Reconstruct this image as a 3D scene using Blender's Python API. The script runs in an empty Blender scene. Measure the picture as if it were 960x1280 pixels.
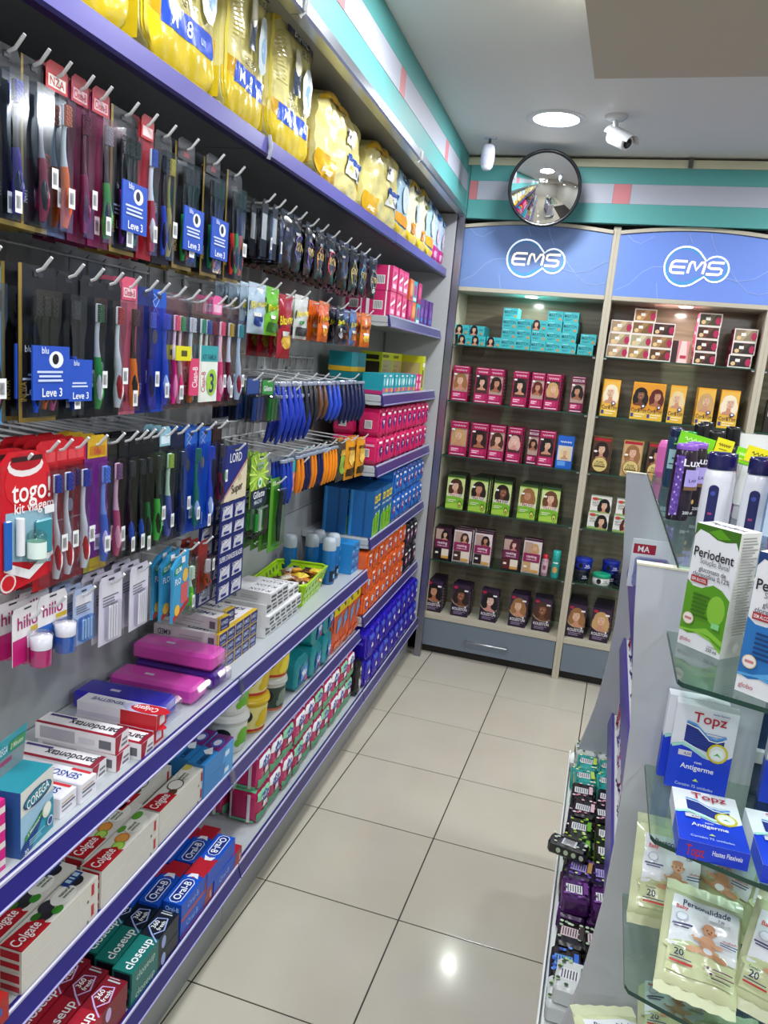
import bpy, math, random
from mathutils import Vector, Matrix
random.seed(7)
scene = bpy.context.scene
COL = scene.collection
PI = math.pi
# ------------------------------------------------------------------ camera
def cam_axes(y, p, r):
    cy, sy, cp, sp, cr, sr = math.cos(y), math.sin(y), math.cos(p), math.sin(p), math.cos(r), math.sin(r)
    f = Vector((sy*cp, cy*cp, -sp)); rt = Vector((cy, -sy, 0)); up = rt.cross(f)
    return rt*cr + up*sr, -rt*sr + up*cr, f
CAM_R, CAM_U, CAM_F = cam_axes(-2.88127522e-01, 1.96491041e-01, 9.04576302e-02)
CAM_P = Vector((1.98640375*.45, -3.55978099*.45, 3.74666368*.45)); FPX = 969.03
cd = bpy.data.cameras.new('camera'); cam = bpy.data.objects.new('camera', cd); COL.objects.link(cam)
cd.sensor_fit = 'VERTICAL'; cd.sensor_height = 36; cd.lens = FPX/1280*36; cd.clip_start = .02
cam.matrix_world = Matrix(((CAM_R.x, CAM_U.x, -CAM_F.x, CAM_P.x), (CAM_R.y, CAM_U.y, -CAM_F.y, CAM_P.y),
                           (CAM_R.z, CAM_U.z, -CAM_F.z, CAM_P.z), (0, 0, 0, 1)))
scene.camera = cam
# ------------------------------------------------------------------ world and exposure
w = bpy.data.worlds.new('world'); scene.world = w; w.use_nodes = True
w.node_tree.nodes['Background'].inputs[0].default_value = (.9, .95, 1, 1)
w.node_tree.nodes['Background'].inputs[1].default_value = .25
scene.view_settings.view_transform = 'Standard'; scene.view_settings.look = 'None'
scene.view_settings.use_curve_mapping = False; scene.cycles.transparent_max_bounces = 24
scene.view_settings.gamma = 1; scene.view_settings.exposure = 0.12
CEIL = 2.75
# ceiling downlights: first one in view, unseen rest added for light (their housings are built further down)
LAMPS = [(.43, 2.02), (.43, .75), (.43, -.6), (.43, -1.9), (1.9, 2.0), (1.9, .7), (1.9, -.6), (1.9, -1.9), (3.2, .7), (3.2, -1.2), (.43, -3.2), (1.9, -3.2)]
LAMP_W = 13.5
def area(name, loc, size, power, color, rot=(0, 0, 0), shape='DISK', size_y=None, spread=None):
    l = bpy.data.lights.new(name, 'AREA'); l.shape = shape; l.size = size; l.energy = power; l.color = color
    if size_y: l.size_y = size_y
    if spread: l.spread = spread
    o = bpy.data.objects.new(name, l); COL.objects.link(o); o.location = loc; o.rotation_euler = rot
    return o
for i, (x, y) in enumerate(LAMPS):
    zz = CEIL-.012
    if x > .62 and y < 1.1: zz = 2.6-.012
    area('downlight_glow', (x, y, zz), .2, LAMP_W, (.93, .96, 1))
# ------------------------------------------------------------------ the shelving's own frame: turned 2.66 degrees from the tiles
TH = .0465; CT, ST = math.cos(TH), math.sin(TH)
def G(x, y, z=0): return Vector((x*CT - y*ST, x*ST + y*CT, z))
RG = PI/2 + TH            # a thing whose front faces the aisle
def ray(px, py): return (CAM_R*((px-480)/FPX) - CAM_U*((py-640)/FPX) + CAM_F)
def onplane(px, py, n, d):
    r = ray(px, py); n = Vector(n); t = (d - n.dot(CAM_P))/n.dot(r); return CAM_P + r*t
def togon(P): return (P.x*CT + P.y*ST, -P.x*ST + P.y*CT, P.z)
def gx(px, py, x): return togon(onplane(px, py, (CT, ST, 0), x))     # (x,y,z) in the shelving frame on plane x
def gz(px, py, z): return togon(onplane(px, py, (0, 0, 1), z))
def wy(px, py, y): return onplane(px, py, (0, 1, 0), y)
def wz(px, py, z): return onplane(px, py, (0, 0, 1), z)
# ------------------------------------------------------------------ materials
MATS = {}
def lin(c): c /= 255; return c/12.92 if c <= .04045 else ((c+.055)/1.055)**2.4
def hexc(s): return tuple(lin(int(s[i:i+2], 16)) for i in (0, 2, 4)) + (1,)
def M(spec):
    """'rrggbb' printed card; prefixes: g: glossy plastic, f: film, m: metal, t: clear plastic, G: glass, e<strength>: light, p: paint, r: rubber"""
    if spec in MATS: return MATS[spec]
    k, h = spec.split(':') if ':' in spec else ('c', spec)
    m = bpy.data.materials.new({'c': 'card', 'g': 'plastic', 'f': 'film', 'm': 'metal', 't': 'clear_plastic', 'G': 'glass', 'p': 'paint', 'r': 'matt', 's': 'satin'}.get(k[0], 'light') + '_' + h)
    m.use_nodes = True; nt = m.node_tree; n = nt.nodes; b = n['Principled BSDF']; c = hexc(h)
    b.inputs['Base Color'].default_value = c
    if k == 'c': b.inputs['Roughness'].default_value = .38; b.inputs['Specular IOR Level'].default_value = .45
    elif k == 'g': b.inputs['Roughness'].default_value = .22
    elif k == 'f': b.inputs['Roughness'].default_value = .2; b.inputs['Specular IOR Level'].default_value = .7
    elif k == 'm': b.inputs['Roughness'].default_value = .3; b.inputs['Metallic'].default_value = 1
    elif k == 'p':
        b.inputs['Roughness'].default_value = .55
    elif k == 's': b.inputs['Roughness'].default_value = .3
    elif k == 'r': b.inputs['Roughness'].default_value = .8
    elif k == 't':
        o = n['Material Output']; tr = n.new('ShaderNodeBsdfTransparent'); mx = n.new('ShaderNodeMixShader'); gl = n.new('ShaderNodeBsdfGlossy')
        tr.inputs[0].default_value = tuple(.25+.75*v for v in c[:3]) + (1,); gl.inputs['Roughness'].default_value = .12
        fr = n.new('ShaderNodeLayerWeight'); fr.inputs[0].default_value = .25
        ma = n.new('ShaderNodeMath'); ma.operation = 'MULTIPLY_ADD'; ma.inputs[1].default_value = .4; ma.inputs[2].default_value = .035
        nt.links.new(fr.outputs['Facing'], ma.inputs[0]); nt.links.new(ma.outputs[0], mx.inputs[0])
        nt.links.new(tr.outputs[0], mx.inputs[1]); nt.links.new(gl.outputs[0], mx.inputs[2]); nt.links.new(mx.outputs[0], o.inputs[0])
    elif k == 'G':
        o = n['Material Output']; tr = n.new('ShaderNodeBsdfTransparent'); mx = n.new('ShaderNodeMixShader'); gl = n.new('ShaderNodeBsdfGlossy')
        tr.inputs[0].default_value = c; gl.inputs['Roughness'].default_value = .02; lw = n.new('ShaderNodeLayerWeight'); lw.inputs[0].default_value = .5; pw = n.new('ShaderNodeMath'); pw.operation = 'POWER'; pw.inputs[1].default_value = 4; fr = n.new('ShaderNodeMath'); fr.operation = 'MULTIPLY_ADD'; fr.inputs[1].default_value = .85; fr.inputs[2].default_value = .05
        nt.links.new(lw.outputs['Facing'], pw.inputs[0]); nt.links.new(pw.outputs[0], fr.inputs[0]); nt.links.new(fr.outputs[0], mx.inputs[0])
        nt.links.new(tr.outputs[0], mx.inputs[1]); nt.links.new(gl.outputs[0], mx.inputs[2]); nt.links.new(mx.outputs[0], o.inputs[0])
    elif k[0] == 'e':
        b.inputs['Emission Color'].default_value = c; b.inputs['Emission Strength'].default_value = float(k[1:])
    if k in ('c', 'f', 'g', 'p', 's'):   # fine procedural relief and mottling
        no = n.new('ShaderNodeTexNoise'); no.inputs['Scale'].default_value = {'c': 300, 'f': 45, 'g': 120, 'p': 25, 's': 8}[k]; no.inputs['Detail'].default_value = 2
        tc = n.new('ShaderNodeTexCoord'); nt.links.new(tc.outputs['Object'], no.inputs['Vector'])
        bu = n.new('ShaderNodeBump'); bu.inputs['Strength'].default_value = {'c': .04, 'f': .25, 'g': .05, 'p': .08, 's': .02}[k]; bu.inputs['Distance'].default_value = {'f': .004}.get(k, .001)
        nt.links.new(no.outputs['Fac'], bu.inputs['Height']); nt.links.new(bu.outputs[0], b.inputs['Normal'])
    MATS[spec] = m
    return m
# ------------------------------------------------------------------ text outlines
TXT = {}
def glyphs(s, bold=.012):
    k = (s, bold)
    if k in TXT: return TXT[k]
    cu = bpy.data.curves.new('t', 'FONT'); cu.body = s; cu.size = 1; cu.offset = bold; cu.resolution_u = 3; cu.fill_mode = 'FRONT'
    ob = bpy.data.objects.new('t', cu); me = bpy.data.meshes.new_from_object(ob)
    me.calc_loop_triangles()
    vs = [(v.co.x, v.co.y) for v in me.vertices]; tr = [tuple(t.vertices) for t in me.loop_triangles]
    if vs:
        x0 = min(v[0] for v in vs); x1 = max(v[0] for v in vs); y0 = min(v[1] for v in vs)
        H = .7; vs = [((x-x0)/H, y/H) for x, y in vs]; wd = (x1-x0)/H
    else: wd = 0
    bpy.data.objects.remove(ob); bpy.data.curves.remove(cu); bpy.data.meshes.remove(me)
    TXT[k] = (vs, tr, wd); return TXT[k]
# ------------------------------------------------------------------ mesh builder
class MB:
    def __init__(s): s.v = []; s.f = []; s.m = []; s.sm = []; s.ml = []; s.fix = 0
    def mi(s, spec):
        if spec not in s.ml: s.ml.append(spec)
        return s.ml.index(spec)
    def add(s, vs, fs, spec, smooth=False):
        b = len(s.v); s.v += [tuple(p) for p in vs]; k = s.mi(spec)
        for f in fs: s.f.append(tuple(i+b for i in f)); s.m.append(k); s.sm.append(smooth)
    def box(s, x0, x1, y0, y1, z0, z1, spec, ch=0, top=None, front=None, left=None, right=None, bottom=None, back=None):
        if ch:
            c = ch; P = []
            for z, i in ((z0, c), (z0+c, 0), (z1-c, 0), (z1, c)):
                P += [(x0+i+(c if not i else 0)*0+c*(i == 0)*0, y0+i, z), (x1-i, y0+i, z), (x1-i, y1-i, z), (x0+i, y1-i, z)]
            # chamfered vertical edges too
            P = []
            for z, i in ((z0, c), (z0+c, 0), (z1-c, 0), (z1, c)):
                e = c
                P += [(x0+e+i*.4, y0+i, z), (x1-e-i*.4, y0+i, z), (x1-i, y0+e+i*.4, z), (x1-i, y1-e-i*.4, z), (x1-e-i*.4, y1-i, z), (x0+e+i*.4, y1-i, z), (x0+i, y1-e-i*.4, z), (x0+i, y0+e+i*.4, z)]
            F = [tuple(range(7, -1, -1)), tuple(range(24, 32))]
            for L in range(3):
                for j in range(8): F.append((L*8+j, L*8+(j+1) % 8, L*8+8+(j+1) % 8, L*8+8+j))
            s.add(P, F, spec); return
        P = [(x0, y0, z0), (x1, y0, z0), (x1, y1, z0), (x0, y1, z0), (x0, y0, z1), (x1, y0, z1), (x1, y1, z1), (x0, y1, z1)]
        for f, c in (((3, 2, 1, 0), bottom), ((4, 5, 6, 7), top), ((0, 1, 5, 4), front), ((1, 2, 6, 5), right), ((2, 3, 7, 6), back), ((3, 0, 4, 7), left)):
            s.add([P[i] for i in f], [(0, 1, 2, 3)], c or spec)
    def lathe(s, prof, spec, seg=20, c=(0, 0), sx=1, sy=1, caps=True, smooth=True):
        P = []; F = []
        for r, z in prof:
            for k in range(seg):
                a = 2*PI*k/seg; P.append((c[0]+r*sx*math.cos(a), c[1]+r*sy*math.sin(a), z))
        for i in range(len(prof)-1):
            for k in range(seg): F.append((i*seg+k, i*seg+(k+1) % seg, (i+1)*seg+(k+1) % seg, (i+1)*seg+k))
        s.add(P, F, spec, smooth)
        if caps:
            n = len(prof)
            if prof[0][0] > 1e-5: s.add(P[:seg], [tuple(range(seg-1, -1, -1))], spec)
            if prof[-1][0] > 1e-5: s.add(P[(n-1)*seg:], [tuple(range(seg))], spec)
    def tube(s, pts, r, spec, seg=6, rr=None):
        pts = [Vector(p) for p in pts]; P = []; F = []; n = len(pts)
        for i, p in enumerate(pts):
            d = (pts[min(i+1, n-1)] - pts[max(i-1, 0)]).normalized()
            a = d.cross(Vector((0, 0, 1)) if abs(d.z) < .9 else Vector((1, 0, 0))).normalized(); b = d.cross(a)
            q = rr[i] if rr else r
            if isinstance(q, tuple): qa, qb = q
            else: qa = qb = q
            for k in range(seg):
                t = 2*PI*k/seg; P.append(p + a*qa*math.cos(t) + b*qb*math.sin(t))
        for i in range(n-1):
            for k in range(seg): F.append((i*seg+k, i*seg+(k+1) % seg, (i+1)*seg+(k+1) % seg, (i+1)*seg+k))
        s.add(P, F, spec, True)
        s.add(P[:seg], [tuple(range(seg-1, -1, -1))], spec); s.add(P[-seg:], [tuple(range(seg))], spec)
    def prism(s, poly, a0, a1, spec, axis='y'):
        """outline in two axes, thickness along the third"""
        n = len(poly)
        def q(p, a): return {'y': (p[0], a, p[1]), 'x': (a, p[0], p[1]), 'z': (p[0], p[1], a)}[axis]
        P = [q(p, a0) for p in poly] + [q(p, a1) for p in poly]
        F = [tuple(range(n)), tuple(range(2*n-1, n-1, -1))] + [(i, n+i, n+(i+1) % n, (i+1) % n) for i in range(n)]
        s.add(P, F, spec); s.fix = 1
    def pillow(s, w, d, h, spec, nu=10, nv=12, crimp=.012, back=None, seed=0, wr=.0015, pw=.5, ex=(2.6, 4)):
        """a filled bag standing up: flat sealed ends, bulged middle; front is -Y. returns surface map for printing"""
        rnd = random.Random(seed)
        ph = [rnd.uniform(0, 6.28) for _ in range(6)]
        def S(u, v, side=-1, off=0):
            bu = max(0.0, 1-abs(2*u-1)**ex[0]); bv = max(0.0, 1-abs(2*v-1)**ex[1])
            t = (bu**pw)*(bv**pw)
            rip = wr*(math.sin(9*u+ph[0]+7*v)+math.sin(17*v+ph[1]-5*u)+.7*math.sin(31*v+11*u+ph[2]))*t
            ww = w*(1-.05*math.sin(PI*min(1, max(0, v)))*0 + .03*math.sin(6.3*v+ph[3])*0)
            return (-ww/2+u*ww, side*(t*d/2+rip+off+.0004), v*h)
        for side in (-1, 1):
            P = [S(i/nu, j/nv, side) for j in range(nv+1) for i in range(nu+1)]; F = []
            for j in range(nv):
                for i in range(nu):
                    a = j*(nu+1)+i; f = (a, a+1, a+nu+2, a+nu+1); F.append(f if side < 0 else f[::-1])
            s.add(P, F, spec if side < 0 else (back or spec), True)
        return lambda u, v, off: S(u, v, -1, off)
    def prt(s, mp, items, wh, lay0=.0003, dl=.00022, n=1):
        """print flat shapes through mapping mp(u,v,off); u,v are fractions of the face, wh its size"""
        W_, H_ = wh; L = lay0
        for it in items:
            k = it[0]; col = it[-1] if isinstance(it[-1], str) else it[-2]
            if k == 'r':
                u0, v0, u1, v1 = it[1:5]
                a = max(1, int(math.ceil((u1-u0)*n))); b = max(1, int(math.ceil((v1-v0)*n)))
                P = [mp(u0+(u1-u0)*i/a, v0+(v1-v0)*j/b, L) for j in range(b+1) for i in range(a+1)]
                s.add(P, [(j*(a+1)+i, j*(a+1)+i+1, (j+1)*(a+1)+i+1, (j+1)*(a+1)+i) for j in range(b) for i in range(a)], col, n > 1)
            elif k == 'e':
                cu, cv, ru, rv = it[1:5]; q = 14
                rings = 1 if n == 1 else 3
                P = [mp(cu, cv, L)]
                for g in range(1, rings+1):
                    P += [mp(cu+ru*g/rings*math.cos(2*PI*i/q), cv+rv*g/rings*math.sin(2*PI*i/q), L) for i in range(q)]
                F = [(0, 1+i, 1+(i+1) % q) for i in range(q)]
                for g in range(1, rings):
                    F += [(1+(g-1)*q+i, 1+g*q+i, 1+g*q+(i+1) % q, 1+(g-1)*q+(i+1) % q) for i in range(q)]
                s.add(P, F, col, n > 1)
            elif k == 'p':
                s.add([mp(u, v, L) for u, v in it[1]], [tuple(range(len(it[1])))], col)
            elif k == 's':
                pts = [Vector((u*W_, v*H_)) for u, v in it[1]]; wd = it[2]/2; P = []
                closed = (pts[0]-pts[-1]).length < 1e-6; m = len(pts)
                for i, p in enumerate(pts):
                    a = pts[i-1] if i else (pts[-2] if closed else p); b = pts[i+1] if i < m-1 else (pts[1] if closed else p)
                    d = (b-a).normalized(); nn = Vector((-d.y, d.x))*wd
                    for q in (p+nn, p-nn): P.append(mp(q.x/W_, q.y/H_, L))
                s.add(P, [(2*i+1, 2*i+3, 2*i+2, 2*i) for i in range(m-1)], col)
            elif k == 't':
                txt, cu, cv, hf, wf = it[1:6]; rot = it[-1] if not isinstance(it[-1], str) else 0
                vs, tr, wd = glyphs(txt)
                if wd:
                    H = hf*H_; sx = min(H, wf*W_/wd) if wf > 0 else -wf*W_/wd
                    if wf > 0 and sx < H*.45: H = sx/.45
                    ca, sa = math.cos(math.radians(rot)), math.sin(math.radians(rot)); P = []
                    for x, y in vs:
                        X = (x-wd/2)*sx; Y = (y-.5)*H; P.append(mp(cu+(X*ca-Y*sa)/W_, cv+(X*sa+Y*ca)/H_, L))
                    s.add(P, tr, col)
            L += dl
    def build(s, name, parent=None):
        me = bpy.data.meshes.new(name); me.from_pydata(s.v, [], s.f)
        for c in s.ml: me.materials.append(M(c))
        me.polygons.foreach_set('material_index', s.m); me.polygons.foreach_set('use_smooth', s.sm)
        if s.fix:
            import bmesh
            b = bmesh.new(); b.from_mesh(me); bmesh.ops.recalc_face_normals(b, faces=b.faces); b.to_mesh(me); b.free()
        me.update()
        o = bpy.data.objects.new(name, me); COL.objects.link(o)
        if parent: o.parent = parent
        return o
def fmap(w, d, h, face='front'):
    if face == 'front': return lambda u, v, o: (-w/2+u*w, -d/2-o, v*h)
    if face == 'right': return lambda u, v, o: (w/2+o, -d/2+u*d, v*h)
    if face == 'left': return lambda u, v, o: (-w/2-o, d/2-u*d, v*h)
    if face == 'top': return lambda u, v, o: (-w/2+u*w, -d/2+v*d, h+o)
    if face == 'back': return lambda u, v, o: (w/2-u*w, d/2+o, v*h)
def empty(name, loc=(0, 0, 0), rz=0):
    o = bpy.data.objects.new(name, None); o.empty_display_size = .05; COL.objects.link(o); o.location = loc; o.rotation_euler = (0, 0, rz); return o
LABELS = {}
def tag(o, label, cat, group=None):
    o['label'] = label; o['category'] = cat
    if group: o['group'] = group
    if label in LABELS and not group: print('DUPLABEL', label)
    if label in LABELS and group and LABELS[label] != group: print('DUPLABEL', label)
    n = len(label.split())
    if n < 4 or n > 16: print('LABELLEN', n, label)
    LABELS[label] = group
    return o
def struct(o): o['kind'] = 'structure'; return o
def bx(name, x0, x1, y0, y1, z0, z1, spec, parent=None, ch=0, **kw):
    m = MB(); m.box(x0, x1, y0, y1, z0, z1, spec, ch, **kw); return m.build(name, parent)
def copy_tree(o, parent=None):
    c = o.copy(); COL.objects.link(c); c.parent = parent
    for ch in o.children: copy_tree(ch, c)
    return c
CACHE = {}
def place(key, builder, loc, rz, label, cat, group=None, tilt=None, kids=True):
    """first use builds the thing, later uses copy it with its parts"""
    if key in CACHE:
        o = copy_tree(CACHE[key]) if kids else None
        if not kids: o = CACHE[key].copy(); COL.objects.link(o)
    else: o = builder(); CACHE[key] = o
    for k in ('group',):
        if k in o and not group: del o[k]
    o.location = loc; o.rotation_euler = (tilt[0] if tilt else 0, tilt[1] if tilt else 0, rz)
    tag(o, label, cat, group); return o
ORD = ['first', 'second', 'third', 'fourth', 'fifth', 'sixth', 'seventh', 'eighth', 'ninth', 'tenth', 'eleventh', 'twelfth', 'thirteenth', 'fourteenth', 'fifteenth', 'sixteenth']
# ================================================================== THE ROOM
T = .45
fl = bx('floor', -.6, 4.2, -4.5, 3.1, -.03, -.003, 'p:2c2823'); struct(fl)
def tile_mat():
    m = bpy.data.materials.new('porcelain_tile'); m.use_nodes = True; nt = m.node_tree; n = nt.nodes; b = n['Principled BSDF']
    no = n.new('ShaderNodeTexNoise'); no.inputs['Scale'].default_value = 3; no.inputs['Detail'].default_value = 6
    g = n.new('ShaderNodeNewGeometry'); nt.links.new(g.outputs['Position'], no.inputs['Vector'])
    cr = n.new('ShaderNodeValToRGB'); cr.color_ramp.elements[0].position = .3; cr.color_ramp.elements[0].color = hexc('beb7a7'); cr.color_ramp.elements[1].position = .7; cr.color_ramp.elements[1].color = hexc('c5bfb0')
    nt.links.new(no.outputs['Fac'], cr.inputs[0]); nt.links.new(cr.outputs[0], b.inputs['Base Color'])
    n2 = n.new('ShaderNodeTexNoise'); n2.inputs['Scale'].default_value = 14; n2.inputs['Detail'].default_value = 5; nt.links.new(g.outputs['Position'], n2.inputs['Vector'])
    mr = n.new('ShaderNodeMapRange'); mr.inputs[3].default_value = .06; mr.inputs[4].default_value = .2; nt.links.new(n2.outputs['Fac'], mr.inputs[0]); nt.links.new(mr.outputs[0], b.inputs['Roughness'])
    b.inputs['Specular IOR Level'].default_value = .5
    MATS['T:tile'] = m
tile_mat()
_m = M
def M(spec): return MATS[spec] if spec in MATS else _m(spec)
tm = None
for i in range(-1, 5):
    for j in range(-2, 6):
        if tm is None:
            mb = MB(); e = .0022; mb.box(e, T-e, e, T-e, -.003, .0, 'T:tile', ch=.0007); o = mb.build('tile', fl); tm = o.data
        else: o = bpy.data.objects.new('tile', tm); COL.objects.link(o); o.parent = fl
        o.location = (i*T, j*T, random.uniform(0, .0003));
        pass
# outer floor beyond the aisle
struct(bx('trim_floor', -.6, 4.2, -4.5, -.9, -.003, 0, 'T:tile')).name = 'trim_9'
ce = bx('ceiling', -.6, 4.2, -4.5, 3.1, CEIL, CEIL+.03, 'p:dcdcd8'); struct(ce)
o = bx('ceiling_panel', .65, 4.2, -4.5, 1.11, 2.6, CEIL, 'p:bdb3a2', ce)
struct(bx('wall_left', -.62, -.5, -4.5, 3.1, 0, CEIL, 'p:bfbfbc'))
struct(bx('wall_back', -.6, 4.2, 3.02, 3.1, 0, CEIL, 'p:bfbfbc'))
struct(bx('wall_right', 4.1, 4.2, -4.5, 3.1, 0, CEIL, 'p:c8c6c0'))
struct(bx('wall_front', -.6, 4.2, -4.5, -4.4, 0, CEIL, 'p:c8c6c0'))
# back fascia: teal, white, teal with pink squares
TEAL, WHT, PINK = 'p:55a09e', 'p:acb0bd', 'p:c87a80'
tr = bx('trim_1', -.1, 4.1, 2.62, 2.66, 2.44, 2.70, TEAL); struct(tr)
pk = [(-.1, -.007), (-.007, .678), (.678, .762), (.762, 1.55), (1.55, 1.64), (1.64, 4.1)]
bx('teal_band', -.05, 4.1, 2.611, 2.62, 2.625, 2.70, TEAL, tr)
bx('teal_band', -.05, 4.1, 2.611, 2.62, 2.44, 2.532, TEAL, tr)
for k, (a, b) in enumerate(pk): bx('pink_square' if k % 2 == 0 else 'white_band', max(a, -.05)+.0006, b-.0006, 2.6105, 2.62, 2.5326, 2.6244, PINK if k % 2 == 0 else WHT, tr)
t2 = bx('trim_2', -.1, 4.1, 2.60, 2.63, 2.70, 2.737, 'p:cfcdb0'); struct(t2)
bx('bracket', 1.008, 1.03, 2.59, 2.6, 2.70, 2.74, 'm:777777', t2)
# left canopy: fascia above the aisle
def gbox(mb, x0, x1, y0, y1, z0, z1, spec, **kw): mb.box(x0, x1, y0, y1, z0, z1, spec, **kw)
def gobj(mb, name, parent=None):
    o = mb.build(name, parent)
    if parent is None: o.rotation_euler = (0, 0, TH)
    return o
def gbx(name, x0, x1, y0, y1, z0, z1, spec, parent=None, **kw):
    mb = MB(); mb.box(x0, x1, y0, y1, z0, z1, spec, **kw); return gobj(mb, name, parent)
Y0, J1, J2, Y3 = -2.6, .2, 1.47, 2.6
YE = 2.72
c = gbx('trim_3', -.36, .05, Y0, YE, 2.46, 2.478, 'p:8d8d86'); struct(c)
gbx('fascia_board', .03, .05, Y0, YE, 2.478, CEIL-.002, 'p:8d8d86', c)
gbx('teal_band', .05, .056, Y0, YE, 2.66, CEIL-.002, TEAL, c)
gbx('teal_band', .05, .056, Y0, YE, 2.478, 2.572, TEAL, c)
ys = [Y0, -1.05, -.98, .44, .51, 1.13, 1.2, 1.98, 2.05, YE-.03]
for k in range(len(ys)-1): gbx('white_band' if k % 2 == 0 else 'pink_square', .05, .0565, ys[k]+.001, ys[k+1]-.001, 2.5735, 2.6585, WHT if k % 2 == 0 else PINK, c)
for a, b in ((Y0, J1), (J1, J2), (J2, YE-.03)):
    mb = MB(); mb.prism([(.035, 2.44), (.066, 2.44), (.07, 2.447), (.07, 2.474), (.058, 2.48), (.035, 2.48)], a+.001, b-.001, 'm:a9adb4'); gobj(mb, 'edge_rail', c)
for y in (J1, J2):
    mb = MB(); mb.tube([(.06, y, 2.436), (.074, y, 2.445), (.075, y, 2.47), (.06, y, 2.482)], .006, 'g:e6eaea', 6); gobj(mb, 'rail_clip', c)
# ------------------------------------------------------------------ left wall shelving: three bays
BACK = -.31
STRIP = 's:393372'
def strip_mb(mb, x, y0, y1, z, spec=STRIP):
    """price strip: sloped face with a lip above and below"""
    mb.prism([(x-.010, z+.002), (x-.004, z+.004), (x+.0, z), (x+.010, z-.040), (x+.008, z-.044), (x+.0, z-.044), (x-.010, z-.03)], y0, y1, spec)
    mb.prism([(x-.001, z+.0045), (x+.0025, z+.003), (x+.002, z-.003), (x-.0005, z-.001)], y0, y1, 's:b9b9d8')
    mb.prism([(x+.009, z-.038), (x+.0125, z-.040), (x+.0105, z-.045), (x+.007, z-.0445)], y0, y1, 's:9a97c8')
def shelf(parent, name, x0, x1, y0, y1, z, strips=None, spec='s:b3b9bc', strip=STRIP, end=False):
    mb = MB(); mb.box(x0, x1-.004, y0+.002, y1-.002, z-.028, z, spec, ch=.003)
    if end: mb.prism([(x1-.12, z-.0285), (x1-.004, z-.0285), (x1-.004, z-.04), (x1-.05, z-.043), (x1-.1, z-.035)], y0+.002, y0+.006, spec)
    s = gobj(mb, 'shelf', parent)
    m2 = MB(); strip_mb(m2, x1, y0+.003, y1-.003, z+.002, strip); gobj(m2, 'price_strip', s)
    return s
bays = []
for i, (a, b, lab) in enumerate(((Y0, J1, 'nearest grey wall shelving bay behind the toothbrush hooks'), (J1, J2, 'middle grey wall shelving bay behind razors and the lime basket'), (J2, Y3, 'far grey wall shelving bay with seven narrow shelves by the display cabinets'))):
    e = empty('wall_shelving', (0, 0, 0), TH); tag(e, lab, 'shelving', 'wall shelving bays'); bays.append(e)
    e.location = G(0, 0, 0)
    gbx('plinth', -.31, -.012, a+.001, b-.001, 0, .168, 's:8f9295', e)
    # slatted back boards
    zz = [.18, .51, .785, 1.02, 1.30, 1.51, 1.87, 2.10, 2.46]
    for q in range(len(zz)-1):
        gbx('back_board', BACK-.018, BACK, a+.0015, b-.0015, zz[q]+.0015, zz[q+1]-.0015, 's:a2a7a8', e)
    gbx('upright', BACK-.06, BACK-.019, a+.002, a+.04, 0, 2.46, 'm:888a8c', e)
    if i < 2:
        shelf(e, 'shelf', BACK, 0.0, a, b, .785, strip='s:2a2578' if i == 0 else STRIP)
        shelf(e, 'shelf', BACK, -.01, a, b, .51, strip='s:2a2578' if i == 0 else STRIP)
    else:
        for z in (1.85, 1.53, 1.232, .918, .568): shelf(e, 'shelf', BACK, .0, a, b-.03, z, end=True)
    shelf(e, 'shelf', BACK, .03, a, b, .225, strip='s:2a2578' if i == 0 else STRIP)
    # top shelf, dark underneath, with its purple edge
    s = gbx('shelf', BACK, -.006, a+.002, b-.002, 2.148, 2.168, 's:55585a', e)
    m2 = MB(); m2.box(-.006, .0, a+.003, b-.003, 2.135, 2.172, 's:57529c', ch=.001); m2.prism([(-.02, 2.128), (.0, 2.128), (.003, 2.1345), (-.02, 2.1345)], a+.003, b-.003, 's:1d1a52')
    gobj(m2, 'price_strip', s)
# clips where the strips meet
for (x, z, j) in ((.0, .785, J1), (-.01, .51, J1)):
    mb = MB(); y = j
    mb.prism([(x-.006, z+.01), (x+.004, z+.01), (x+.016, z-.035), (x+.014, z-.052), (x-.0, z-.052), (x+.0, z-.046), (x+.0115, z-.045), (x+.003, z+.004), (x-.006, z+.006)], y-.014, y+.014, 't:eef4fa')
    gobj(mb, 'strip_clip', bays[0])
for (x, z) in ((0, 2.168),):
    mb = MB(); mb.tube([(.0, J1, 2.125), (.006, J1, 2.15), (.0, J1, 2.178)], .006, 'g:9da1b0', 6); gobj(mb, 'strip_clip', bays[0])
# side panel at the far end, with aluminium post
ep = bays[2]
gbx('end_panel', -.3, .03, Y3-.028, Y3-.012, .169, 2.45, 'p:b0b2b4', ep)
gbx('aluminium_post', .036, .072, Y3-.03, Y3+.005, .0, 2.44, 'm:9a9aa8', ep)
# ------------------------------------------------------------------ ceiling things
def downlight(x, y, z, label, group=None):
    e = empty('ceiling_downlight', (x, y, z))
    mb = MB(); mb.lathe([(.098, -.004), (.118, -.007), (.128, -.003), (.128, 0)], 'p:d8dadd', 40, caps=False); mb.build('trim_ring', e)
    mb = MB(); mb.lathe([(.1, -.0035), (.099, -.002)], 'e9:eef2ff', 40); mb.build('diffuser', e)
    return tag(e, label, 'ceiling light', group)
names = ['round white downlight glowing above the aisle end', 'added second round downlight above the aisle, toward the viewer']
for i, (x, y) in enumerate(LAMPS):  # all but the first are unseen fittings added to light the room
    zz = CEIL if not (x > .62 and y < 1.1) else 2.6
    downlight(x, y, zz, 'round white downlight glowing above the aisle end' if i == 0 else 'added round white downlight out of the picture, '+['', 'nearer aisle','third aisle light','fourth aisle light','right side, far row','right side, second row','right side, third row','right side, nearest row','far right, far row','far right, near row','last aisle light behind the viewer','last right side light behind the viewer'][i], None if i == 0 else 'added downlights outside the picture')
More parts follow.
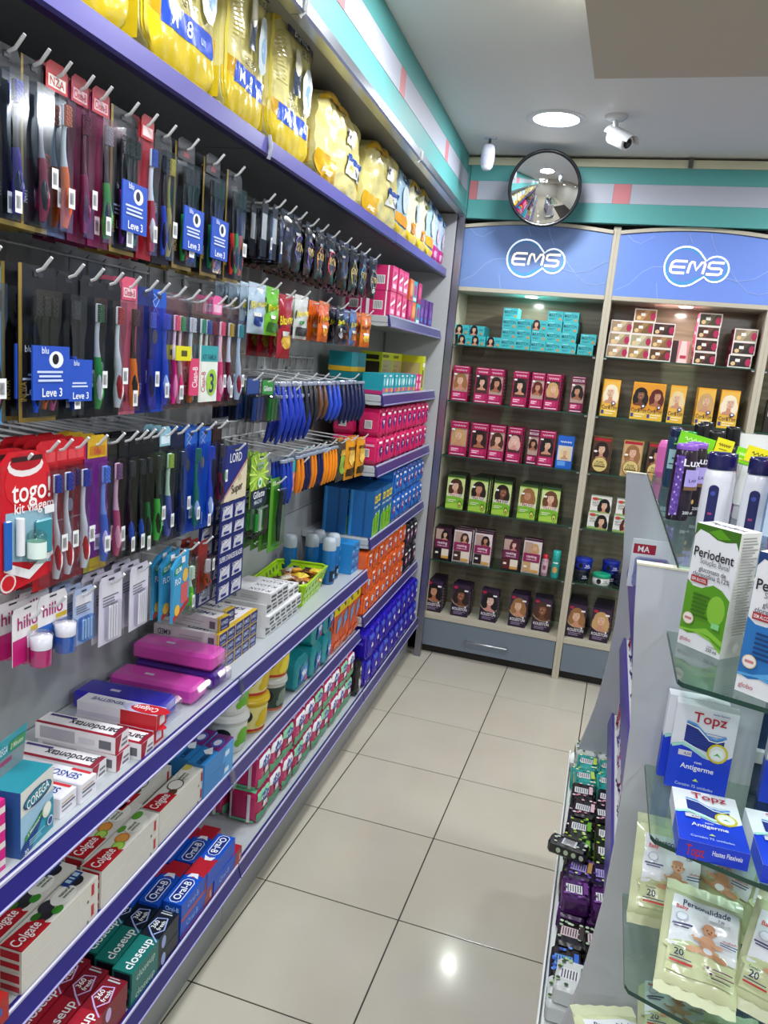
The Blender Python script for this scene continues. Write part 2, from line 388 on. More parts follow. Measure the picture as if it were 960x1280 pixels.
# ================================================================== DISPLAY CABINETS AT THE BACK
BEIGE = 'p:bdb6a2'
def smoked():
    m = bpy.data.materials.new('smoked_back_panel'); m.use_nodes = True; nt = m.node_tree; n = nt.nodes; b = n['Principled BSDF']
    no = n.new('ShaderNodeTexNoise'); no.inputs['Scale'].default_value = 3; no.inputs['Detail'].default_value = 5
    tc = n.new('ShaderNodeTexCoord'); mp = n.new('ShaderNodeMapping'); mp.inputs['Scale'].default_value = (1, 1, 14)
    nt.links.new(tc.outputs['Object'], mp.inputs[0]); nt.links.new(mp.outputs[0], no.inputs['Vector'])
    cr = n.new('ShaderNodeValToRGB'); cr.color_ramp.elements[0].position = .35; cr.color_ramp.elements[0].color = hexc('7a6f5d'); cr.color_ramp.elements[1].position = .7; cr.color_ramp.elements[1].color = hexc('968b78')
    nt.links.new(no.outputs['Fac'], cr.inputs[0]); nt.links.new(cr.outputs[0], b.inputs['Base Color'])
    b.inputs['Roughness'].default_value = .16; b.inputs['Specular IOR Level'].default_value = .6
    MATS['S:back'] = m
smoked()
CAB_Y, CAB_B = 2.645, 2.93
SHZ = [1.79, 1.485, 1.18, .875, .568]; DECK = .243
def swirl(): return
def peanut(cx, cy, s, k=1.0):
    pts = []
    for i in range(24):
        a = math.radians(48+i*(360-96)/23); pts.append((cx-.34*s+.56*s*math.cos(a)*k, cy+.02*s+.56*s*math.sin(a)*k))
    for i in range(18):
        a = math.radians(-142+i*284/17); pts.append((cx+.52*s+.36*s*math.cos(a)*k, cy-.02*s+.36*s*math.sin(a)*k))
    return pts+[pts[0]]
def strokes(paths, cx, cy, sx, sy, wd, col, slant=.12):
    return [('s', [(cx+((x-.5)+slant*(y-.5))*sx, cy+(y-.5)*sy) for x, y in p], wd, col) for p in paths]
LE = [[(1, 1), (.2, 1), (.05, .88), (0, .7), (0, .3), (.05, .12), (.2, 0), (1, 0)], [(.02, .5), (.95, .5)]]
LM = [[(0, 0), (0, .8), (.1, .98), (.25, .95), (.5, .3), (.75, .95), (.9, .98), (1, .8), (1, 0)]]
LS = [[(1, 1), (.2, 1), (.05, .92), (.05, .6), (.2, .5), (.8, .5), (.95, .4), (.95, .1), (.8, 0), (0, 0)]]
def cabinet(x0, x1, label, detail=True, sgn='p:7391c9', items=True):
    e = empty('display_cabinet', (x0, CAB_Y, 0)); W_ = x1-x0
    t = .0185
    def b(name, a0, a1, b0, b1, z0, z1, spec, parent=e, **k): return bx(name, a0, a1, b0, b1, z0, z1, spec, parent, **k)
    b('side_panel', 0, t, 0, .33, 0, 2.43, BEIGE, ch=.0015); b('side_panel', W_-t, W_, 0, .33, 0, 2.43, BEIGE, ch=.0015)
    b('back_panel', t, W_-t, CAB_B-CAB_Y, CAB_B-CAB_Y+.01, .2, 2.1, 'S:back')
    b('deck', t+.0005, W_-t-.0005, -.0, .285, DECK-.025, DECK, BEIGE)
    b('top_board', t+.0005, W_-t-.0005, .012, .285, 2.075, 2.093, 'p:c9c6b8')
    dr = b('drawer', t+.003, W_-t-.003, .003, .28, .052, DECK-.0275, 'p:6f7b86', ch=.0015)
    mb = MB(); hx = W_/2
    mb.tube([(hx-.12, .003, .125), (hx-.12, -.022, .125), (hx-.117, -.026, .125), (hx+.117, -.026, .125), (hx+.12, -.022, .125), (hx+.12, .003, .125)], .005, 'm:c9ccd0', 8); mb.build('handle', dr)
    b('kickplate', t, W_-t, .04, .05, 0, .05, 'p:1d1b1a')
    # header board with its gently arched top rail
    hd = MB(); n = 16; z0 = 2.095; P = []
    arch = [(t+(W_-2*t)*i/n, 2.392+.028*math.sin(PI*i/n)) for i in range(n+1)]
    hd.prism([(t, z0)]+arch[::1]+[(W_-t, z0)], -.003, .012, sgn); h = hd.build('header_sign', e)
    mp = lambda u, v, o: (t+u*(W_-2*t), -.003-o, z0+v*.3)
    m2 = MB()
    cx, cy, s = .52, .52, .168
    fW, fH = W_-2*t, .3
    def F(pts): return [(cx+(p[0])/fW, cy+(p[1])/fH) for p in pts]
    thin = .0022; lt = 'p:a9bde6'
    its = [('s', [(.02, .1), (.1, .2), (.18, .42), (.24, .5), (.34, .52)], thin, lt), ('s', [(.3, .0), (.29, .1), (.28, .25)], thin, lt),
           ('s', [(.05, .99), (.09, .9), (.14, .86), (.2, .95), (.22, .99)], thin, lt), ('s', [(.44, 1.05), (.46, .95), (.47, .9)], thin, lt),
           ('s', [(.7, .58), (.8, .3), (.86, .18), (.93, .15), (.99, .2)], thin, lt), ('s', [(.68, .4), (.78, .34), (.88, .38), (.96, .52), (1, .55)], thin, lt), ('s', [(.58, 1.05), (.6, .9), (.63, .78)], thin, lt)]
    pn = F(peanut(0, 0, s)); pi_ = F(peanut(-.003, .004, s, .82))
    its += [('p', pn[:-1], 'p:4f9ed8'), ('p', pi_[:-1], sgn), ('s', pn, .008, 'e.6:eef4ff')]
    LW = .0115
    for L, ox in ((LE, -.085), (LM, .0), (LS, .085)):
        its += strokes(L, cx+ox/fW, cy, .07/fW, .056/fH, LW, 'e.6:fff6e4')
    m2.prt(mp, its, (fW, fH), lay0=.0008, dl=.0003); m2.build('emblem_lettering', h)
    ar = MB(); P = []; F_ = []
    top = [(t+(W_-2*t)*i/n, 2.394+.028*math.sin(PI*i/n)) for i in range(n+1)]
    ar.prism(top+[(x, z+.017) for x, z in top[::-1]], -.012, .01, BEIGE); ar.build('arched_rail', e)
    b('lower_rail', t, W_-t, -.008, .012, 2.072, 2.094, BEIGE, ch=.002)
    for z in SHZ:
        gsh = b('glass_shelf', t+.004, W_-t-.004, .02, .278, z-.006, z, 'G:cfe5dc')
        m3 = MB(); m3.box(t+.004, W_-t-.004, .0185, .0199, z-.0062, z+.0002, 's:1f4a3c'); m3.build('polished_edge', gsh)
        for xx in (t+.008, W_-t-.012):
            m4 = MB(); m4.box(xx-.007, xx+.007, .03, .045, z-.014, z-.0065, 'm:c8ccd2'); m4.build('shelf_support', e)
    # small spotlight under the top board
    m5 = MB(); m5.lathe([(.001, 2.068), (.03, 2.069), (.036, 2.074)], 'e5:fdfbf0', 20, (W_/2, .12)); m5.build('spotlight', e)
    area('spotlight_glow', (x0+W_/2, CAB_Y+.07, 2.06), .05, 2.0, (.95, 1, .93) if sgn == 'p:7391c9' else (1, .93, .85))
    return tag(e, label, 'cabinet')
CX = [-.083, .722, 1.492, 2.262, 3.03]
cabinet(CX[0], CX[1], 'beige display cabinet under the left blue header sign beside the wall shelving')
cabinet(CX[1], CX[2], 'beige display cabinet under the right blue header sign with yellow dye boxes', sgn='p:6f8fe0')
cabinet(CX[2], CX[3], 'beige display cabinet cut off by the right picture edge', sgn='p:6f8fe0')
# ------------------------------------------------------------------ portrait printed on dye boxes
SKINS = {'l': ('e2b89a', 'c98f74'), 'm': ('c98f6a', 'a8684a'), 'd': ('8f5a3c', '6e3f28'), 'p': ('edc6b4', 'd08f88')}
def portrait(cu, cv, s, hair, skin='l', asp=1.0, lean=0.0, waves=True, top='2a2330'):
    """cu,cv centre of the face, s face half width as fraction of box width; asp = width/height of the box face"""
    sk, sh = SKINS[skin]; a = asp
    def E(x, y, rx, ry, c): return ('e', cu+x*s, cv+y*s*a, rx*s, ry*s*a, c)
    L = [E(0, .3, 1.75, 1.8, hair), E(-1.15, -1.1, .95, 1.7, hair), E(1.2, -1.2, .95, 1.8, hair), E(-1.25, -2.1, .7, .9, hair), E(1.2, -2.3, .75, .9, hair)]
    L += [('p', [(cu-.42*s, cv-.6*s*a), (cu+.42*s, cv-.6*s*a), (cu+.55*s, cv-2.1*s*a), (cu+1.5*s, cv-2.6*s*a), (cu+1.5*s, cv-3.0*s*a), (cu-1.5*s, cv-3.0*s*a), (cu-1.5*s, cv-2.5*s*a), (cu-.55*s, cv-2.1*s*a)], sh)]
    L += [E(lean*.2, -.1, .95, 1.3, sk), E(-.45+lean*.2, 1.05, .8, .42, hair), E(.45+lean*.2, 1.12, .7, .4, hair), E(-.95+lean*.2, .35, .22, .95, hair)]
    d = lean*.25
    for x in (-.4, .4): L += [E(x+d, .08, .2, .1, 'f6efe8'), E(x+d, .08, .1, .1, '2a1c18'), ('s', [(cu+(x-.26+d)*s, cv+.3*s*a), (cu+(x+d)*s, cv+.38*s*a), (cu+(x+.26+d)*s, cv+.3*s*a)], .0009, '3a2620')]
    L += [('p', [(cu+(d-.02)*s, cv+.05*s*a), (cu+(d+.16)*s, cv-.42*s*a), (cu+(d-.14)*s, cv-.42*s*a)], sh), E(d, -.8, .34, .13, 'b0483f'), E(d, -.77, .24, .05, 'f2e6e0')]
    return L
def lines(u0, u1, v0, v1, n, col, ragged=True, seed=1):
    r = random.Random(seed); L = []; dv = (v1-v0)/n
    for i in range(n):
        v = v1-dv*(i+1); L.append(('r', u0, v+dv*.25, u1-(u1-u0)*(r.random()*.35 if ragged else 0), v+dv*.7, col))
    return L
HW, HD, HH = .078, .052, .192
def dye_box(style, hair, skin='l', w=HW, d=HD, h=HH, var=0):
    def f():
        mb = MB(); a = w/h
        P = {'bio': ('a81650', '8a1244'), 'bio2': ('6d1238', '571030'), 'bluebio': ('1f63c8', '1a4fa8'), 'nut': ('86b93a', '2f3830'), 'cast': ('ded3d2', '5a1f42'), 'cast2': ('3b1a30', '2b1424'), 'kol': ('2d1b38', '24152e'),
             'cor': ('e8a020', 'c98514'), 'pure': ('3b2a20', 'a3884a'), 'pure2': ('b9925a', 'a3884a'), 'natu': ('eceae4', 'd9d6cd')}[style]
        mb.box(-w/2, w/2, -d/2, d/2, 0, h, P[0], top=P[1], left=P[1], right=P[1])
        I = []
        if style in ('bio', 'bio2'):
            I = [('r', .06, .24, .94, .8, '4b2a2c' if var % 2 else 'b59a8c')] + portrait(.5, .6, .2, hair, skin, a, lean=(var % 3)-1) + [('r', 0, .8, 1, 1, P[0])]
            I += [('r', 0, 0, 1, .27, P[0]), ('t', 'BIOCOLOR', .5, .88, .07, .8, 'f4e6ea') if style == 'bio2' else ('s', [(.16+.68*i/14, .875+.028*math.sin(i*2.3)) for i in range(15)], .0035, 'f0c8d8'), ('r', .08, .96, .92, .975, 'e8c8d4'), ('r', .1, .1, .6, .23, 'd6457f'), ('r', .64, .1, .8, .23, 'c22a6a')] + lines(.13, .57, .12, .22, 2, 'f6dfe8') + [('r', .1, .03, .9, .055, 'f0cfe0'), ('r', .08, .73, .26, .775, 'f4f0f0')]
        elif style == 'bluebio':
            I = [('r', .06, .24, .94, .7, 'd8cfc0')] + portrait(.5, .5, .14, hair, skin, a) + [('r', 0, 0, 1, .24, P[0]), ('s', [(.16+.68*i/14, .82+.03*math.sin(i*2.3)) for i in range(15)], .0035, 'f4f6fa'), ('r', .1, .08, .6, .22, '5fa0e6')]
        elif style == 'nut':
            I = [('r', .0, .3, 1, .9, 'c9d98c'), ('r', 0, .93, 1, 1, '2f4a22')] + portrait(.5, .68, .2, hair, skin, a, lean=(var % 3)-1) + [('p', [(0, .33), (.5, .38), (1, .3), (1, .0), (0, .0)], '7cb82f'), ('p', [(0, .12), (.6, .17), (1, .1), (1, 0), (0, 0)], 'a8d24a'), ('t', 'NUTRISSE', .5, .4, .09, .92, 'f4f6ee'), ('e', .8, .14, .12, .11, '4d6b1c'), ('e', .8, .13, .085, .08, 'd7d96a'), ('e', .8, .11, .04, .035, '5a3416')] + lines(.1, .6, .18, .28, 2, 'e4f0c4') + [('r', .12, .7, .3, .75, 'f4f4f0')]
        elif style in ('cast', 'cast2'):
            I = [('r', .05, .62, .5, .95, 'b99c90')] + portrait(.62, .8, .12, hair, skin, a) + [('r', .04, .36, .96, .62, '8f1f54' if style == 'cast' else '6d1a48'), ('t', 'casting', .5, .53, .08, .8, 'f6e9ef'), ('t', 'CREME GLOSS', .5, .43, .035, .8, 'f6dfe8'), ('r', .06, .04, .48, .34, hair), ('r', .5, .04, .94, .34, 'e8d9c8'), ('r', .5, .04, .94, .12, 'd9a04a'), ('r', .12, .17, .3, .23, 'f2eee8')]
        elif style == 'kol':
            I = [('r', .0, .3, 1, .95, '3a2440')] + portrait(.5, .66, .22, hair, skin, a, lean=(var % 3)-1) + [('p', [(0, .42), (.3, .33), (.7, .3), (1, .36), (1, 0), (0, 0)], '23142d'), ('s', [(0, .5), (.15, .4), (.4, .33), (.75, .32), (1, .4)], .0016, 'd8c4a0'), ('s', [(0, .46), (.2, .36), (.45, .3), (.8, .3), (1, .36)], .001, 'd8c4a0'), ('t', 'KOLESTON', .52, .23, .085, .86, 'f2eef4')] + lines(.15, .9, .06, .16, 3, '9a86a8') + [('e', .18, .9, .12, .045, 'b01f3c'), ('r', .7, .8, .92, .85, 'f0eeee'), ('e', .84, .31, .05, .03, 'e6e2ee')]
        elif style == 'cor':
            I = [('r', .03, .22, .97, .96, 'e9b54a' if skin == 'l' else 'e0962a')] + portrait(.5, .66, .22, hair, skin, a, lean=(var % 3)-1) + [('r', 0, 0, 1, .24, 'e6b83a'), ('t', 'Cor&Ton', .5, .25, .11, .9, '2a1f38'), ('r', .05, .06, .2, .16, '3a3f8c')] + lines(.26, .92, .05, .18, 2, 'f6e7b0') + [('e', .72, .36, .13, .05, '2a2a5a'), ('e', .72, .365, .07, .03, 'f0f0f4')]
        elif style in ('pure', 'pure2'):
            I = [('r', .05, .05, .95, .95, 'caa47a' if style == 'pure2' else '5a3a2c'), ('r', .05, .9, .95, .98, 'a8202c')] + portrait(.5, .68, .19, hair, skin, a) + [('e', .5, .24, .42, .22, '4a3a1c'), ('e', .5, .24, .39, .205, 'd9c27a'), ('t', 'PURE', .5, .31, .06, .5, '4a3a1c'), ('t', 'COLOR', .5, .24, .06, .55, '4a3a1c'), ('r', .2, .17, .8, .2, '4a3a1c'), ('e', .2, .6, .1, .03, 'f4f0e8')]
        elif style == 'natu':
            I = portrait(.66, .5, .15, hair, skin, a) + [('r', 0, .9, 1, 1, 'dedbd2'), ('t', 'NATU', .26, .6, .11, .42, '5a6458'), ('t', 'COR', .24, .45, .11, .36, '5a6458'), ('e', .22, .85, .16, .09, 'c33f3a'), ('e', .42, .86, .12, .05, '5a9a3c'), ('r', .06, .08, .4, .12, '8aa67c'), ('p', [(0, 0), (1, 0), (1, .05), (0, .09)], '8fb060')]
        mb.prt(fmap(w, d, h), I, (w, h))
        mb.prt(fmap(w, d, h, 'right'), lines(.15, .85, .15, .8, 7, 'b9a6ac' if style != 'natu' else '9a9a94', seed=var), (d, h))
        mb.prt(fmap(w, d, h, 'left'), lines(.15, .85, .15, .8, 7, 'b9a6ac' if style != 'natu' else '9a9a94', seed=var), (d, h))
        return mb.build({'natu': 'hair_dye_box'}.get(style, 'hair_dye_box'))
    return f
def cabx(px, py, y=2.70): return wy(px, py, y).x
HAIRN = {'1a1416': 'black haired', '2a1a18': 'dark haired', '4a2c1e': 'brown haired', '6b4228': 'chestnut haired', '9a6c40': 'light brown haired', 'c9a06a': 'blonde', 'e6cf9a': 'pale blonde', '5a1f1c': 'red-brown haired', 'd9b0a0': 'rose blonde', 'f0e2c4': 'platinum blonde'}
SHN = {1.79: 'top', 1.485: 'second', 1.18: 'third', .875: 'fourth', .568: 'fifth', DECK: 'bottom'}
def dyerow(items, z, side, brandcol, y=2.70):
    """items: (px0, px1, style, hair, skin, behind, w, h) px at shelf height"""
    for k, it in enumerate(items):
        p0, p1, st, hair, skin, nb = it[:6]; h = it[6] if len(it) > 6 else HH; zz = it[7] if len(it) > 7 else z; yy = it[8] if len(it) > 8 else y
        pyy = 640
        # height of the shelf line in the picture is not needed for x at fixed y: iterate once on z
        def xat(px):
            lo, hi = 100, 1200
            for _ in range(30):
                mid = (lo+hi)/2; P = wy(px, mid, yy)
                if P.z > zz+.05: lo = mid
                else: hi = mid
            return wy(px, lo, yy).x
        x0, x1 = xat(p0), xat(p1); w_ = round(min(max(x1-x0+.004, .06), .1), 3); x = (x0+x1)/2
        d_ = .05; key = (st, hair, skin, w_, h, k)
        lab = f"{brandcol} dye box, {HAIRN[hair]} woman, {ORD[k]} from left, {SHN[z]} shelf, {side} cabinet"
        for b in range(nb+1):
            l = lab if b == 0 else f"{brandcol} dye box {ORD[b]} behind {ORD[k]} front box, {SHN[z]} shelf, {side} cabinet"
            place(key, dye_box(st, hair, skin, w_, d_, h, var=k), (x+(b*.004*(1 if k % 2 else -1)), yy+d_/2+b*(d_+.006), zz+.0005), random.uniform(-.06, .06), l, 'box', f'{brandcol} hair dye boxes on the {SHN[z]} shelf of the {side} cabinet')
v6 = lambda v: 530+v/4.174
v7 = lambda v: 530+v/3.556
v8 = lambda v: 720+v/4
dyerow([(v6(145), v6(225), 'bio', '9a6c40', 'l', 1), (v6(262), v6(328), 'bio', '1a1416', 'l', 1), (v6(335), v6(405), 'bio', '2a1a18', 'm', 2), (v6(458), v6(533), 'bio', '1a1416', 'l', 1), (v6(552), v6(617), 'bio', '5a1f1c', 'm', 1), (v6(627), v6(700), 'bio', 'c9a06a', 'l', 2), (v6(757), v6(828), 'bio2', '1a1416', 'm', 0)], 1.485, 'left', 'magenta')
dyerow([(v6(128), v6(225), 'bio', 'c9a06a', 'l', 0), (v6(240), v6(325), 'bio', '2a1a18', 'm', 1), (v6(335), v6(412), 'bio', '4a2c1e', 'l', 1), (v6(430), v6(500), 'bio', 'd9b0a0', 'p', 1), (v6(537), v6(590), 'bio2', '2a1a18', 'm', 0), (v6(594), v6(672), 'bio', '1a1416', 'l', 0), (v6(690), v6(770), 'bluebio', 'e6cf9a', 'l', 0, .175)], 1.18, 'left', 'dark pink')
dyerow([(v7(95), v7(175), 'nut', '4a2c1e', 'l', 2), (v7(195), v7(280), 'nut', '2a1a18', 'm', 3), (v7(300), v7(385), 'nut', '2a1a18', 'd', 3), (v7(415), v7(498), 'nut', '9a6c40', 'm', 2), (v7(510), v7(597), 'nut', '6b4228', 'l', 2)], .875, 'left', 'green')
dyerow([(v7(45), v7(112), 'cast2', '1a1416', 'l', 1, .185), (v7(128), v7(200), 'cast', '4a2c1e', 'l', 2, .185), (v7(218), v7(295), 'cast', '2a1a18', 'm', 2, .185), (v7(345), v7(418), 'cast2', '5a1f1c', 'p', 0, .185), (v7(435), v7(515), 'cast', 'c9a06a', 'l', 1, .185)], .568, 'left', 'wine coloured')
dyerow([(v7(8), v7(75), 'kol', '1a1416', 'm', 2), (v7(120), v7(195), 'kol', '2a1a18', 'd', 1), (v7(250), v7(322), 'kol', '1a1416', 'p', 0), (v7(378), v7(450), 'kol', '9a6c40', 'l', 1), (v7(478), v7(560), 'kol', '4a2c1e', 'd', 1)], DECK, 'left', 'dark purple')
dyerow([(v7(630), v7(712), 'kol', '9a6c40', 'l', 3), (v7(737), v7(822), 'kol', 'c9a06a', 'l', 3)], DECK, 'right', 'dark purple')
dyerow([(v8(125), v8(205), 'cor', 'f0e2c4', 'l', 2), (v8(275), v8(355), 'cor', '1a1416', 'd', 0), (v8(355), v8(430), 'cor', '5a1f1c', 'm', 0), (v8(460), v8(535), 'cor', 'e6cf9a', 'l', 1), (v8(597), v8(680), 'cor', 'c9a06a', 'l', 1), (v8(710), v8(800), 'cor', 'f0e2c4', 'l', 1)], 1.485, 'right', 'yellow')
dyerow([(v8(75), v8(165), 'pure', '2a1a18', 'l', 1, .19), (v8(222), v8(325), 'pure2', '9a6c40', 'l', 1, .19), (v8(350), v8(440), 'pure', '2a1a18', 'm', 1, .19), (v8(500), v8(590), 'pure2', '6b4228', 'l', 0, .19)], 1.18, 'right', 'gold badged')
# white dye boxes lying stacked, two high
for k, (a, b, hz) in enumerate(((722, 815, '1a1416'), (838, 925, '5a1f1c'))):
    P0 = wy(v7(a), 660, 2.70).x; P1 = wy(v7(b), 660, 2.70).x
    for r in range(2):
        w_ = round(P1-P0, 3)
        place(('natu', hz, w_, r), dye_box('natu', hz, 'l', w_, .05, .088, var=k), ((P0+P1)/2+.003*r, 2.73, .8755+r*.0885), .02*r, f"white dye box with fruit print, {['lower','upper'][r]} of the {['left','right'][k]} pair, right cabinet", 'box', 'white hair dye boxes on the fourth shelf')
# small teal cartons lying flat in a stepped stack
def maxton(face, w=.079, h=.053, d=.15):
    def f():
        mb = MB(); mb.box(-w/2, w/2, -d/2, d/2, 0, h, '3fb3b8', top='2f9da4', right='35a8ae')
        if face: I = portrait(.28, .62, .13, '1a1416' if face == 1 else '3a1a16', 'l', w/h) + [('e', .8, .25, .09, .13, 'c98a4a'), ('r', .62, .6, .92, .66, '1f6f7a')]
        else: I = [('t', 'MAXTON', .48, .6, .3, .84, '123f4f')] + lines(.1, .6, .15, .35, 2, '1f6f7a') + [('e', .82, .22, .09, .13, 'c98a4a'), ('r', .1, .82, .5, .88, '9fe0e0')]
        mb.prt(fmap(w, d, h), I, (w, h)); return mb.build('hair_dye_carton')
    return f
mx = [(178, 0, 1), (248, 0, 1), (330, 0, 1), (405, 0, 0), (482, 0, 0), (560, 0, 0), (640, 0, 0), (722, 0, 0), (812, 0, 0), (165, 1, 1), (243, 1, 1), (410, 1, 0), (487, 1, 0), (565, 1, 0), (645, 1, 0), (725, 1, 0), (826, 1, 0), (413, 2, 0), (490, 2, 0), (570, 2, 2), (650, 2, 0), (733, 2, 0), (415, 3, 0), (652, 3, 0), (735, 3, 0)]
cnt = {}
for v, r, fc in mx:
    cnt[r] = cnt.get(r, -1)+1
    x = wy(v6(v+36), 425-r*12, 2.69).x
    d_ = .15
    if v < 320 and r == 1: pass
    place(('mx', fc), maxton(fc), (x, 2.69+.075+(.0 if r < 3 else .01), 1.7905+r*.0535), random.uniform(-.03, .03), f"small teal hair colour carton, {ORD[cnt[r]]} from left in {['bottom','second','third','top'][r]} layer", 'box', 'teal cartons stacked on the top glass shelf')
# cream cartons lying with a hair swatch on the end, right cabinet
def swatch(c1, c2, w=.108, h=.063, d=.16):
    def f():
        mb = MB(); mb.box(-w/2, w/2, -d/2, d/2, 0, h, 'e9dfd6', top='e6dcd6', right='a32050', left='a32050')
        I = [('r', .05, .08, .95, .92, c1), ('p', [(.1, .1), (.5, .9), (.75, .9), (.4, .1)], c2), ('e', .22, .3, .1, .16, 'e0c08a'), ('e', .85, .45, .12, .3, 'b01f50'), ('r', .3, .45, .5, .68, 'f2efe8')]
        mb.prt(fmap(w, d, h), I, (w, h)); mb.prt(fmap(w, d, h, 'left'), [('t', "L'OREAL", .5, .5, .25, .5, 'f2e2ea')], (d, h)); return mb.build('hair_dye_carton')
    return f
SW = [(158, 0, 'a58a6a', 'c9b08c'), (265, 0, '9a7a4e', 'c8a870'), (375, 0, '5a3a22', '8a5c34'), (600, 0, '3a2018', '5e3626'), (780, 0, '241c1a', '3e302a'),
      (168, 1, 'a08a6c', 'cdb894'), (278, 1, 'a8a07c', 'd0c8a0'), (384, 1, '8a6440', 'b08a5a'), (608, 1, '38201a', '583024'), (798, 1, '2a2220', '4a3a30'),
      (180, 2, 'a58a6a', 'c9b08c'), (288, 2, '7a5a34', 'a07c4c'), (394, 2, '3a2420', '5a3830'), (618, 2, '4a2a20', '6e4030'), (812, 2, '8a7a60', 'b0a080'),
      (302, 3, '9a6a3a', 'c0925a'), (632, 3, '4a4430', '6e6448')]
cnt = {}
for v, r, c1, c2 in SW:
    cnt[r] = cnt.get(r, -1)+1
    x = wy(v8(v+50), 435-r*16, 2.69).x
    place(('sw', c1, c2), swatch(c1, c2), (x+.0, 2.69+.08, 1.7905+r*.0635), random.uniform(-.02, .02), f"cream carton with hair swatch on its end, {ORD[cnt[r]]} from left in {['bottom','second','third','top'][r]} layer", 'box', 'cream hair colour cartons stacked on the top shelf of the right cabinet')
x = wy(v8(515), 430, 2.69).x
def pinkup():
    mb = MB(); w, d, h = .1, .07, .11; mb.box(-w/2, w/2, -d/2, d/2, 0, h, 'd98a90', top='f0dcd8', left='2e1c1c')
    mb.prt(fmap(w, d, h), [('r', .0, 0, .45, 1, '3a2222'), ('p', [(.5, 0), (.95, 0), (.85, 1), (.6, 1)], 'f3cfc8'), ('r', .6, .2, .9, .35, 'c0304c')], (w, h)); return mb.build('hair_dye_carton')
place('pinkup', pinkup, (x, 2.74, 1.7905), .1, 'pink upright hair colour carton between two cream stacks, top shelf', 'box')
# jars, bottles
def jar(c1, lid, lab, w=.047, h=.062):
    def f():
        e = empty('cream_jar')
        mb = MB(); mb.lathe([(w*.88, 0), (w*.97, .004), (w, .02), (w*.96, h*.62), (w*.93, h*.66)], 'g:'+c1, 28)
        mp = lambda u, v, o: ((w*.992+o)*math.sin((u-.5)*2.2), -(w*.992+o)*math.cos((u-.5)*2.2), .004+v*h*.6)
        mb.prt(mp, [('e', .3, .5, .13, .38, '0f1420'), ('t', 'lola', .66, .6, .3, .36, lab), ('r', .5, .25, .85, .32, lab)], (w*2.2, h*.6), n=6); mb.build('jar_body', e)
        mb = MB(); mb.lathe([(w*1.0, h*.66), (w*1.04, h*.68), (w*1.04, h*.93), (w*.98, h*.99), (w*.6, h), (.0001, h)], 'g:'+lid, 28); mb.build('lid', e); return e
    return f
JB = [(v7(705), 530, .568, '10142e', '10142e', 'e8e8f0', 'dark navy hair cream jar under a blue one, cabinet fifth shelf'), (v7(712), 515, .6305, '1a2fa0', '1d34b4', 'f0f0f6', 'bright blue hair cream jar stacked on a navy jar'),
      (v7(830), 520, .568, '141c5a', '16206a', 'f0f0f6', 'dark blue jar under another behind the green lidded jar'), (v7(835), 500, .6305, '18279a', '182a9e', 'f0f0f6', 'blue hair cream jar behind the green lidded jar'),
      (v7(800), 535, .568, 'e4e8e4', '1aa078', '20242c', 'white hair cream jar with a green lid')]
for px, py, z, c1, ld, lb, lab in JB:
    yy = 2.72 if 'white' in lab else (2.80 if '830' in str(px) or 'behind' in lab else 2.76)
    place(('jar', c1), jar(c1, ld, lb), (wy(px, 700, yy).x, yy, z+.0005), .2, lab, 'jar')
place(('jar', '10142e'), jar('10142e', '10142e', 'e8e8f0'), (wy(v7(895), 700, 2.75).x, 2.76, .5685), .2, 'dark navy jar half hidden by the grey island panel', 'jar')
def bottle(prof, col, cap, capz, lab=None, seg=20, sy=1):
    def f():
        e = empty('bottle'); mb = MB(); mb.lathe(prof, col, seg, sy=sy)
        if lab:
            r = prof[1][0]; z0, z1, lc, its = lab
            mp = lambda u, v, o: ((r+o)*math.sin((u-.5)*2), -(r*sy+o)*math.cos((u-.5)*2), z0+v*(z1-z0))
            mb.prt(mp, [('r', 0, 0, 1, 1, lc)]+its, (2*r, z1-z0), lay0=.0004, n=8)
        mb.build('bottle_body', e)
        mb = MB(); mb.lathe(capz, cap, seg, sy=sy); mb.build('cap', e); return e
    return f
P = wy(v7(540), 700, 2.70)
place('b1', bottle([(.017, 0), (.019, .003), (.019, .09), (.012, .1)], 'g:b08c9a', 'g:c0202c', [(.013, .1), (.013, .122), (.0001, .123)], (.02, .08, 'c9a9b4', [('r', .3, .3, .7, .7, '8a4a60')])), (P.x, 2.70, .5685), 0, 'small pink bottle with red cap beside the teal bottle', 'bottle')
P = wy(v7(588), 700, 2.70)
place('b2', bottle([(.021, 0), (.023, .004), (.022, .1), (.021, .12)], 'g:2fb0a8', 'g:35bdb4', [(.021, .12), (.022, .122), (.022, .15), (.018, .154), (.0001, .155)], (.02, .11, '2a9a94', [('e', .5, .3, .3, .2, 'd8a05a'), ('r', .2, .7, .8, .78, 'e8f4f0')])), (P.x, 2.70, .5685), 0, 'teal bottle at the right end of the fifth shelf, left cabinet', 'bottle')
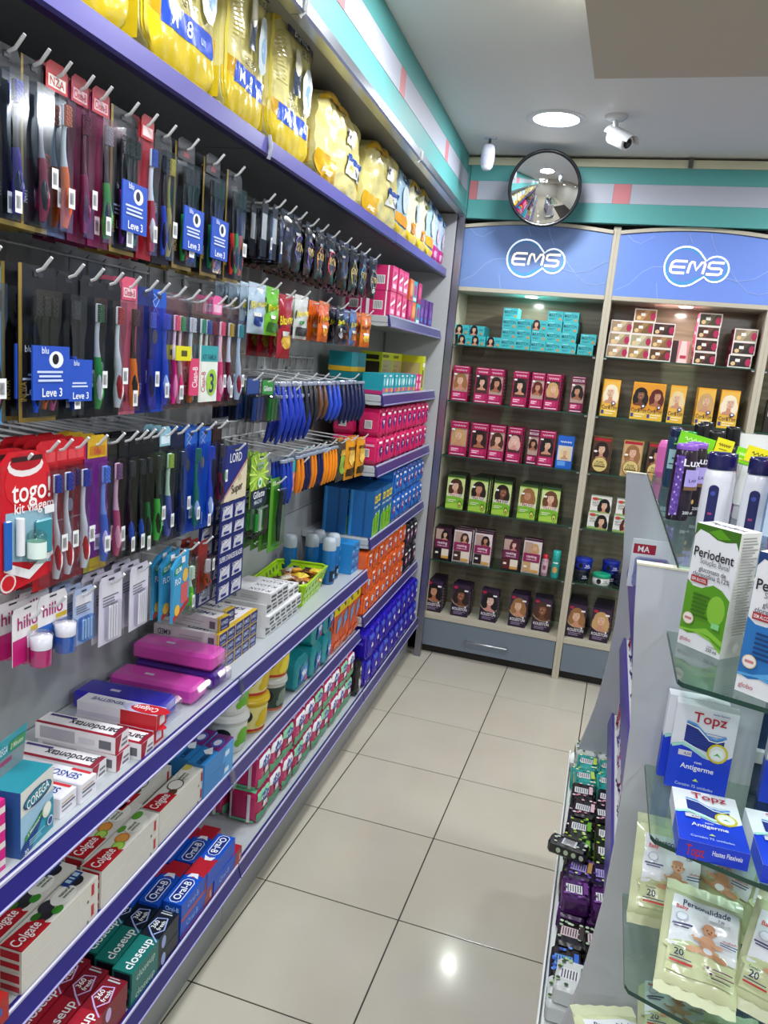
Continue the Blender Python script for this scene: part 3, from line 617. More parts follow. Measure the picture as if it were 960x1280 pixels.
# ================================================================== GOODS ON THE WALL SHELVING
def gplace(key, builder, x, y, z, label, cat, group=None, rz=0, tilt=None):
    return place(key, builder, G(x, y, z), RG+rz, label, cat, group, tilt)
def carton(name, w, d, h, base, front=(), top=(), left=(), right=(), back=(), **cols):
    def f():
        mb = MB(); mb.box(-w/2, w/2, -d/2, d/2, 0, h, base, **cols)
        for fc, it, wh in (('front', front, (w, h)), ('top', top, (w, d)), ('left', left, (d, h)), ('right', right, (d, h)), ('back', back, (w, h))):
            if it: mb.prt(fmap(w, d, h, fc), list(it), wh)
        return mb.build(name)
    return f
def softpack(name, w, d, h, col, front=(), left=(), top=None, seed=0, n=9, wr=.0016, pn=9, fine=0, off=.0014):
    """squarish film pack with rounded wrinkled edges"""
    def f():
        mb = MB(); rnd = random.Random(seed); ph = [rnd.uniform(0, 6.3) for _ in range(8)]
        def rr(a, m): return 1-.16*max(0, (abs(a)-.72)/.28)**2
        def wri(a, b, k): return wr*(math.sin(9*a+ph[k])*math.sin(7*b+ph[k+1])+.6*math.sin(21*a+13*b+ph[k+2]))+fine*(math.sin(20*b+2.5*math.sin(4*a+ph[k+3]))+.6*math.sin(11*b+12*a+ph[k+1]))*max(0, 1-max(abs(a), abs(b))**8)
        def P(fc, u, v, o=0):
            a, b = 2*u-1, 2*v-1
            cz = 1-.06*abs(a)**4
            if fc == 'front': return (a*w/2*rr(b, 0)*1, -d/2*(1-.22*max(abs(a), abs(b))**6)-wri(a, b, 0)-o, h/2+b*h/2*rr(a, 1))
            if fc == 'back': return (-a*w/2*rr(b, 0), d/2*(1-.22*max(abs(a), abs(b))**6)+o, h/2+b*h/2*rr(a, 1))
        for fc in ('front', 'back'):
            Q = [P(fc, i/n, j/n) for j in range(n+1) for i in range(n+1)]
            mb.add(Q, [(j*(n+1)+i, j*(n+1)+i+1, (j+1)*(n+1)+i+1, (j+1)*(n+1)+i) for j in range(n) for i in range(n)], col, True)
        # sides joining both outlines
        def ring(fc):
            r = [(i/n, 0) for i in range(n)]+[(1, j/n) for j in range(n)]+[(1-i/n, 1) for i in range(n)]+[(0, 1-j/n) for j in range(n)]
            return [P(fc, (u if fc == 'front' else 1-u), v) for u, v in r]
        A, B = ring('front'), ring('back'); m = len(A)
        C = [((a[0]+b[0])/2*1.07, (a[1]+b[1])/2, h/2+((a[2]+b[2])/2-h/2)*1.03) for a, b in zip(A, B)]
        C = [(c[0], c[1], max(.0, min(h, c[2]))) for c in C]
        def side(u, v, o):   # left side, u from back to front
            x = -w/2*1.0-.004*math.sin(PI*u)-o-.001
            return (x, d/2*.8-u*d*.8, v*h*.84+h*.08)
        top_ = top or col
        for R1, R2 in ((A, C), (C, B)):
            for i in range(m):
                j = (i+1) % m; tcol = top_ if (2*n < i+.5 < 3*n) else col
                mb.add([R1[i], R2[i], R2[j], R1[j]], [(0, 1, 2, 3)], tcol, True)
        mb.prt(lambda u, v, o: P('front', u, v, o+off), list(front), (w, h), dl=.0004, n=pn)
        if left: mb.prt(side, list(left), (d*.8, h*.84), lay0=.0022)
        return mb.build(name)
    return f
def row(desc, kind, builders, y0, dy, n, layers, x, z, dz, where, cat='package', deep=1, dx=.1, w=None, jit=.03, grp=None):
    for L in range(layers):
        for i in range(n):
            for k in range(deep):
                b = builders[(i+L) % len(builders)]; key = (desc, (i+L) % len(builders))
                lay = '' if layers == 1 else ', '+(['lower', 'upper'] if layers == 2 else ['lowest', 'middle', 'top'])[L]+' layer'
                dp = '' if k == 0 else ' rear row'
                lab = f"{desc}{dp}, {ORD[i]} from near end{lay}, {where}"
                gplace(key, b, x-k*dx+random.uniform(-.003, .003), y0+dy*(i+.5), z+.0008+L*dz, lab, cat, grp or f"{desc} rows, {where}", rz=random.uniform(-jit, jit))
# --- far bay, shelf by shelf
bar = [('r', .3, .25, .7, .6, 'eeeeee')]+[('r', .34+.05*i, .28, .36+.05*i, .57, '222222') for i in range(7)]
row('pink wrapped box', 'box', [carton('carton', .082, .1, .098, 'cf2f6c', front=[('r', .08, .1, .92, .9, 'e85a94'), ('e', .5, .6, .3, .22, 'c01f5c'), ('r', .2, .12, .8, .3, 'f6d4e2'), ('p', [(.1, .5), (.9, .75), (.9, .6), (.1, .38)], 'f4e9ee')], left=bar+[('r', 0, 0, .14, 1, 'f0e4ea'), ('r', .8, .0, .86, 1, 'f4e9ee')], top='b8255c')], 1.49, .09, 3, 2, -.055, 1.85, .1, 'top narrow shelf', 'box', deep=2, dx=.105, jit=.02)
row('magenta small box', 'box', [carton('carton', .075, .1, .09, 'b81f66', front=[('e', .5, .55, .32, .3, 'e04a8c'), ('t', ' ', .5, .55, .22, .6, 'f4dce8'), ('r', .1, .06, .9, .2, '7a1f6a')], left=[('r', .1, .1, .4, .9, 'e8cfdc')]),
     carton('carton', .075, .1, .09, 'd96a2c', front=[('e', .5, .55, .32, .3, 'f0a860'), ('r', .1, .06, .9, .2, 'c01f5c')]), carton('carton', .075, .1, .09, '2aa0b4', front=[('e', .5, .55, .32, .3, 'b01f7c'), ('r', .1, .06, .9, .2, 'e0f0f0')])], 1.79, .085, 3, 2, -.055, 1.85, .092, 'top narrow shelf', 'box', jit=.02)
row('purple box', 'box', [carton('carton', .08, .09, .125, '5b2f86', front=[('e', .5, .5, .25, .18, '8a5cc0'), ('r', .3, .15, .7, .3, '4a86d8'), ('t', ' ', .5, .75, .12, .7, 'd8c8f0')], left=[('r', .15, .1, .5, .9, '4a2470')])], 2.08, .095, 3, 1, -.055, 1.85, .1, 'top narrow shelf', 'box', jit=.02)
row('small teal box', 'box', [carton('carton', .046, .09, .085, '1d97a6', front=[('r', .1, .1, .9, .3, 'e0559a'), ('e', .5, .6, .3, .2, '8fe0e4'), ('r', .1, .86, .9, .95, 'd8f4f4')], left=[('r', 0, 0, 1, .18, 'b02a6c')]),
     carton('carton', .046, .09, .085, '27a5b2', front=[('r', .1, .1, .9, .3, 'e8a23c'), ('e', .5, .6, .3, .2, 'e8f8f8')], left=[('r', 0, 0, 1, .18, 'e8a23c')])], 1.49, .052, 12, 1, -.055, 1.532, .08, 'second narrow shelf', 'box', jit=.02)
row('small pink box', 'box', [carton('carton', .05, .09, .085, 'd8357c', front=[('r', .15, .15, .85, .5, 'f4b8d0'), ('e', .5, .75, .3, .14, 'f8e0ea')])], 2.13, .056, 2, 1, -.055, 1.532, .08, 'second narrow shelf', 'box', jit=.02)
row('teal yellow-based carton', 'box', [carton('carton', .1, .1, .08, '14848e', front=[('r', 0, 0, 1, .25, 'd8b02c'), ('t', ' ', .5, .6, .4, .5, 'd8f0f0')], left=[('r', 0, 0, 1, .25, 'd8b02c')])], 1.5, .105, 2, 2, -.2, 1.532, .082, 'second narrow shelf', 'box', jit=.02)
row('lime green large box', 'box', [carton('carton', .19, .1, .175, 'b4bf1c', front=[('r', .06, .08, .94, .8, 'a09870'), ('r', .06, .86, .6, .94, '5a6010')]+lines(.12, .6, .15, .7, 5, '8a8258'), left=[('r', .1, .15, .9, .75, '3a2c1e'), ('r', .15, .8, .85, .92, '20240c')], top='ccd42c')], 1.86, .2, 2, 1, -.17, 1.532, .1, 'second narrow shelf', 'box', jit=.03)
gplace('limeup', carton('carton', .065, .12, .175, 'bfca1e', front=[('r', .15, .1, .6, .6, '5a4634'), ('r', .2, .68, .85, .8, 'f4f4ec'), ('e', .6, .3, .2, .2, 'c9a27a')], left=[('r', .1, .1, .9, .8, 'b0a868')], top='ccd42c'), -.08, 2.33, 1.5328, 'lime green upright box at the far end of the second narrow shelf', 'box')
padprint = lambda c1, c2, c3: [('r', .08, .1, .92, .9, c1), ('p', [(.08, .45), (.92, .75), (.92, .55), (.08, .2)], c2), ('e', .45, .5, .24, .2, c3), ('e', .5, .52, .12, .09, 'f2eef6'), ('r', .15, .78, .6, .86, 'f4f0f4')]
row('hot pink pad pack', 'package', [softpack('pad_pack', .098, .1, .118, 'f:cf1f62', front=padprint('d92a6c', 'e86aa0', '3a2470'), left=bar+[('r', .05, .7, .95, .8, 'f0a0c0')], seed=1), softpack('pad_pack', .098, .1, .118, 'f:c81c5c', front=padprint('cf2466', 'e05a94', '4a2f80'), left=bar, seed=2)], 1.49, .1, 10, 2, -.055, 1.234, .119, 'third narrow shelf', deep=2, dx=.11)
row('tall blue tampon box', 'box', [carton('carton', .062, .11, .2, '1c5e9c', front=[('r', 0, 0, 1, .4, '7cc02c'), ('p', [(0, .4), (1, .55), (1, .3), (0, .3)], '7cc02c'), ('r', .15, .74, .85, .9, 'e8d02c'), ('t', 'SECO', .5, .82, .07, .6, '1c3e7c'), ('t', 'Intimus', .5, .66, .06, .8, 'e8f2fa'), ('e', .6, .5, .08, .03, 'f4f8fc'), ('s', [(.3, .1), (.4, .3), (.35, .45)], .003, '2f7a1c'), ('s', [(.6, .1), (.55, .28), (.62, .4)], .003, '2f7a1c')], left=[('r', .05, 0, .15, 1, '2f86c8'), ('r', .6, 0, .68, 1, '184a80')], top='c8d82c')], 1.5, .066, 5, 1, -.06, .919, .1, 'fourth narrow shelf', 'box', deep=2, dx=.115, jit=.02)
row('royal blue pad pack', 'package', [softpack('pad_pack', .082, .1, .122, 'f:1759b4', front=padprint('1c66c4', '3f98e0', 'b0203c'), left=[('r', .1, .75, .9, .92, '2f86d8'), ('r', .1, .1, .9, .3, 'c0203c')], seed=3), softpack('pad_pack', .082, .1, .122, 'f:1a62c0', front=padprint('2270cc', '5ab0ea', '2a2a8c'), left=[('r', .1, .75, .9, .92, '2f86d8')], seed=4)], 1.85, .084, 8, 2, -.055, .919, .123, 'fourth narrow shelf', deep=2, dx=.11)
row('orange pad pack', 'package', [softpack('pad_pack', .09, .1, .096, 'f:dd5a1c', front=padprint('e8682a', 'f08a4a', '23409c'), left=[('r', .1, .1, .55, .8, '2a3f90')], seed=5), softpack('pad_pack', .09, .1, .096, 'f:d4541c', front=[('r', .1, .1, .9, .9, 'e06024'), ('p', [(.2, .2), (.8, .3), (.9, .8), (.3, .9)], '2a489c'), ('e', .5, .55, .2, .14, 'b8d4f0')], left=[('r', .1, .1, .55, .8, '2a3f90')], seed=6)], 1.47, .092, 8, 3, -.052, .569, .097, 'fifth narrow shelf', deep=1)
row('black and blue pad pack', 'package', [softpack('pad_pack', .09, .1, .13, 'f:1c1c2a', front=padprint('20222f', '3a66b8', '8a3a6c'), left=[('r', .2, .1, .8, .7, '2a4a98')], seed=7)], 2.23, .095, 3, 2, -.055, .569, .131, 'fifth narrow shelf')
bl = lambda s: softpack('pad_pack', .1, .12, .128, 'f:2416a4', front=[('r', .06, .06, .94, .94, '2a1ab0'), ('p', [(.1, .4), (.9, .7), (.9, .45), (.1, .15)], 'd43a54'), ('p', [(.1, .3), (.9, .6), (.9, .5), (.1, .2)], 'f0eef8'), ('r', .2, .72, .8, .9, '4a66d8'), ('e', .6, .5, .14, .1, 'f0eef8')], left=[('r', .1, .1, .4, .45, 'eeeef4')]+[('r', .12+.04*i, .13, .135+.04*i, .42, '222233') for i in range(6)]+[('r', .1, .6, .9, .72, '4a4ad0')], top='f:2c1cc0', seed=s)
row('deep blue pad pack', 'package', [bl(8), bl(9), bl(10)], 1.5, .104, 10, 2, -.035, .227, .129, 'far bottom shelf', deep=2, dx=.125, jit=.05)
# --- middle bay bottom: pink and mint packs
def mint(top, s): return softpack('pad_pack', .096, .105, .113, 'f:b8245c' if top != 'w' else 'f:c4356c', front=[('r', .04, .04, .96, .34, '63b184'), ('p', [(.04, .3), (.5, .42), (.96, .3), (.96, .2), (.04, .2)], '63b184'), ('r', .04, .7, .96, .95, '8fd8ae' if top == 'g' else 'f2f2f6'), ('e', .5, .74, .3, .15, '4a5aa4'), ('t', 'Intimus', .5, .75, .1, .5, 'eef0fa'), ('p', [(.35, .42), (.7, .42), (.6, .62), (.4, .58)], 'f0e4ea')], left=[('r', .02, 0, .1, 1, 'cfc0cc'), ('r', .72, 0, .84, 1, 'd8d0d8'), ('r', .12, .1, .16, .9, 'a01c50'), ('r', .2, .1, .22, .9, 'a01c50'), ('r', 0, 0, 1, .08, '63b184')], top='f:7cd8a4' if top == 'g' else 'f:f0f0f4', seed=s)
row('pink and mint pad pack', 'package', [mint('g', 11), mint('w', 12), mint('w', 13)], .385, .1, 10, 2, -.05, .227, .114, 'middle bottom shelf', deep=2, dx=.115)
gplace('blackpack', softpack('pad_pack', .06, .1, .16, 'f:17171c', front=[('e', .5, .5, .3, .35, 'c9c9cc'), ('e', .45, .6, .2, .15, '3a3a44')], seed=15), -.03, 1.435, .2268, 'black pack with a pale print between pink and deep blue packs', 'package')
# --- middle bay second shelf
def tub(c, lab, lid='d8d8d4', r=.062, h=.118):
    def f():
        e = empty('cream_tub'); mb = MB(); mb.lathe([(r*.8, 0), (r*.84, .003), (r*.98, h*.86)], c, 28)
        R = lambda v: r*.84+(r*.14)*v
        mp = lambda u, v, o: ((R(v)+.0008+o)*math.sin((u-.5)*3.4-.35), -(R(v)+.0008+o)*math.cos((u-.5)*3.4-.35), .006+v*h*.78)
        mb.prt(mp, [('r', .0, .1, 1, .9, lab[0]), ('r', 0, .0, 1, .1, lab[2]), ('e', .35, .58, .13, .26, '1c1c1c'), ('t', ' ', .35, .58, .12, .18, 'e8e8e8'), ('e', .7, .5, .12, .3, lab[1]), ('e', .82, .35, .1, .2, lab[1]), ('e', .6, .3, .06, .14, lab[1])], (r*3.2, h*.78), n=10); mb.build('tub_body', e)
        mb = MB(); mb.lathe([(r*1.0, h*.83), (r*1.05, h*.84), (r*1.05, h*.9), (r*1.02, h*.91), (r*1.02, h*.96), (r*.96, h), (.0001, h*.985)], 'g:'+lid, 28); mb.build('lid', e); return e
    return f
GW = tub('g:d8dad2', ('e4e6de', '6ab42c', 'd8dad2')); YW = tub('g:d8b41c', ('e8dc8c', 'd8b800', 'c0352c'), 'd9b824'); YL = tub('g:e0d890', ('e6c83c', 'f0dc3c', 'b8352c'), 'd8c03c'); DK = tub('g:d4d4cc', ('3a4a40', '7a8a7c', 'c8704c'), 'c8c8c4', r=.055)
gplace('tubG', GW, -.085, .325, .5108, 'white tub with green leaf label, bottom of its stack', 'tub', rz=-.5)
gplace('tubG', GW, -.085, .325, .5108+.119, 'white tub with green leaf label, on top of another', 'tub', rz=-.5)
gplace('tubG', GW, -.2, .36, .5108, 'white tub standing behind the green labelled pair', 'tub', rz=.3)
gplace('tubY', YW, -.08, .465, .5108, 'yellow tub with black round mark, bottom of its stack', 'tub', rz=-.5)
gplace('tubY', YW, -.08, .465, .5108+.119, 'yellow tub with red band, on top of a yellow tub', 'tub', rz=-.4)
gplace('tubY', YW, -.21, .5, .5108, 'yellow tub at the back of the second shelf', 'tub', rz=.4)
gplace('tubD', DK, -.075, .62, .5108, 'white tub with dark green label under a yellow tub', 'tub', rz=-.5)
gplace('tubL', YL, -.075, .62, .5108+.119, 'yellow labelled tub on top of the dark labelled one', 'tub', rz=-.5)
tl = lambda s: softpack('pad_pack', .12, .13, .12, 'f:1f8f98', front=[('p', [(.15, .2), (.85, .3), (.9, .85), (.2, .75)], '1c3c9c'), ('p', [(.25, .3), (.75, .38), (.8, .7), (.3, .62)], '5a9ad8'), ('e', .5, .5, .2, .1, 'e8e4f0'), ('e', .65, .3, .14, .08, 'c84a8c')], left=[('e', .35, .5, .1, .1, '2fa4ac'), ('e', .6, .7, .08, .08, '2fa4ac')], seed=s)
row('teal pad pack', 'package', [tl(20), tl(21)], .74, .128, 3, 1, -.085, .511, .12, 'middle second shelf', jit=.12)
for k in range(2): gplace(('teal pad pack', k % 2), tl(20), -.085, .935+.13*k, .5118+.121, f"teal pad pack lying on the lower layer, {['nearer','farther'][k]} one", 'package', rz=.08)
yo = lambda s: softpack('pad_pack', .1, .1, .225, 'f:d9561c', front=[('r', .04, .72, .96, .96, 'e6cf1c'), ('e', .4, .84, .12, .06, '2a2a30'), ('p', [(.04, .4), (.96, .55), (.96, .72), (.04, .72)], '23408c'), ('p', [(.3, .35), (.8, .5), (.8, .68), (.4, .6)], '6aa4d8'), ('r', .15, .1, .85, .2, 'e8784a')], left=[('r', .0, .3, .6, .6, '2a2f80')], top='f:e6cf1c', seed=s)
row('orange and yellow pad pack', 'package', [yo(22), yo(23)], 1.14, .082, 4, 1, -.07, .511, .12, 'middle second shelf', jit=.04)
# --- middle bay main shelf: K-LOX and KMED cartons
def slim(brandtxt, col_end, base='e4e4e4', side=(), w=.036, d=.15, h=.03, stripe=None):
    """tube carton, long axis away from the aisle, writing upside down to the aisle as placed"""
    f_ = [('r', .04, .06, .96, .94, col_end)] if col_end else []
    if col_end: f_ += [('t', brandtxt, .5, .5, .4, .8, 'd8dcf0')]
    else: f_ += [('r', .12, .55, .9, .78, '4a4e56'), ('r', .12, .22, .9, .42, '4a4e56')]
    if stripe: f_ = [('r', 0, 0, .08, 1, stripe), ('r', 0, .9, 1, 1, stripe)]+f_
    return carton('tube_carton', w, d, h, base, front=f_, left=[('t', brandtxt, .2, .45, .5, .22, '35406e', 180), ('r', .45, .35, .62, .42, '9a9aa0'), ('r', .45, .5, .72, .56, '9a9aa0'), ('r', .86, .2, .95, .8, 'b0b0b4')], top=[('t', brandtxt, .5, .55, .24, -.0+.8, '202c5c', 180)] if False else [('r', .2, .25, .8, .3, '30386a'), ('r', .25, .4, .75, .43, '9a9aa8')])
def toptext(txt, w, d, h, col, hf, wf, v=.5, u=.5):
    """writing along the depth of the box top, read from the far side"""
    return (txt, w, d, h, col, hf, wf, v, u)
def tubebox(name, w, d, h, base, top=(), left=(), front=(), ttxt=(), ltxt=(), **cols):
    """w along the shelf, d away from the aisle. ttxt printed along the depth and upside down seen from the aisle"""
    def f():
        mb = MB(); mb.box(-w/2, w/2, -d/2, d/2, 0, h, base, **cols)
        mb.prt(fmap(w, d, h, 'front'), list(front), (w, h)); mb.prt(fmap(w, d, h, 'left'), list(left)+[t for t in ltxt], (d, h))
        # top face: u along depth from aisle to back, v across
        mp = lambda u, v, o: (-w/2+v*w, -d/2+u*d, h+o)
        mp2 = lambda u, v, o: mp(u, v, o)
        mb.prt(lambda u, v, o: (w/2-v*w, -d/2+u*d, h+o), list(top)+list(ttxt), (d, w)) if False else mb.prt(lambda u, v, o: (-w/2+(1-v)*w, -d/2+u*d, h+o), list(top)+list(ttxt), (d, w))
        return mb.build(name)
    return f
KL = tubebox('tube_carton', .046, .15, .036, 'dcdcdc', top='' or [('r', 0, 0, 1, 1, 'e4e4e6')], ttxt=[('t', 'K-LOX', .34, .5, .42, .5, '202640')], front=[('r', .14, .56, .88, .8, '5a5c62'), ('r', .14, .2, .88, .42, '5a5c62')], left=[('r', .06, .2, .2, .75, '8a8c92'), ('r', .3, .3, .7, .36, 'a4a6ac'), ('r', .3, .5, .6, .55, 'a4a6ac')])
for L in range(4):
    for i in range(6 if L < 3 else 3):
        gplace('klox', KL, -.14+(.012 if L % 2 else 0), .545+.0475*i+(.0 if L < 3 else .012), .7858+.0365*L, f"white ointment carton, {ORD[i]} from near end, {['lowest','second','third','top'][L]} layer", 'box', 'white ointment cartons stacked by the basket', rz=random.uniform(-.012, .012)+(0 if L < 3 else -.06))
KM = tubebox('tube_carton', .05, .2, .038, 'e2dcdf', top=[('r', 0, 0, .07, 1, 'd8b21c')], ttxt=[('t', 'KMED', .35, .5, .4, .5, '22306e')], front=[('r', .0, .0, 1, 1, 'd8b21c'), ('r', .06, .04, 1, .96, '232d66'), ('t', 'KMED', .5, .6, .3, .7, 'c8d0f0'), ('r', .2, .15, .8, .25, '8a94c8')], left=[('t', 'KMED', .16, .5, .42, .2, '3a3058', 180), ('r', .4, .3, .7, .34, 'a8a0a8'), ('r', .4, .5, .75, .54, 'a8a0a8'), ('r', .84, .15, .93, .7, '6a6470'), ('r', .97, 0, 1, 1, 'd8b21c')])
for L in range(3):
    for i in range(5):
        gplace('kmed', KM, -.17, .235+.0515*i, .7858+.0385*L, f"lubricant carton, navy and yellow end, {ORD[i]} from near end, {['lowest','second','third','top'][L]} layer", 'box', 'navy ended cartons stacked beside the pink cases', rz=random.uniform(-.01, .01))
for k, (x, y, z, r) in enumerate(((-.175, .262, .9015, .1), (-.19, .325, .9015, .07))):
    gplace('kmed', KM, x, y, z+.0005, f"loose lubricant carton lying askew on top of the stack, {['front','rear'][k]} one", 'box', rz=-r)
# --- clear wrapped soap cases
def case(col, w=.085, d=.235, h=.045):
    def f():
        e = empty('travel_case'); mb = MB(); mb.box(-w/2, w/2, -d/2, d/2, 0, h, 'g:'+col, ch=.008); mb.build('case_body', e)
        mb = MB(); mb.prt(lambda u, v, o: (-w/2+u*w, -d/2+v*d, h+.0002+o), [('r', .42, .55, .55, .66, 'e8e4ea')], (w, d)); mb.build('sticker', e)
        mb = MB(); e2 = .003
        mb.box(-w/2-e2, w/2+e2, -d/2-.016, d/2+.012, -.0+.0005, h+e2, 't:f4f0fa', ch=.01); mb.build('clear_wrap', e); return e
    return f
gplace('caseP', case('e054b4'), -.155, .045, .7862, 'pink plastic travel case, nearest of the two pink ones', 'case', rz=.02)
gplace('caseV', case('4a1f8c'), -.15, .152, .7862, 'violet travel case under the farther pink case', 'case', rz=.0)
gplace('caseP', case('e054b4'), -.155, .148, .7862+.05, 'pink plastic travel case lying on the violet case', 'case', rz=.01)
gplace('caseB', case('2a1fae'), -.175, -.075, .7862, 'royal blue plastic travel case beside the toothpaste boxes', 'case', rz=.04)
# --- toothpaste and denture boxes on the main shelf
CS = tubebox('toothpaste_box', .045, .2, .036, 'e9e6ee', top=[('p', [(0, 0), (.38, 0), (.5, .5), (.38, 1), (0, 1)], 'c7c4e4'), ('e', .14, .5, .24, .48, 'c4202c')], ttxt=[('t', 'Colgate', .2, .5, .42, .3, 'f8f0f0'), ('t', 'SENSITIVE', .68, .45, .3, .4, '3a4a8c')], left=[('r', 0, .1, .9, .4, 'd4d0e0'), ('r', .55, .0, 1, 1, 'c4202c')], front=[('r', 0, 0, 1, 1, 'c4202c'), ('r', .3, .2, .8, .8, 'e8e4ee')])
gplace('colsens', CS, -.12, -.182, .7858, 'white and red sensitive toothpaste box, lower, beside the blue case', 'toothpaste box')
gplace('colsens', CS, -.115, -.181, .7858+.0365, 'white and red sensitive toothpaste box, upper, beside the blue case', 'toothpaste box', rz=.03)
PX = tubebox('toothpaste_box', .05, .19, .038, 'efecee', top=[('r', 0, .82, 1, 1, 'a01c34'), ('r', .0, 0, .06, 1, '8c1c34'), ('r', .62, .1, .95, .26, '4a3a7c')], ttxt=[('t', 'parodontax', .36, .5, .44, .6, '232030')], left=[('r', .06, .15, .5, .85, 'b8b6be'), ('r', .8, .2, .95, .7, '6a6a72'), ('r', .55, .3, .75, .6, 'd4d2d8')], front=[('r', 0, 0, 1, 1, 'e8e4e8'), ('p', [(0, 0), (.25, 0), (.5, 1), (0, 1)], 'a01c34'), ('r', .45, .2, .9, .35, '70707a'), ('r', .5, .5, .9, .62, '70707a')])
gplace('parod', PX, -.105, -.243, .7858, 'white and dark red gum toothpaste box overhanging the shelf edge side', 'toothpaste box')
gplace('parod', PX, -.125, -.305, .7858, 'gum toothpaste box at the bottom, under the tilted one', 'toothpaste box')
gplace('parod', PX, -.13, -.306, .7858+.0385, 'white and dark red gum toothpaste box on top of another', 'toothpaste box', rz=.03)
gplace('parod', PX, -.14, -.37, .7858, 'gum toothpaste box lying behind the sensitive toothpaste boxes', 'toothpaste box', rz=.04)
SE = tubebox('toothpaste_box', .05, .19, .04, 'eceaf0', top=[('r', .05, .0, .28, .16, 'd0303c'), ('r', 0, .9, 1, 1, 'dcdae4')], ttxt=[('t', 'SENSODYNE', .42, .5, .38, .62, '2a4a9c')], left=[('r', .06, .12, .6, .8, 'b4b4be')], front=[('r', .1, .5, .9, .6, '6a6a7c'), ('r', .1, .3, .7, .38, '8a8a9a'), ('r', .1, .7, .8, .76, 'c0a060')])
gplace('senso', SE, -.12, -.43, .7858, 'white sensitive toothpaste box with blue writing, farther one', 'toothpaste box')
gplace('senso', SE, -.125, -.488, .7858, 'white sensitive toothpaste box with blue writing next to the denture box', 'toothpaste box', rz=.03)
# denture cleaner box with lifted lid
def corega():
    w, d, h = .1, .06, .125; e = empty('denture_cleaner_box'); mb = MB(); mb.box(-w/2, w/2, -d/2, d/2, 0, h, 'e8ecec', front='9cc4dc', left='2a5a9c', right='d8dcdc', top='2a8a9a')
    swo = [('p', [(0, .62), (1, .62), (1, 1), (0, 1)], 'd9dcd4'), ('p', [(0, 0), (1, 0), (1, .5), (.45, .38), (0, .1)], '1f8fa4'), ('p', [(0, 0), (.35, 0), (1, .32), (1, .4), (.4, .3), (0, .08)], '25a0b0'), ('p', [(0, .0), (.3, .0), (.75, .42), (.6, .45), (0, .14)], '24468c'),
           ('e', .5, .76, .44, .13, '1c3a6c'), ('e', .5, .77, .41, .1, '1f7f90'), ('t', 'COREGA', .5, .765, .13, .68, 'f4f8f8', 8), ('t', ' ', .66, .64, .05, .2, '6a7a7c'),
           ('p', [(.1, .2), (.62, .38), (.66, .46), (.12, .28)], '3a9a44'), ('t', '3 Minutos*', .36, .325, .05, .46, 'f0f8f0', 20), ('e', .76, .4, .14, .12, 'dfe4d4'), ('e', .77, .41, .11, .095, 'eef0e2'), ('e', .86, .18, .09, .075, 'e8f0f4'), ('e', .86, .18, .07, .058, '24468c'), ('t', '30', .12, .06, .07, .16, 'e8f4f4')]+lines(.2, .7, .1, .2, 3, '9fd8e0')
    mb.prt(fmap(w, d, h), swo, (w, h)); mb.build('box_body', e)
    mb = MB(); mb.prt(lambda u, v, o: (-w/2+u*w, -.028+o*0, v*h), [], (w, h))
    m2 = MB(); m2.add([(-w/2, d/2, h), (w/2, d/2, h), (w/2, d/2-.01, h+.075), (-w/2, d/2-.01, h+.075), (-w/2, d/2+.001, h), (w/2, d/2+.001, h), (w/2, d/2-.009, h+.075), (-w/2, d/2-.009, h+.075)], [(0, 1, 2, 3), (7, 6, 5, 4), (0, 3, 7, 4), (1, 5, 6, 2), (3, 2, 6, 7)], '2aa0ae')
    lm = lambda u, v, o: (-w/2+u*w, d/2-.01*v-.0004-o, h+v*.075)
    m2.prt(lm, [('r', 0, 0, 1, .5, '8a9a9c'), ('r', .5, .55, .95, .8, '3a9a44'), ('t', '3 Minutos', .72, .67, .14, .36, 'e8f4e8'), ('t', 'COREGA', .24, .7, .2, .4, 'eaf4f6'), ('r', .1, .3, .6, .42, 'b03a6c')], (w, .075)); m2.build('lid_flap', e)
    return e
gplace('corega', corega, -.052, -.585, .7858, 'teal and blue denture cleaner box with a raised lid flap', 'box', rz=.12)
CP = carton('carton', .07, .12, .032, 'd81f84', front=[('r', 0, .25, 1, .62, 'e8dcd8'), ('r', .1, .35, .4, .5, 'b0a0a0'), ('t', ' ', .5, .82, .2, .6, 'f8e8f0')], left=[('r', 0, .3, 1, .6, 'e8dcd8')], top='d44a9c')
for k in range(4): gplace('pinkbox', CP, -.085, -.692, .7858+.0325*k, f"magenta and white flat box, {['lowest','second','third','topmost'][k]} of the stack at left edge", 'box')
gplace('corbox2', carton('carton', .09, .05, .17, 'c9b4dc', front=[('r', .1, .1, .9, .9, 'b8a0d0'), ('t', 'COREGA', .5, .8, .07, .8, '1c4a7c')]+lines(.15, .9, .2, .6, 6, 'e8e0f0')), -.12, -.66, .7858, 'lilac upright box behind the denture cleaner box', 'box')
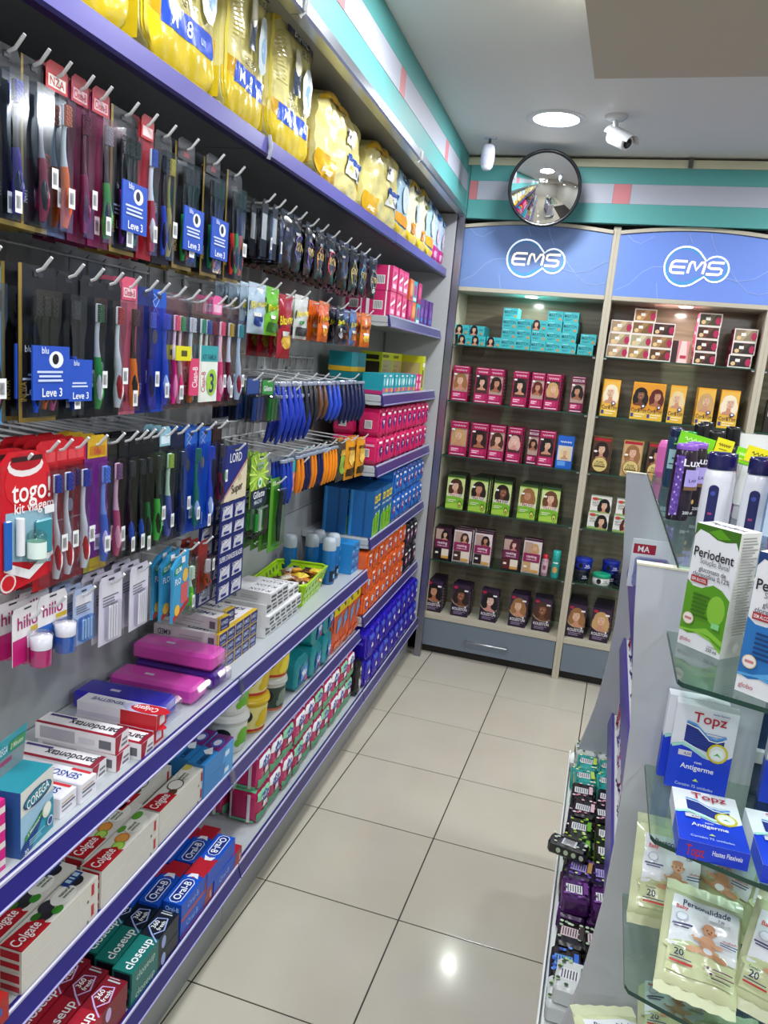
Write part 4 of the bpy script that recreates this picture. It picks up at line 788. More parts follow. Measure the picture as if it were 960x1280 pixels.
# --- second shelf of the near bay: long boxes along the shelf
def longbox(name, L, d, h, base, top, front=(), left=(), **c): return carton(name, L, d, h, base, front=front, top=top, left=left, **c)
def natural(kind):
    fruits = {'char': [('e', .42, .5, .1, .3, '2a2830'), ('e', .5, .7, .09, .28, '34323c'), ('e', .36, .7, .05, .16, '2f6a24'), ('e', .5, .22, .06, .18, '3a8a2c'), ('e', .86, .62, .08, .3, '26242c'), ('e', .66, .5, .14, .38, 'e8e8e0'), ('r', .76, .62, .98, .98, '26408c')],
              'citrus': [('e', .5, .5, .09, .3, 'c87a2c'), ('e', .5, .5, .07, .23, 'e09a4a'), ('e', .38, .35, .08, .26, '7ab02c'), ('e', .38, .35, .06, .2, 'b0d860'), ('e', .75, .5, .16, .4, 'e8e8dc'), ('e', .88, .8, .08, .2, '5a9a34'), ('e', .62, .85, .06, .14, '5a9a34')],
              'coco': [('e', .52, .5, .12, .38, '6a5a4c'), ('e', .52, .5, .1, .32, 'e8e4dc'), ('e', .38, .3, .06, .2, '5a4434'), ('e', .78, .5, .14, .36, 'e6e4d8'), ('e', .9, .75, .07, .22, 'd8c860')]}[kind]
    top = [('p', [(0, 0), (.36, 0), (.3, .6), (.0, .95)], 'b01824')] + fruits + [('p', [(0, .0), (.3, .0), (.36, .35), (.28, .8), (0, .9)], 'b01824'), ('t', 'Colgate', .165, .45, .42, .29, 'f6eeee'), ('t', 'natural', .7, .6, .16, .14, '4a5a44'), ('t', 'extracts', .7, .42, .14, .14, '4a5a44')] + ([('r', .8, .68, .84, .92, 'a8c8d8'), ('r', .86, .68, .88, .92, 'a8c8d8'), ('r', .9, .68, .95, .92, 'a8c8d8')] if kind == 'char' else [])
    return longbox('toothpaste_box', .222, .05, .046, 'd5d2ca', top, front=[('r', .02, .08, .98, .92, 'cfccc2'), ('s', [(.04, .2), (.4, .2), (.4, .8), (.75, .8), (.75, .3)], .0008, 'eceae2'), ('r', .9, .3, .94, .85, 'b82430'), ('e', .85, .2, .012, .08, '4a6a3c')], left=[('r', .1, .55, .9, .9, 'b82430'), ('r', .1, .15, .9, .4, 'b82430')])
for L in range(2):
    for k in range(2):
        P = ['front', 'rear'][k]+' row, '+['lower', 'upper'][L]
        gplace('natA', natural('char'), -.038-k*.058, -.522+.01*k, .5108+.0465*L, f"charcoal toothpaste box with red brand patch, {P}, nearest", 'toothpaste box')
        gplace('natB', natural('citrus'), -.038-k*.056, -.288+.02*k-.0*L, .5108+.0465*L, f"citrus fruit toothpaste box, {P}", 'toothpaste box')
        if not (k == 1 and L == 1): gplace('natC', natural('coco'), -.04-k*.056, -.06+.0*k, .5108+.0465*L, f"coconut toothpaste box, {P}", 'toothpaste box')
gplace('natC', natural('coco'), -.12, -.09, .5108+.0465, 'coconut toothpaste box standing on the rear row', 'toothpaste box')
gplace('redbox', carton('carton', .2, .06, .05, 'a82420', front=[('r', .86, .4, .92, .7, '3a5aa8')], top=[('e', .5, .5, .3, .3, 'c84a34')]), -.035, -.775, .5108, 'red toothpaste box at the left picture edge, second shelf', 'toothpaste box')
SO = longbox('toothpaste_box', .17, .05, .05, '2f7fc0', [('p', [(.45, 0), (1, 0), (1, 1), (.55, 1)], '6a2470'), ('e', .72, .5, .16, .34, '4a58b4'), ('e', .72, .5, .1, .2, 'e0e4f4'), ('p', [(.36, .2), (.56, .5), (.4, .8), (.3, .5)], 'eaf0f8'), ('t', 'SORRISO', .17, .4, .3, .32, '16244c')], front=[('p', [(.6, 0), (1, 0), (1, 1), (.75, 1)], '4a9ad8'), ('r', .7, .3, .85, .6, 'd0e4f4')])
for L in range(2): gplace('sorr', SO, -.035, .125, .5108+.0505*L, f"blue and purple toothpaste box beside the tubs, {['lower','upper'][L]} front one", 'toothpaste box')
gplace('sorr', SO, -.09, .135, .5108+.0505, 'blue and purple toothpaste box, upper one in the rear row', 'toothpaste box'); gplace('sorr', SO, -.09, .135, .5108, 'blue and purple toothpaste box, lower one in the rear row', 'toothpaste box')
gplace('blueup', carton('carton', .09, .05, .15, '2a6aa8', front=[('r', .1, .1, .9, .9, '2f78b8')], left=[('r', .1, .8, .3, .88, 'c0d8f0')]), -.15, .08, .5108, 'plain blue upright box leaning behind the blue toothpaste', 'box')
# --- bottom shelf of the near bay
OB = longbox('toothpaste_box', .165, .052, .05, '1450c0', [('p', [(.66, 0), (1, 0), (1, 1), (.62, 1), (.7, .7), (.6, .5), (.7, .3)], 'b01c2c'), ('p', [(.6, .2), (.72, .35), (.7, .7), (.6, .8), (.64, .5)], 'e4e8f0'), ('s', [(.08, .2), (.5, .2), (.56, .35), (.56, .65), (.5, .8), (.08, .8), (.03, .65), (.03, .35), (.08, .2)], .0022, 'e8f0fc'), ('p', [(.08, .25), (.5, .25), (.54, .38), (.54, .62), (.5, .75), (.08, .75), (.05, .62), (.05, .38)], '16307c'), ('t', 'Oral-B', .295, .5, .36, .42, 'f4f8ff')],
             front=[('r', 0, 0, 1, .18, 'b8484c'), ('p', [(.7, 0), (1, 0), (1, 1), (.8, 1), (.74, .5)], '9a3a3c'), ('t', 'Oral-B', .35, .6, .3, .4, '8ab0f0'), ('r', .9, .3, .95, .7, 'c8a8a8')], left=[('r', .12, .2, .88, .38, 'd84a54'), ('t', 'Oral-B', .5, .66, .24, .7, 'c8dcff')], right='a02030')
for L in range(2):
    for c in range(2):
        for k in range(3):
            if c == 1 and k == 0 and L == 1: gplace('oralb', OB, .0, .1-.005, .2258+.0505, 'blue toothpaste box turned around, writing upside down, upper front', 'toothpaste box', rz=PI); continue
            gplace('oralb', OB, -.002-k*.056+(0 if c == 0 else .004), -.035+c*.172-.02*k*(L), .2258+.0505*L, f"blue and red toothpaste box, {['near','far'][c]} pair, {['front','middle','rear'][k]} row, {['lower','upper'][L]}", 'toothpaste box', rz=random.uniform(-.03, .03))
def closeup(base, dark, acc):
    return longbox('toothpaste_box', .2, .05, .045, base, [('r', .55, 0, 1, 1, dark), ('s', [(.5, 0), (.6, .5), (.7, .9), (.85, .8), (.88, .3), (.7, .08), (.6, .4)], .0035, acc), ('t', 'closeup', .28, .42, .44, .5, 'eef2f4'), ('t', '360', .75, .66, .24, .16, 'eef2f4'), ('t', 'fresh', .75, .36, .22, .2, 'eef2f4'), ('r', .93, .2, .95, .8, 'b8c0c8'), ('r', .97, .3, .98, .8, 'b8c0c8')], front=[('r', .55, 0, 1, 1, dark), ('t', 'closeup', .28, .5, .4, .4, 'b8d0cc'), ('e', .66, .5, .05, .36, acc)], left=[('r', .1, .1, .9, .9, dark)])
for L in range(1, -1, -1):
    for k in range(3):
        gplace('clG', closeup('157068', '101828', '9fb0e4'), .0-k*.054, -.235+.012*k, .2258+.0455*L, f"green and black fresh gel box, {['front','middle','rear'][k]} row, {['lower','upper'][L]}", 'toothpaste box', rz=random.uniform(-.02, .02))
        gplace('clR', closeup('a81c30', '7c1424', 'c8b0e0'), .0-k*.054, -.455+.012*k, .2258+.0455*L, f"dark red fresh gel box, {['front','middle','rear'][k]} row, {['lower','upper'][L]}", 'toothpaste box', rz=random.uniform(-.02, .02))
# ================================================================== GOODS HANGING ON THE WALL HOOKS
HOOKM = 'g:d4d6d8'
def hook(L=.27, tick=True):
    def f():
        e = empty('wire_hook'); mb = MB()
        mb.tube([(0, L, -.0), (0, .02, -.012), (0, .004, -.006), (0, -.012, .012)], .0028, HOOKM, 6); mb.build('prong', e)
        mb = MB(); mb.box(-.012, .012, L-.001, L+.006, -.018, .014, 'g:b8babc', ch=.001); mb.build('base_plate', e)
        return e
    return f
def hang(y, z, key, builder, label, n=3, dx=.022, x=-.045, cat='toothbrush', group=None, L=None, jit=.05, behind=None, hookz=0):
    """front item near the hook tip, n copies along the same hook"""
    gplace('hook', hook(), -.03, y, z, f"white wire hook carrying the {' '.join(label.split()[:9])}", 'hook', 'wire hooks on the wall panel')
    for k in range(n):
        if k == 0: lab = label
        else: lab = f"{ORD[k]} in line behind the {' '.join(label.split()[:9])}"
        gplace(key, builder, x-dx*k+random.uniform(-.002, .002), y+random.uniform(-.003, .003), z-.014, lab, cat, group, rz=random.uniform(-jit, jit), tilt=None)
# toothbrush pack: origin at the hook, hanging down; front -Y
def brush_parts(e, x, z0, z1, handle, grip, brist, headc='e8ecf0', hw=.0065, yo=-.012, curve=.004, name='toothbrush', nub='f4f4f4'):
    """a brush standing handle down inside its pack: z0 bottom, z1 top of head"""
    L = z1-z0
    mb = MB(); n = 12; pts = []; rr = []
    for i in range(n+1):
        t = i/n; z = z0+t*L*.86
        pts.append((x+curve*math.sin(t*6.0), yo, z))
        r = hw*(.5+.75*math.exp(-((t-.2)/.15)**2)+.35*math.exp(-((t-.5)/.12)**2)-.1*max(0, t-.7)); rr.append((r, min(r*.6, hw*.62)))
    k = 8
    mb.tube(pts[:k], hw, 'g:'+handle, 8, rr[:k]); mb.tube(pts[k-1:], hw, 'g:'+headc, 8, rr[k-1:])
    h = mb.build('brush_handle', e)
    mb = MB(); mb.tube([(pts[0][0], yo-.0042, z0+L*q) for q in (.06, .1, .17, .24, .3, .34)], .003, 'g:'+grip, 8, [(.001, .001), (hw*.55, .0022), (hw*.78, .0026), (hw*.74, .0026), (hw*.45, .002), (.001, .001)]); mb.build('grip', h)
    mb = MB(); zt = z1-.032; mb.box(x-.0078, x+.0078, yo-.003, yo+.002, zt, z1, 'g:'+headc, ch=.0015); hd = mb.build('brush_head', e)
    mb = MB(); bc = brist if isinstance(brist, (list, tuple)) else (brist, brist)
    for i in range(8):
        for j in range(3): mb.box(x-.0068+j*.0047, x-.0026+j*.0047, yo-.0085+(.001 if (i+j) % 2 else 0), yo-.003, zt+.001+i*.0038, zt+.0042+i*.0038, 'r:'+bc[(i+j) % 2])
    mb.build('bristles', hd)
def blister(e, w, h, ztop, d=.022, col='t:dfe6ee', taper=.75, name='clear_blister', x=0):
    mb = MB(); z0 = ztop-h; pr = [(w*.5*taper, z0+.004), (w*.5*taper*1.0, z0+h*.3), (w*.36, z0+h*.62), (w*.5, z0+h*.74), (w*.5, ztop-.006)]
    P = []; F = []
    for hw_, z in pr: P += [(x-hw_, -.0012, z), (x-hw_*.8, -d, z), (x+hw_*.8, -d, z), (x+hw_, -.0012, z)]
    for i in range(len(pr)-1):
        for j in range(3): a = i*4+j; F.append((a, a+1, a+5, a+4))
    F.append((0, 3, 2, 1)); q = (len(pr)-1)*4; F.append((q, q+1, q+2, q+3))
    mb.add(P, F, col); return mb.build(name, e)
def card(e, w, h, ztop, col, its=(), name='backing_card', hole=True, round_=True, y=0):
    mb = MB(); z0 = ztop-h; r = .006
    poly = [(-w/2, z0), (w/2, z0), (w/2, ztop-r*2), (w/2-r, ztop), (-w/2+r, ztop), (-w/2, ztop-r*2)]
    mb.prism(poly, y-.0006, y+.0006, col)
    mb.prt(lambda u, v, o: (-w/2+u*w, y-.0006-o, z0+v*h), list(its)+([('r', .38, .93, .62, .96, '30343a')] if hole else []), (w, h))
    return mb.build(name, e)
def tbpack(w=.056, h=.245, cardc='16181c', its=(), brushes=((0, '2a52c0', '14203c', '3a6ad0', '1a1c24'),), header=None, bl='t:dfe6ee', tag_=None, curve=.004, wrap=True, transparent_card=False):
    """brushes: (x, handle, grip, bristles, head)"""
    def f():
        e = empty('toothbrush_pack'); T_ = .012
        if transparent_card: card(e, w, h, T_, 't:e8eef4', its, hole=False)
        else: card(e, w, h, T_, cardc, its)
        for b in brushes:
            z1 = T_-.045; brush_parts(e, b[0], -h+T_+.016+(b[5] if len(b) > 5 else 0), z1, b[1], b[2], b[3], b[4], hw=.0098 if len(brushes) == 1 else .0072, curve=curve)
        blister(e, w*.86, h*.86, T_-.03, col=bl)
        if header:
            mb = MB(); mb.prism([(-w*.42, T_-.03), (w*.42, T_-.03), (w*.42, T_+.004), (w*.25, T_+.012), (-w*.25, T_+.012), (-w*.42, T_+.004)], -.0032, -.0024, header[0])
            mb.prt(lambda u, v, o: (-w*.42+u*w*.84, -.0032-o, T_-.03+v*.04), [('r', .1, .12, .9, .55, header[1])]+([('t', header[2], .5, .34, .3, .7, header[3])] if len(header) > 2 else []), (w*.84, .04)); mb.build('header_card', e)
        if tag_:
            tz, th, tc, tits = tag_; mb = MB(); mb.box(-w*.5, w*.5, -.027, -.024, tz, tz+th, tc); mb.prt(lambda u, v, o: (-w*.5+u*w, -.027-o, tz+v*th), tits, (w, th)); mb.build('offer_sleeve', e)
        su = random.Random(cardc+str(w)+str(brushes)).random(); mb = MB(); mb.prt(lambda u, v, o: (w*(-.3+.5*su)+u*w*.26, -.0245-o, -h+.02+.06*su+v*.03), [('r', 0, 0, 1, 1, 'e8eaea')]+[('r', .15+.1*i, .2, .2+.1*i, .8, '3a3c40') for i in range(6)], (w*.3, .035)); mb.build('price_sticker', e)
        return e
    return f
LEVE = (-.195, .085, '2750b8', [('e', .62, .75, .2, .16, 'e8ecf6'), ('e', .6, .76, .09, .1, '1c1c22'), ('r', .1, .5, .8, .54, 'c8d4f4'), ('r', .15, .42, .75, .46, 'c8d4f4'), ('r', .12, .34, .8, .38, 'c8d4f4'), ('t', 'Leve 3', .5, .14, .16, .8, 'f0f4fc'), ('t', 'blu', .3, .92, .12, .4, 'd8e0f8')])
def inv(txt='INOVA', c='c8a850'): return [('r', 0, 0, .09, 1, '8a7434'), ('r', 0, 0, 1, .03, '8a7434'), ('t', txt, .12, .2, .1, .34, c, 90)]
def trip(a, b, c): return ((-.02, a, '14161a', '22252c', '17181d', .0), (.0, b, '14161a', '22252c', '17181d', .005), (.02, c, '14161a', '22252c', '17181d', .002))
R1, R2, R3, R4 = 2.075, 1.78, 1.49, 1.21
tb = lambda **k: tbpack(**k)
# row 1
hang(-.70, R1, 'r1a', tb(cardc='0e1a22', brushes=((0, '1f8a6a', '0c1418', '3fb88c', '1c2c2c'),), its=inv(' ', '7ac8b0')), 'dark pack with a green-headed toothbrush at the top left edge', 3)
hang(-.615, R1, 'r1b', tb(cardc='10131c', brushes=((.004, '3a2a8c', '1a1a4c', '4a58b4', '14161e'),), its=inv('NAVY', 'b8bcc8')), 'black toothbrush pack with a purple looped handle, top row', 4)
hang(-.562, R1, 'r1c', tb(cardc='14151b', brushes=((.004, '8a2444', '24242c', '9a9aa8', '8a8a96'),), its=inv('NAVY', 'c8ccd4')), 'black toothbrush pack with a maroon and grey brush, top row', 4)
hang(-.512, R1, 'r1d', tb(w=.064, transparent_card=True, brushes=((.008, 'e86a1c', 'd85410', 'c86a4a', 'c8ccd0'),), header=('b8282c', 'd8d8d0', 'NZA', 'b8282c'), its=[('t', 'NZA', .2, .45, .08, .35, 'c8302c', 75)]), 'clear toothbrush pack with bright orange handle and red header', 3)
hang(-.455, R1, 'r1e', tb(cardc='5a1238', brushes=((.0, '7a1c54', '4a0e34', '5c2444', '4a1630'),), header=('a01c30', 'c8a0a8', 'Clean-B', 'a01c30'), its=[('t', 'Clean-B', .3, .3, .08, .4, 'c05a8c', 80)], bl='t:e8c8dc'), 'dark magenta toothbrush pack with round red header, nearer', 4)
hang(-.405, R1, 'r1f', tb(cardc='6a1844', brushes=((.006, '3aa83c', '10301a', '8a98a0', '20282a'),), header=('a01c30', 'c8a0a8', 'Clean-B', 'a01c30'), bl='t:e8d0dc'), 'magenta backed toothbrush pack with green looped handle', 3)
hang(-.325, R1, 'r1g', tb(w=.082, cardc='17181c', brushes=trip('7a2c9c', '2a58c8', '2fa04a'), its=inv(), tag_=LEVE), 'triple toothbrush pack with purple, blue and green handles', 3, dx=.03)
hang(-.262, R1, 'r1h', tb(w=.05, cardc='a81c28', brushes=((.004, 'c0202c', 'e8e8ec', '3a5ac0', 'e0e4ec'),), header=('b01c28', 'e8c8c8')), 'narrow red toothbrush pack with red and white brush, top row', 4)
hang(-.195, R1, 'r1i', tb(w=.062, cardc='13151a', brushes=((.008, 'b8a42c', '6a6018', 'c0b040', '8a8438'), (-.012, '2850c0', '14203c', '2c3040', '1c1e26')), its=[('t', 'NAVY', .16, .42, .07, .3, 'c8ccd4', 90), ('t', 'INOVA', .12, .12, .06, .3, '9a7a3c', 90)]), 'black pack with yellow and blue toothbrushes, top row', 3)
hang(-.105, R1, 'r1j', tb(w=.082, cardc='15161a', brushes=trip('1f9a4c', 'e0642c', '2c58c8'), its=inv(), tag_=LEVE, header=('17181c', '2a2a2e', 'blu', 'b83848')), 'triple toothbrush pack with green, orange and blue handles, nearer', 3, dx=.03)
hang(.01, R1, 'r1k', tb(w=.082, cardc='15161a', brushes=trip('1c7c44', 'd8582c', '2448b0'), its=inv(), tag_=LEVE, header=('17181c', '2a2a2e', 'blu', 'b83848')), 'triple toothbrush pack with blue offer sleeve, second from nearer', 3, dx=.03)
hang(.115, R1, 'r1l', tb(w=.075, cardc='15161a', brushes=trip('b8302c', '2fae4c', 'e0642c'), its=inv(), bl='t:d8dce4'), 'triple toothbrush pack with red, green and orange handles, farthest', 3, dx=.03)
# row 2
hang(-.665, R2, 'r2a', tb(w=.062, cardc='4a9ad0', brushes=((.006, '14161c', 'd85a9c', '3c4048', '1a1c22'),), header=('5a4a8c', 'c8c0e0', 'Oral-B', '3a3c8c'), its=[('e', .2, .5, .3, .2, '8ac4ec')]), 'light blue toothbrush pack with a pink and black brush at left edge', 3)
hang(-.555, R2, 'r2b', tb(w=.09, cardc='17181c', brushes=trip('2050c8', 'e0642c', 'd85a9c'), its=inv(), tag_=LEVE), 'triple toothbrush pack with blue, orange and pink handles', 3, dx=.03)
hang(-.475, R2, 'r2c', tb(w=.06, cardc='14151a', brushes=((.0, '1f4cc4', '14203c', '3a3c44', '1c1e24'),), tag_=(-.2, .07, '2750b8', LEVE[3][3:])), 'black toothbrush pack with one blue handle and half blue sleeve', 4)
hang(-.42, R2, 'r2d', tb(cardc='15181e', brushes=((.008, '2a9a4c', 'd8dce0', '2a6a4c', 'c8ccd4'),), its=[('t', 'INOVA+', .2, .35, .09, .4, 'd8dce4', 90)]), 'dark toothbrush pack with green and white brush, middle row', 3)
hang(-.362, R2, 'r2e', tb(w=.062, cardc='16191f', brushes=((.01, 'd8dce4', 'b01c2c', 'b83c44', 'e4e6ea'),), its=[('t', 'INOVA+', .16, .35, .09, .4, 'd8dce4', 90)]), 'dark toothbrush pack with white and red ergonomic brush', 3)
hang(-.305, R2, 'r2f', tb(w=.056, cardc='b86a80', brushes=((.004, 'e08a2c', '1c1c20', '4a4248', '2a2a2e'),), header=('c8506c', 'e8c0c8', 'Clean-B', 'a01c40'), bl='t:f0d8dc'), 'pink headed toothbrush pack with orange and black handle', 3)
hang(-.245, R2, 'r2g', tb(w=.056, cardc='182a6c', brushes=((.004, '1c3c9c', '14204c', '5a78d0', '22305c'),), its=[('t', 'Oral-B', .25, .2, .1, .4, 'a8b8e0', 90)], bl='t:c8d4f4'), 'navy toothbrush pack with white bristle print, nearer', 3)
hang(-.2, R2, 'r2h', tb(w=.058, cardc='1c54b8', brushes=((.01, '2a58c8', 'd8e4f4', '3a64c8', '3c60c0'),), its=[('t', 'Oral-B', .22, .16, .12, .3, 'e8eefa', 90), ('e', .3, .62, .16, .06, 'c8a070'), ('s', [(.1, .8), (.5, .92), (.15, .96)], .0012, 'd8e0f0'), ('s', [(.5, .8), (.1, .9), (.6, .97)], .0012, 'd8e0f0')], bl='t:c8d8f8'), 'blue toothbrush pack with white crossing lines above the brush', 3)
hang(-.135, R2, 'r2i', tb(w=.066, cardc='c85a8c', brushes=((-.014, 'e83c90', 'f0a0c8', 'e86a8c', 'e8e8ee'), (.01, 'd8dce4', 'e83c90', '3ab06c', 'e8ecf0')), tag_=(-.125, .03, 'd8d020', [('r', .3, .3, .7, .7, '4a4a20')]), bl='t:f4dce8', transparent_card=True), 'clear pack with hot pink toothbrush and yellow tag', 3)
hang(-.075, R2, 'r2i2', tb(w=.05, cardc='d8688c', brushes=((0, 'e07a2c', 'c85a14', 'e8e8f0', 'e0e4ea'),), transparent_card=True, tag_=(-.2, .08, 'd0406c', [('t', 'Clean-B', .4, .5, .3, .9, 'f4e4ec', 90)])), 'clear pack with an orange ribbed toothbrush handle, middle row', 3)
hang(-.02, R2, 'r2j', tb(w=.09, cardc='8ab83c', brushes=((-.014, 'e8ecf0', '2a8a8c', '2a9a8c', 'e4e8ec'), (.014, 'e8ecf0', '2c58b8', '2c58c0', 'e4e8ec')), tag_=(-.215, .125, 'dfe6dc', [('r', 0, .72, 1, 1, '2f9aa0'), ('t', 'KIT FAMÍLIA', .5, .8, .09, .8, '1c4a5c'), ('r', .02, .04, .3, .7, 'e4e8e0'), ('t', 'Clean-B', .16, .36, .16, .5, 'b02038', 90), ('e', .65, .35, .3, .24, '9ac83c'), ('t', '3', .64, .34, .34, .3, '26306c')]), bl='t:e8f0ec', transparent_card=True), 'twin toothbrush pack with green sleeve and large 3', 3, dx=.03)
hang(.055, R2, 'r2k', tb(w=.062, cardc='e87ab0', brushes=((.006, 'ec4c98', 'f8d0e4', 'e86a8c', 'eceef2'),), transparent_card=True, header=('d85a94', 'f0c0d8'), bl='t:f8d8e8'), 'pink and white toothbrush with pink header, middle row', 3)
hang(.105, R2, 'r2l', tb(w=.05, transparent_card=True, brushes=((0, '6a1c34', 'e8e8ee', 'd8b83c', 'e8ecf0'),), bl='t:dfe4f0'), 'clear pack with a dark red toothbrush and yellow bristles', 3)
hang(.155, R2, 'r2m', tb(w=.055, cardc='2a6ab0', brushes=((.004, 'e4e6ec', 'c02040', '3ab0b0', 'e0e8f0'),), its=[('t', 'Oral-B', .3, .2, .1, .3, '8a1c3c', 90)], transparent_card=True, bl='t:cfe0f0'), 'clear pack with white handle, red grip and teal bristles', 3)
# row 3
colg = lambda: tb(w=.062, cardc='b8141f', brushes=((.012, 'e8e8ec', 'c01824', '2c3cb0', 'e8eaee'),), its=[('t', 'Colgate', .22, .24, .2, .4, 'f6f0f0', 90), ('e', .3, .56, .14, .05, 'e8e0e0'), ('r', 0, .46, 1, .47, 'e0b0b0')], header=('c01824', 'd84a50'))
def togo():
    e = empty('travel_kit_pouch'); w, h = .125, .225; T_ = .03
    mb = MB(); poly = [(-w/2+.012, T_-h), (w/2-.006, T_-h+.012), (w/2, T_-h+.06), (w/2-.01, T_-.05), (w*.3, T_-.008), (w*.1, T_), (-w*.3, T_), (-w/2+.004, T_-.02), (-w/2, T_-h+.03)]
    mb.prism(poly, -.004, .002, 'f:c81c26'); mp = lambda u, v, o: (-w/2+u*w, -.004-o, T_-h+v*h)
    mb.prt(mp, [('p', [(.08, .24), (.92, .14), (.96, .56), (.1, .58)], '8fb4c4'), ('e', .5, .78, .42, .2, 'd0222c'), ('e', .45, .9, .32, .08, 'e8dede'), ('e', .45, .925, .28, .06, 'b01824'), ('r', .2, .93, .75, .965, '3a1a1c'), ('t', 'togo!', .55, .72, .15, .7, 'f6f0ee'), ('t', 'kit viagem', .6, .6, .075, .72, 'f4e6e4'),
                ('p', [(.05, .24), (.5, .13), (.94, .26), (.96, .2), (.5, .06), (.05, .17)], 'ece8ea'), ('e', .12, .08, .14, .07, 'e8d0d0'), ('e', .12, .08, .11, .055, 'c81c26'), ('r', .78, .52, .97, .58, 'e8e8e8')], (w, h)); mb.build('pouch', e)
    mb = MB(); mb.lathe([(.014, 0), (.015, .002), (.015, .045), (.009, .052)], 't:d8ece8', 16); mb.lathe([(.0153, .008), (.0153, .035)], 'dff0e8', 16, caps=False); b = mb.build('mini_bottle', e); b.location = (.0, -.02, T_-h+.045)
    mb = MB(); mb.box(.012, .05, -.012, -.0045, T_-h+.05, T_-h+.11, 'g:3a8a98', ch=.003); mb.build('case', e)
    mb = MB(); mb.tube([(-.025, -.01, T_-h+.06), (-.025, -.01, T_-h+.12)], .007, 'g:e4e6ea', 8); mb.build('tube', e)
    mb = MB(); mb.box(-.057, -.042, -.011, -.0045, T_-h+.04, T_-h+.12, 'g:2a62b8', ch=.002); mb.build('brush', e)
    return e
hang(-.60, R3-.015, 'togo', togo, 'red travel kit pouch reading kit viagem at left edge', 2, cat='travel kit', dx=.03, x=-.03)
hang(-.535, R3, 'r3b', colg(), 'red toothbrush pack with white and blue bristles, nearest of three', 4)
hang(-.5, R3, 'r3b', colg(), 'red toothbrush pack with white and blue bristles, middle of three', 4)
hang(-.455, R3, 'r3b', colg(), 'red toothbrush pack with white and blue bristles, farthest of three', 4)
hang(-.4, R3, 'r3c', tb(w=.066, cardc='7a2c84', brushes=((.01, '3c78d0', 'd8e4f4', '4a8ad8', '7ab0e8'),), header=('c8a020', 'b87a1c', 'blu', 'c02c44'), its=[('t', 'blu', .3, .3, .12, .4, 'e8d8ec', 90), ('r', 0, 0, 1, .1, 'c0b820')], bl='t:e8d8f4'), 'purple pack with light blue toothbrush and yellow header', 4)
hang(-.345, R3, 'r3d', tb(w=.052, transparent_card=True, brushes=((.002, 'c05a80', 'e8b8c8', '7a5a8c', 'e0c8d4'),), bl='t:ece0e8', its=[('r', .0, .2, .3, .5, 'c8a8b0')]), 'clear pack with dusty pink toothbrush, lower row', 3)
for k, (y, lb) in enumerate(((-.30, 'nearest of three'), (-.265, 'middle of three'), (-.235, 'farthest of three'))):
    hang(y, R3, ('r3e', k == 2), tb(w=.048, cardc='101216', brushes=((0, '17191e' if k < 2 else '1c7c3c', '1f4cb0' if k == 0 else '24262c', '2c2e34', '1a1c20'),)), f'plain black toothbrush pack, {lb}, lower row', 4)
hang(-.2, R3, 'r3f', tb(w=.056, cardc='14181a', brushes=((.008, '4ac850', '14301a', '3a4040', '1c2420'),), bl='t:dfe8e4'), 'black toothbrush pack with bright green looped handle, lower row', 3)
hang(-.15, R3, 'r3g', tb(w=.05, transparent_card=True, brushes=((.004, '5a62b8', '3a3c8c', 'a8c84c', 'd0e8c8'),), bl='t:dfe8f0', header=('8ab8c8', 'd8e8f0')), 'clear pack with violet toothbrush and lime bristles', 3)
orb = lambda c: tb(w=.058, cardc='1f5cb8', brushes=((.01, c, 'e0e8f0', c, c),), its=[('t', 'Oral-B', .22, .16, .12, .3, 'e8eefa', 90), ('e', .3, .66, .16, .06, 'c8a070'), ('s', [(.1, .84), (.5, .92), (.15, .96)], .0012, 'd8e0f0'), ('s', [(.5, .84), (.1, .9), (.6, .97)], .0012, 'd8e0f0')], bl='t:c8d8f8')
hang(-.1, R3, 'r3h', tb(w=.052, cardc='131c3c', brushes=((.002, '1c2c5c', '14204c', '2c3c74', '1c2444'),)), 'very dark navy toothbrush pack, lower row', 4)
hang(-.035, R3, 'r3i', orb('1f8a6c'), 'blue toothbrush pack with a green brush, lower row', 3)
hang(.03, R3, 'r3j', orb('2a50c0'), 'blue toothbrush pack with a dark blue brush, lower row', 3)
hang(.09, R3, 'r3k', tb(w=.045, cardc='2a1418', brushes=((0, '6a1c24', '2a1418', '4a4448', '2c2a2e'),), h=.2), 'small dark red toothbrush pack beside the razor blade cards', 3)
# row 4: floss, interdental packs
def floss(c1, c2, txt=True):
    def f():
        e = empty('floss_pack'); card(e, .075, .1, .03, 'e6e2e4', [('r', 0, 0, 1, .45, c1), ('t', 'hillo', .5, .72, .22, .8, 'a81c6c'), ('r', .6, .5, .98, .58, 'c8a82c')])
        mb = MB(); mb.lathe([(.017, 0), (.0185, .002), (.0185, .03), (.0195, .04), (.02, .055), (.014, .06)], 't:f0f0f4', 20); mb.lathe([(.0165, .001), (.0172, .03)], 'g:'+c1, 20); mb.lathe([(.0172, .031), (.0182, .052), (.0001, .054)], 'g:e8e8ec', 20)
        b = mb.build('floss_tub', e); b.location = (.008, -.021, -.078); return e
    return f
hang(-.575, R4, 'fl1', floss('c01f74', 'e8e8ec'), 'magenta and white dental floss pack at left edge', 3, cat='dental floss', dx=.035)
hang(-.515, R4+.004, 'fl2', floss('2a62b8', 'e8e8ec'), 'blue and white dental floss pack', 3, cat='dental floss', dx=.035)
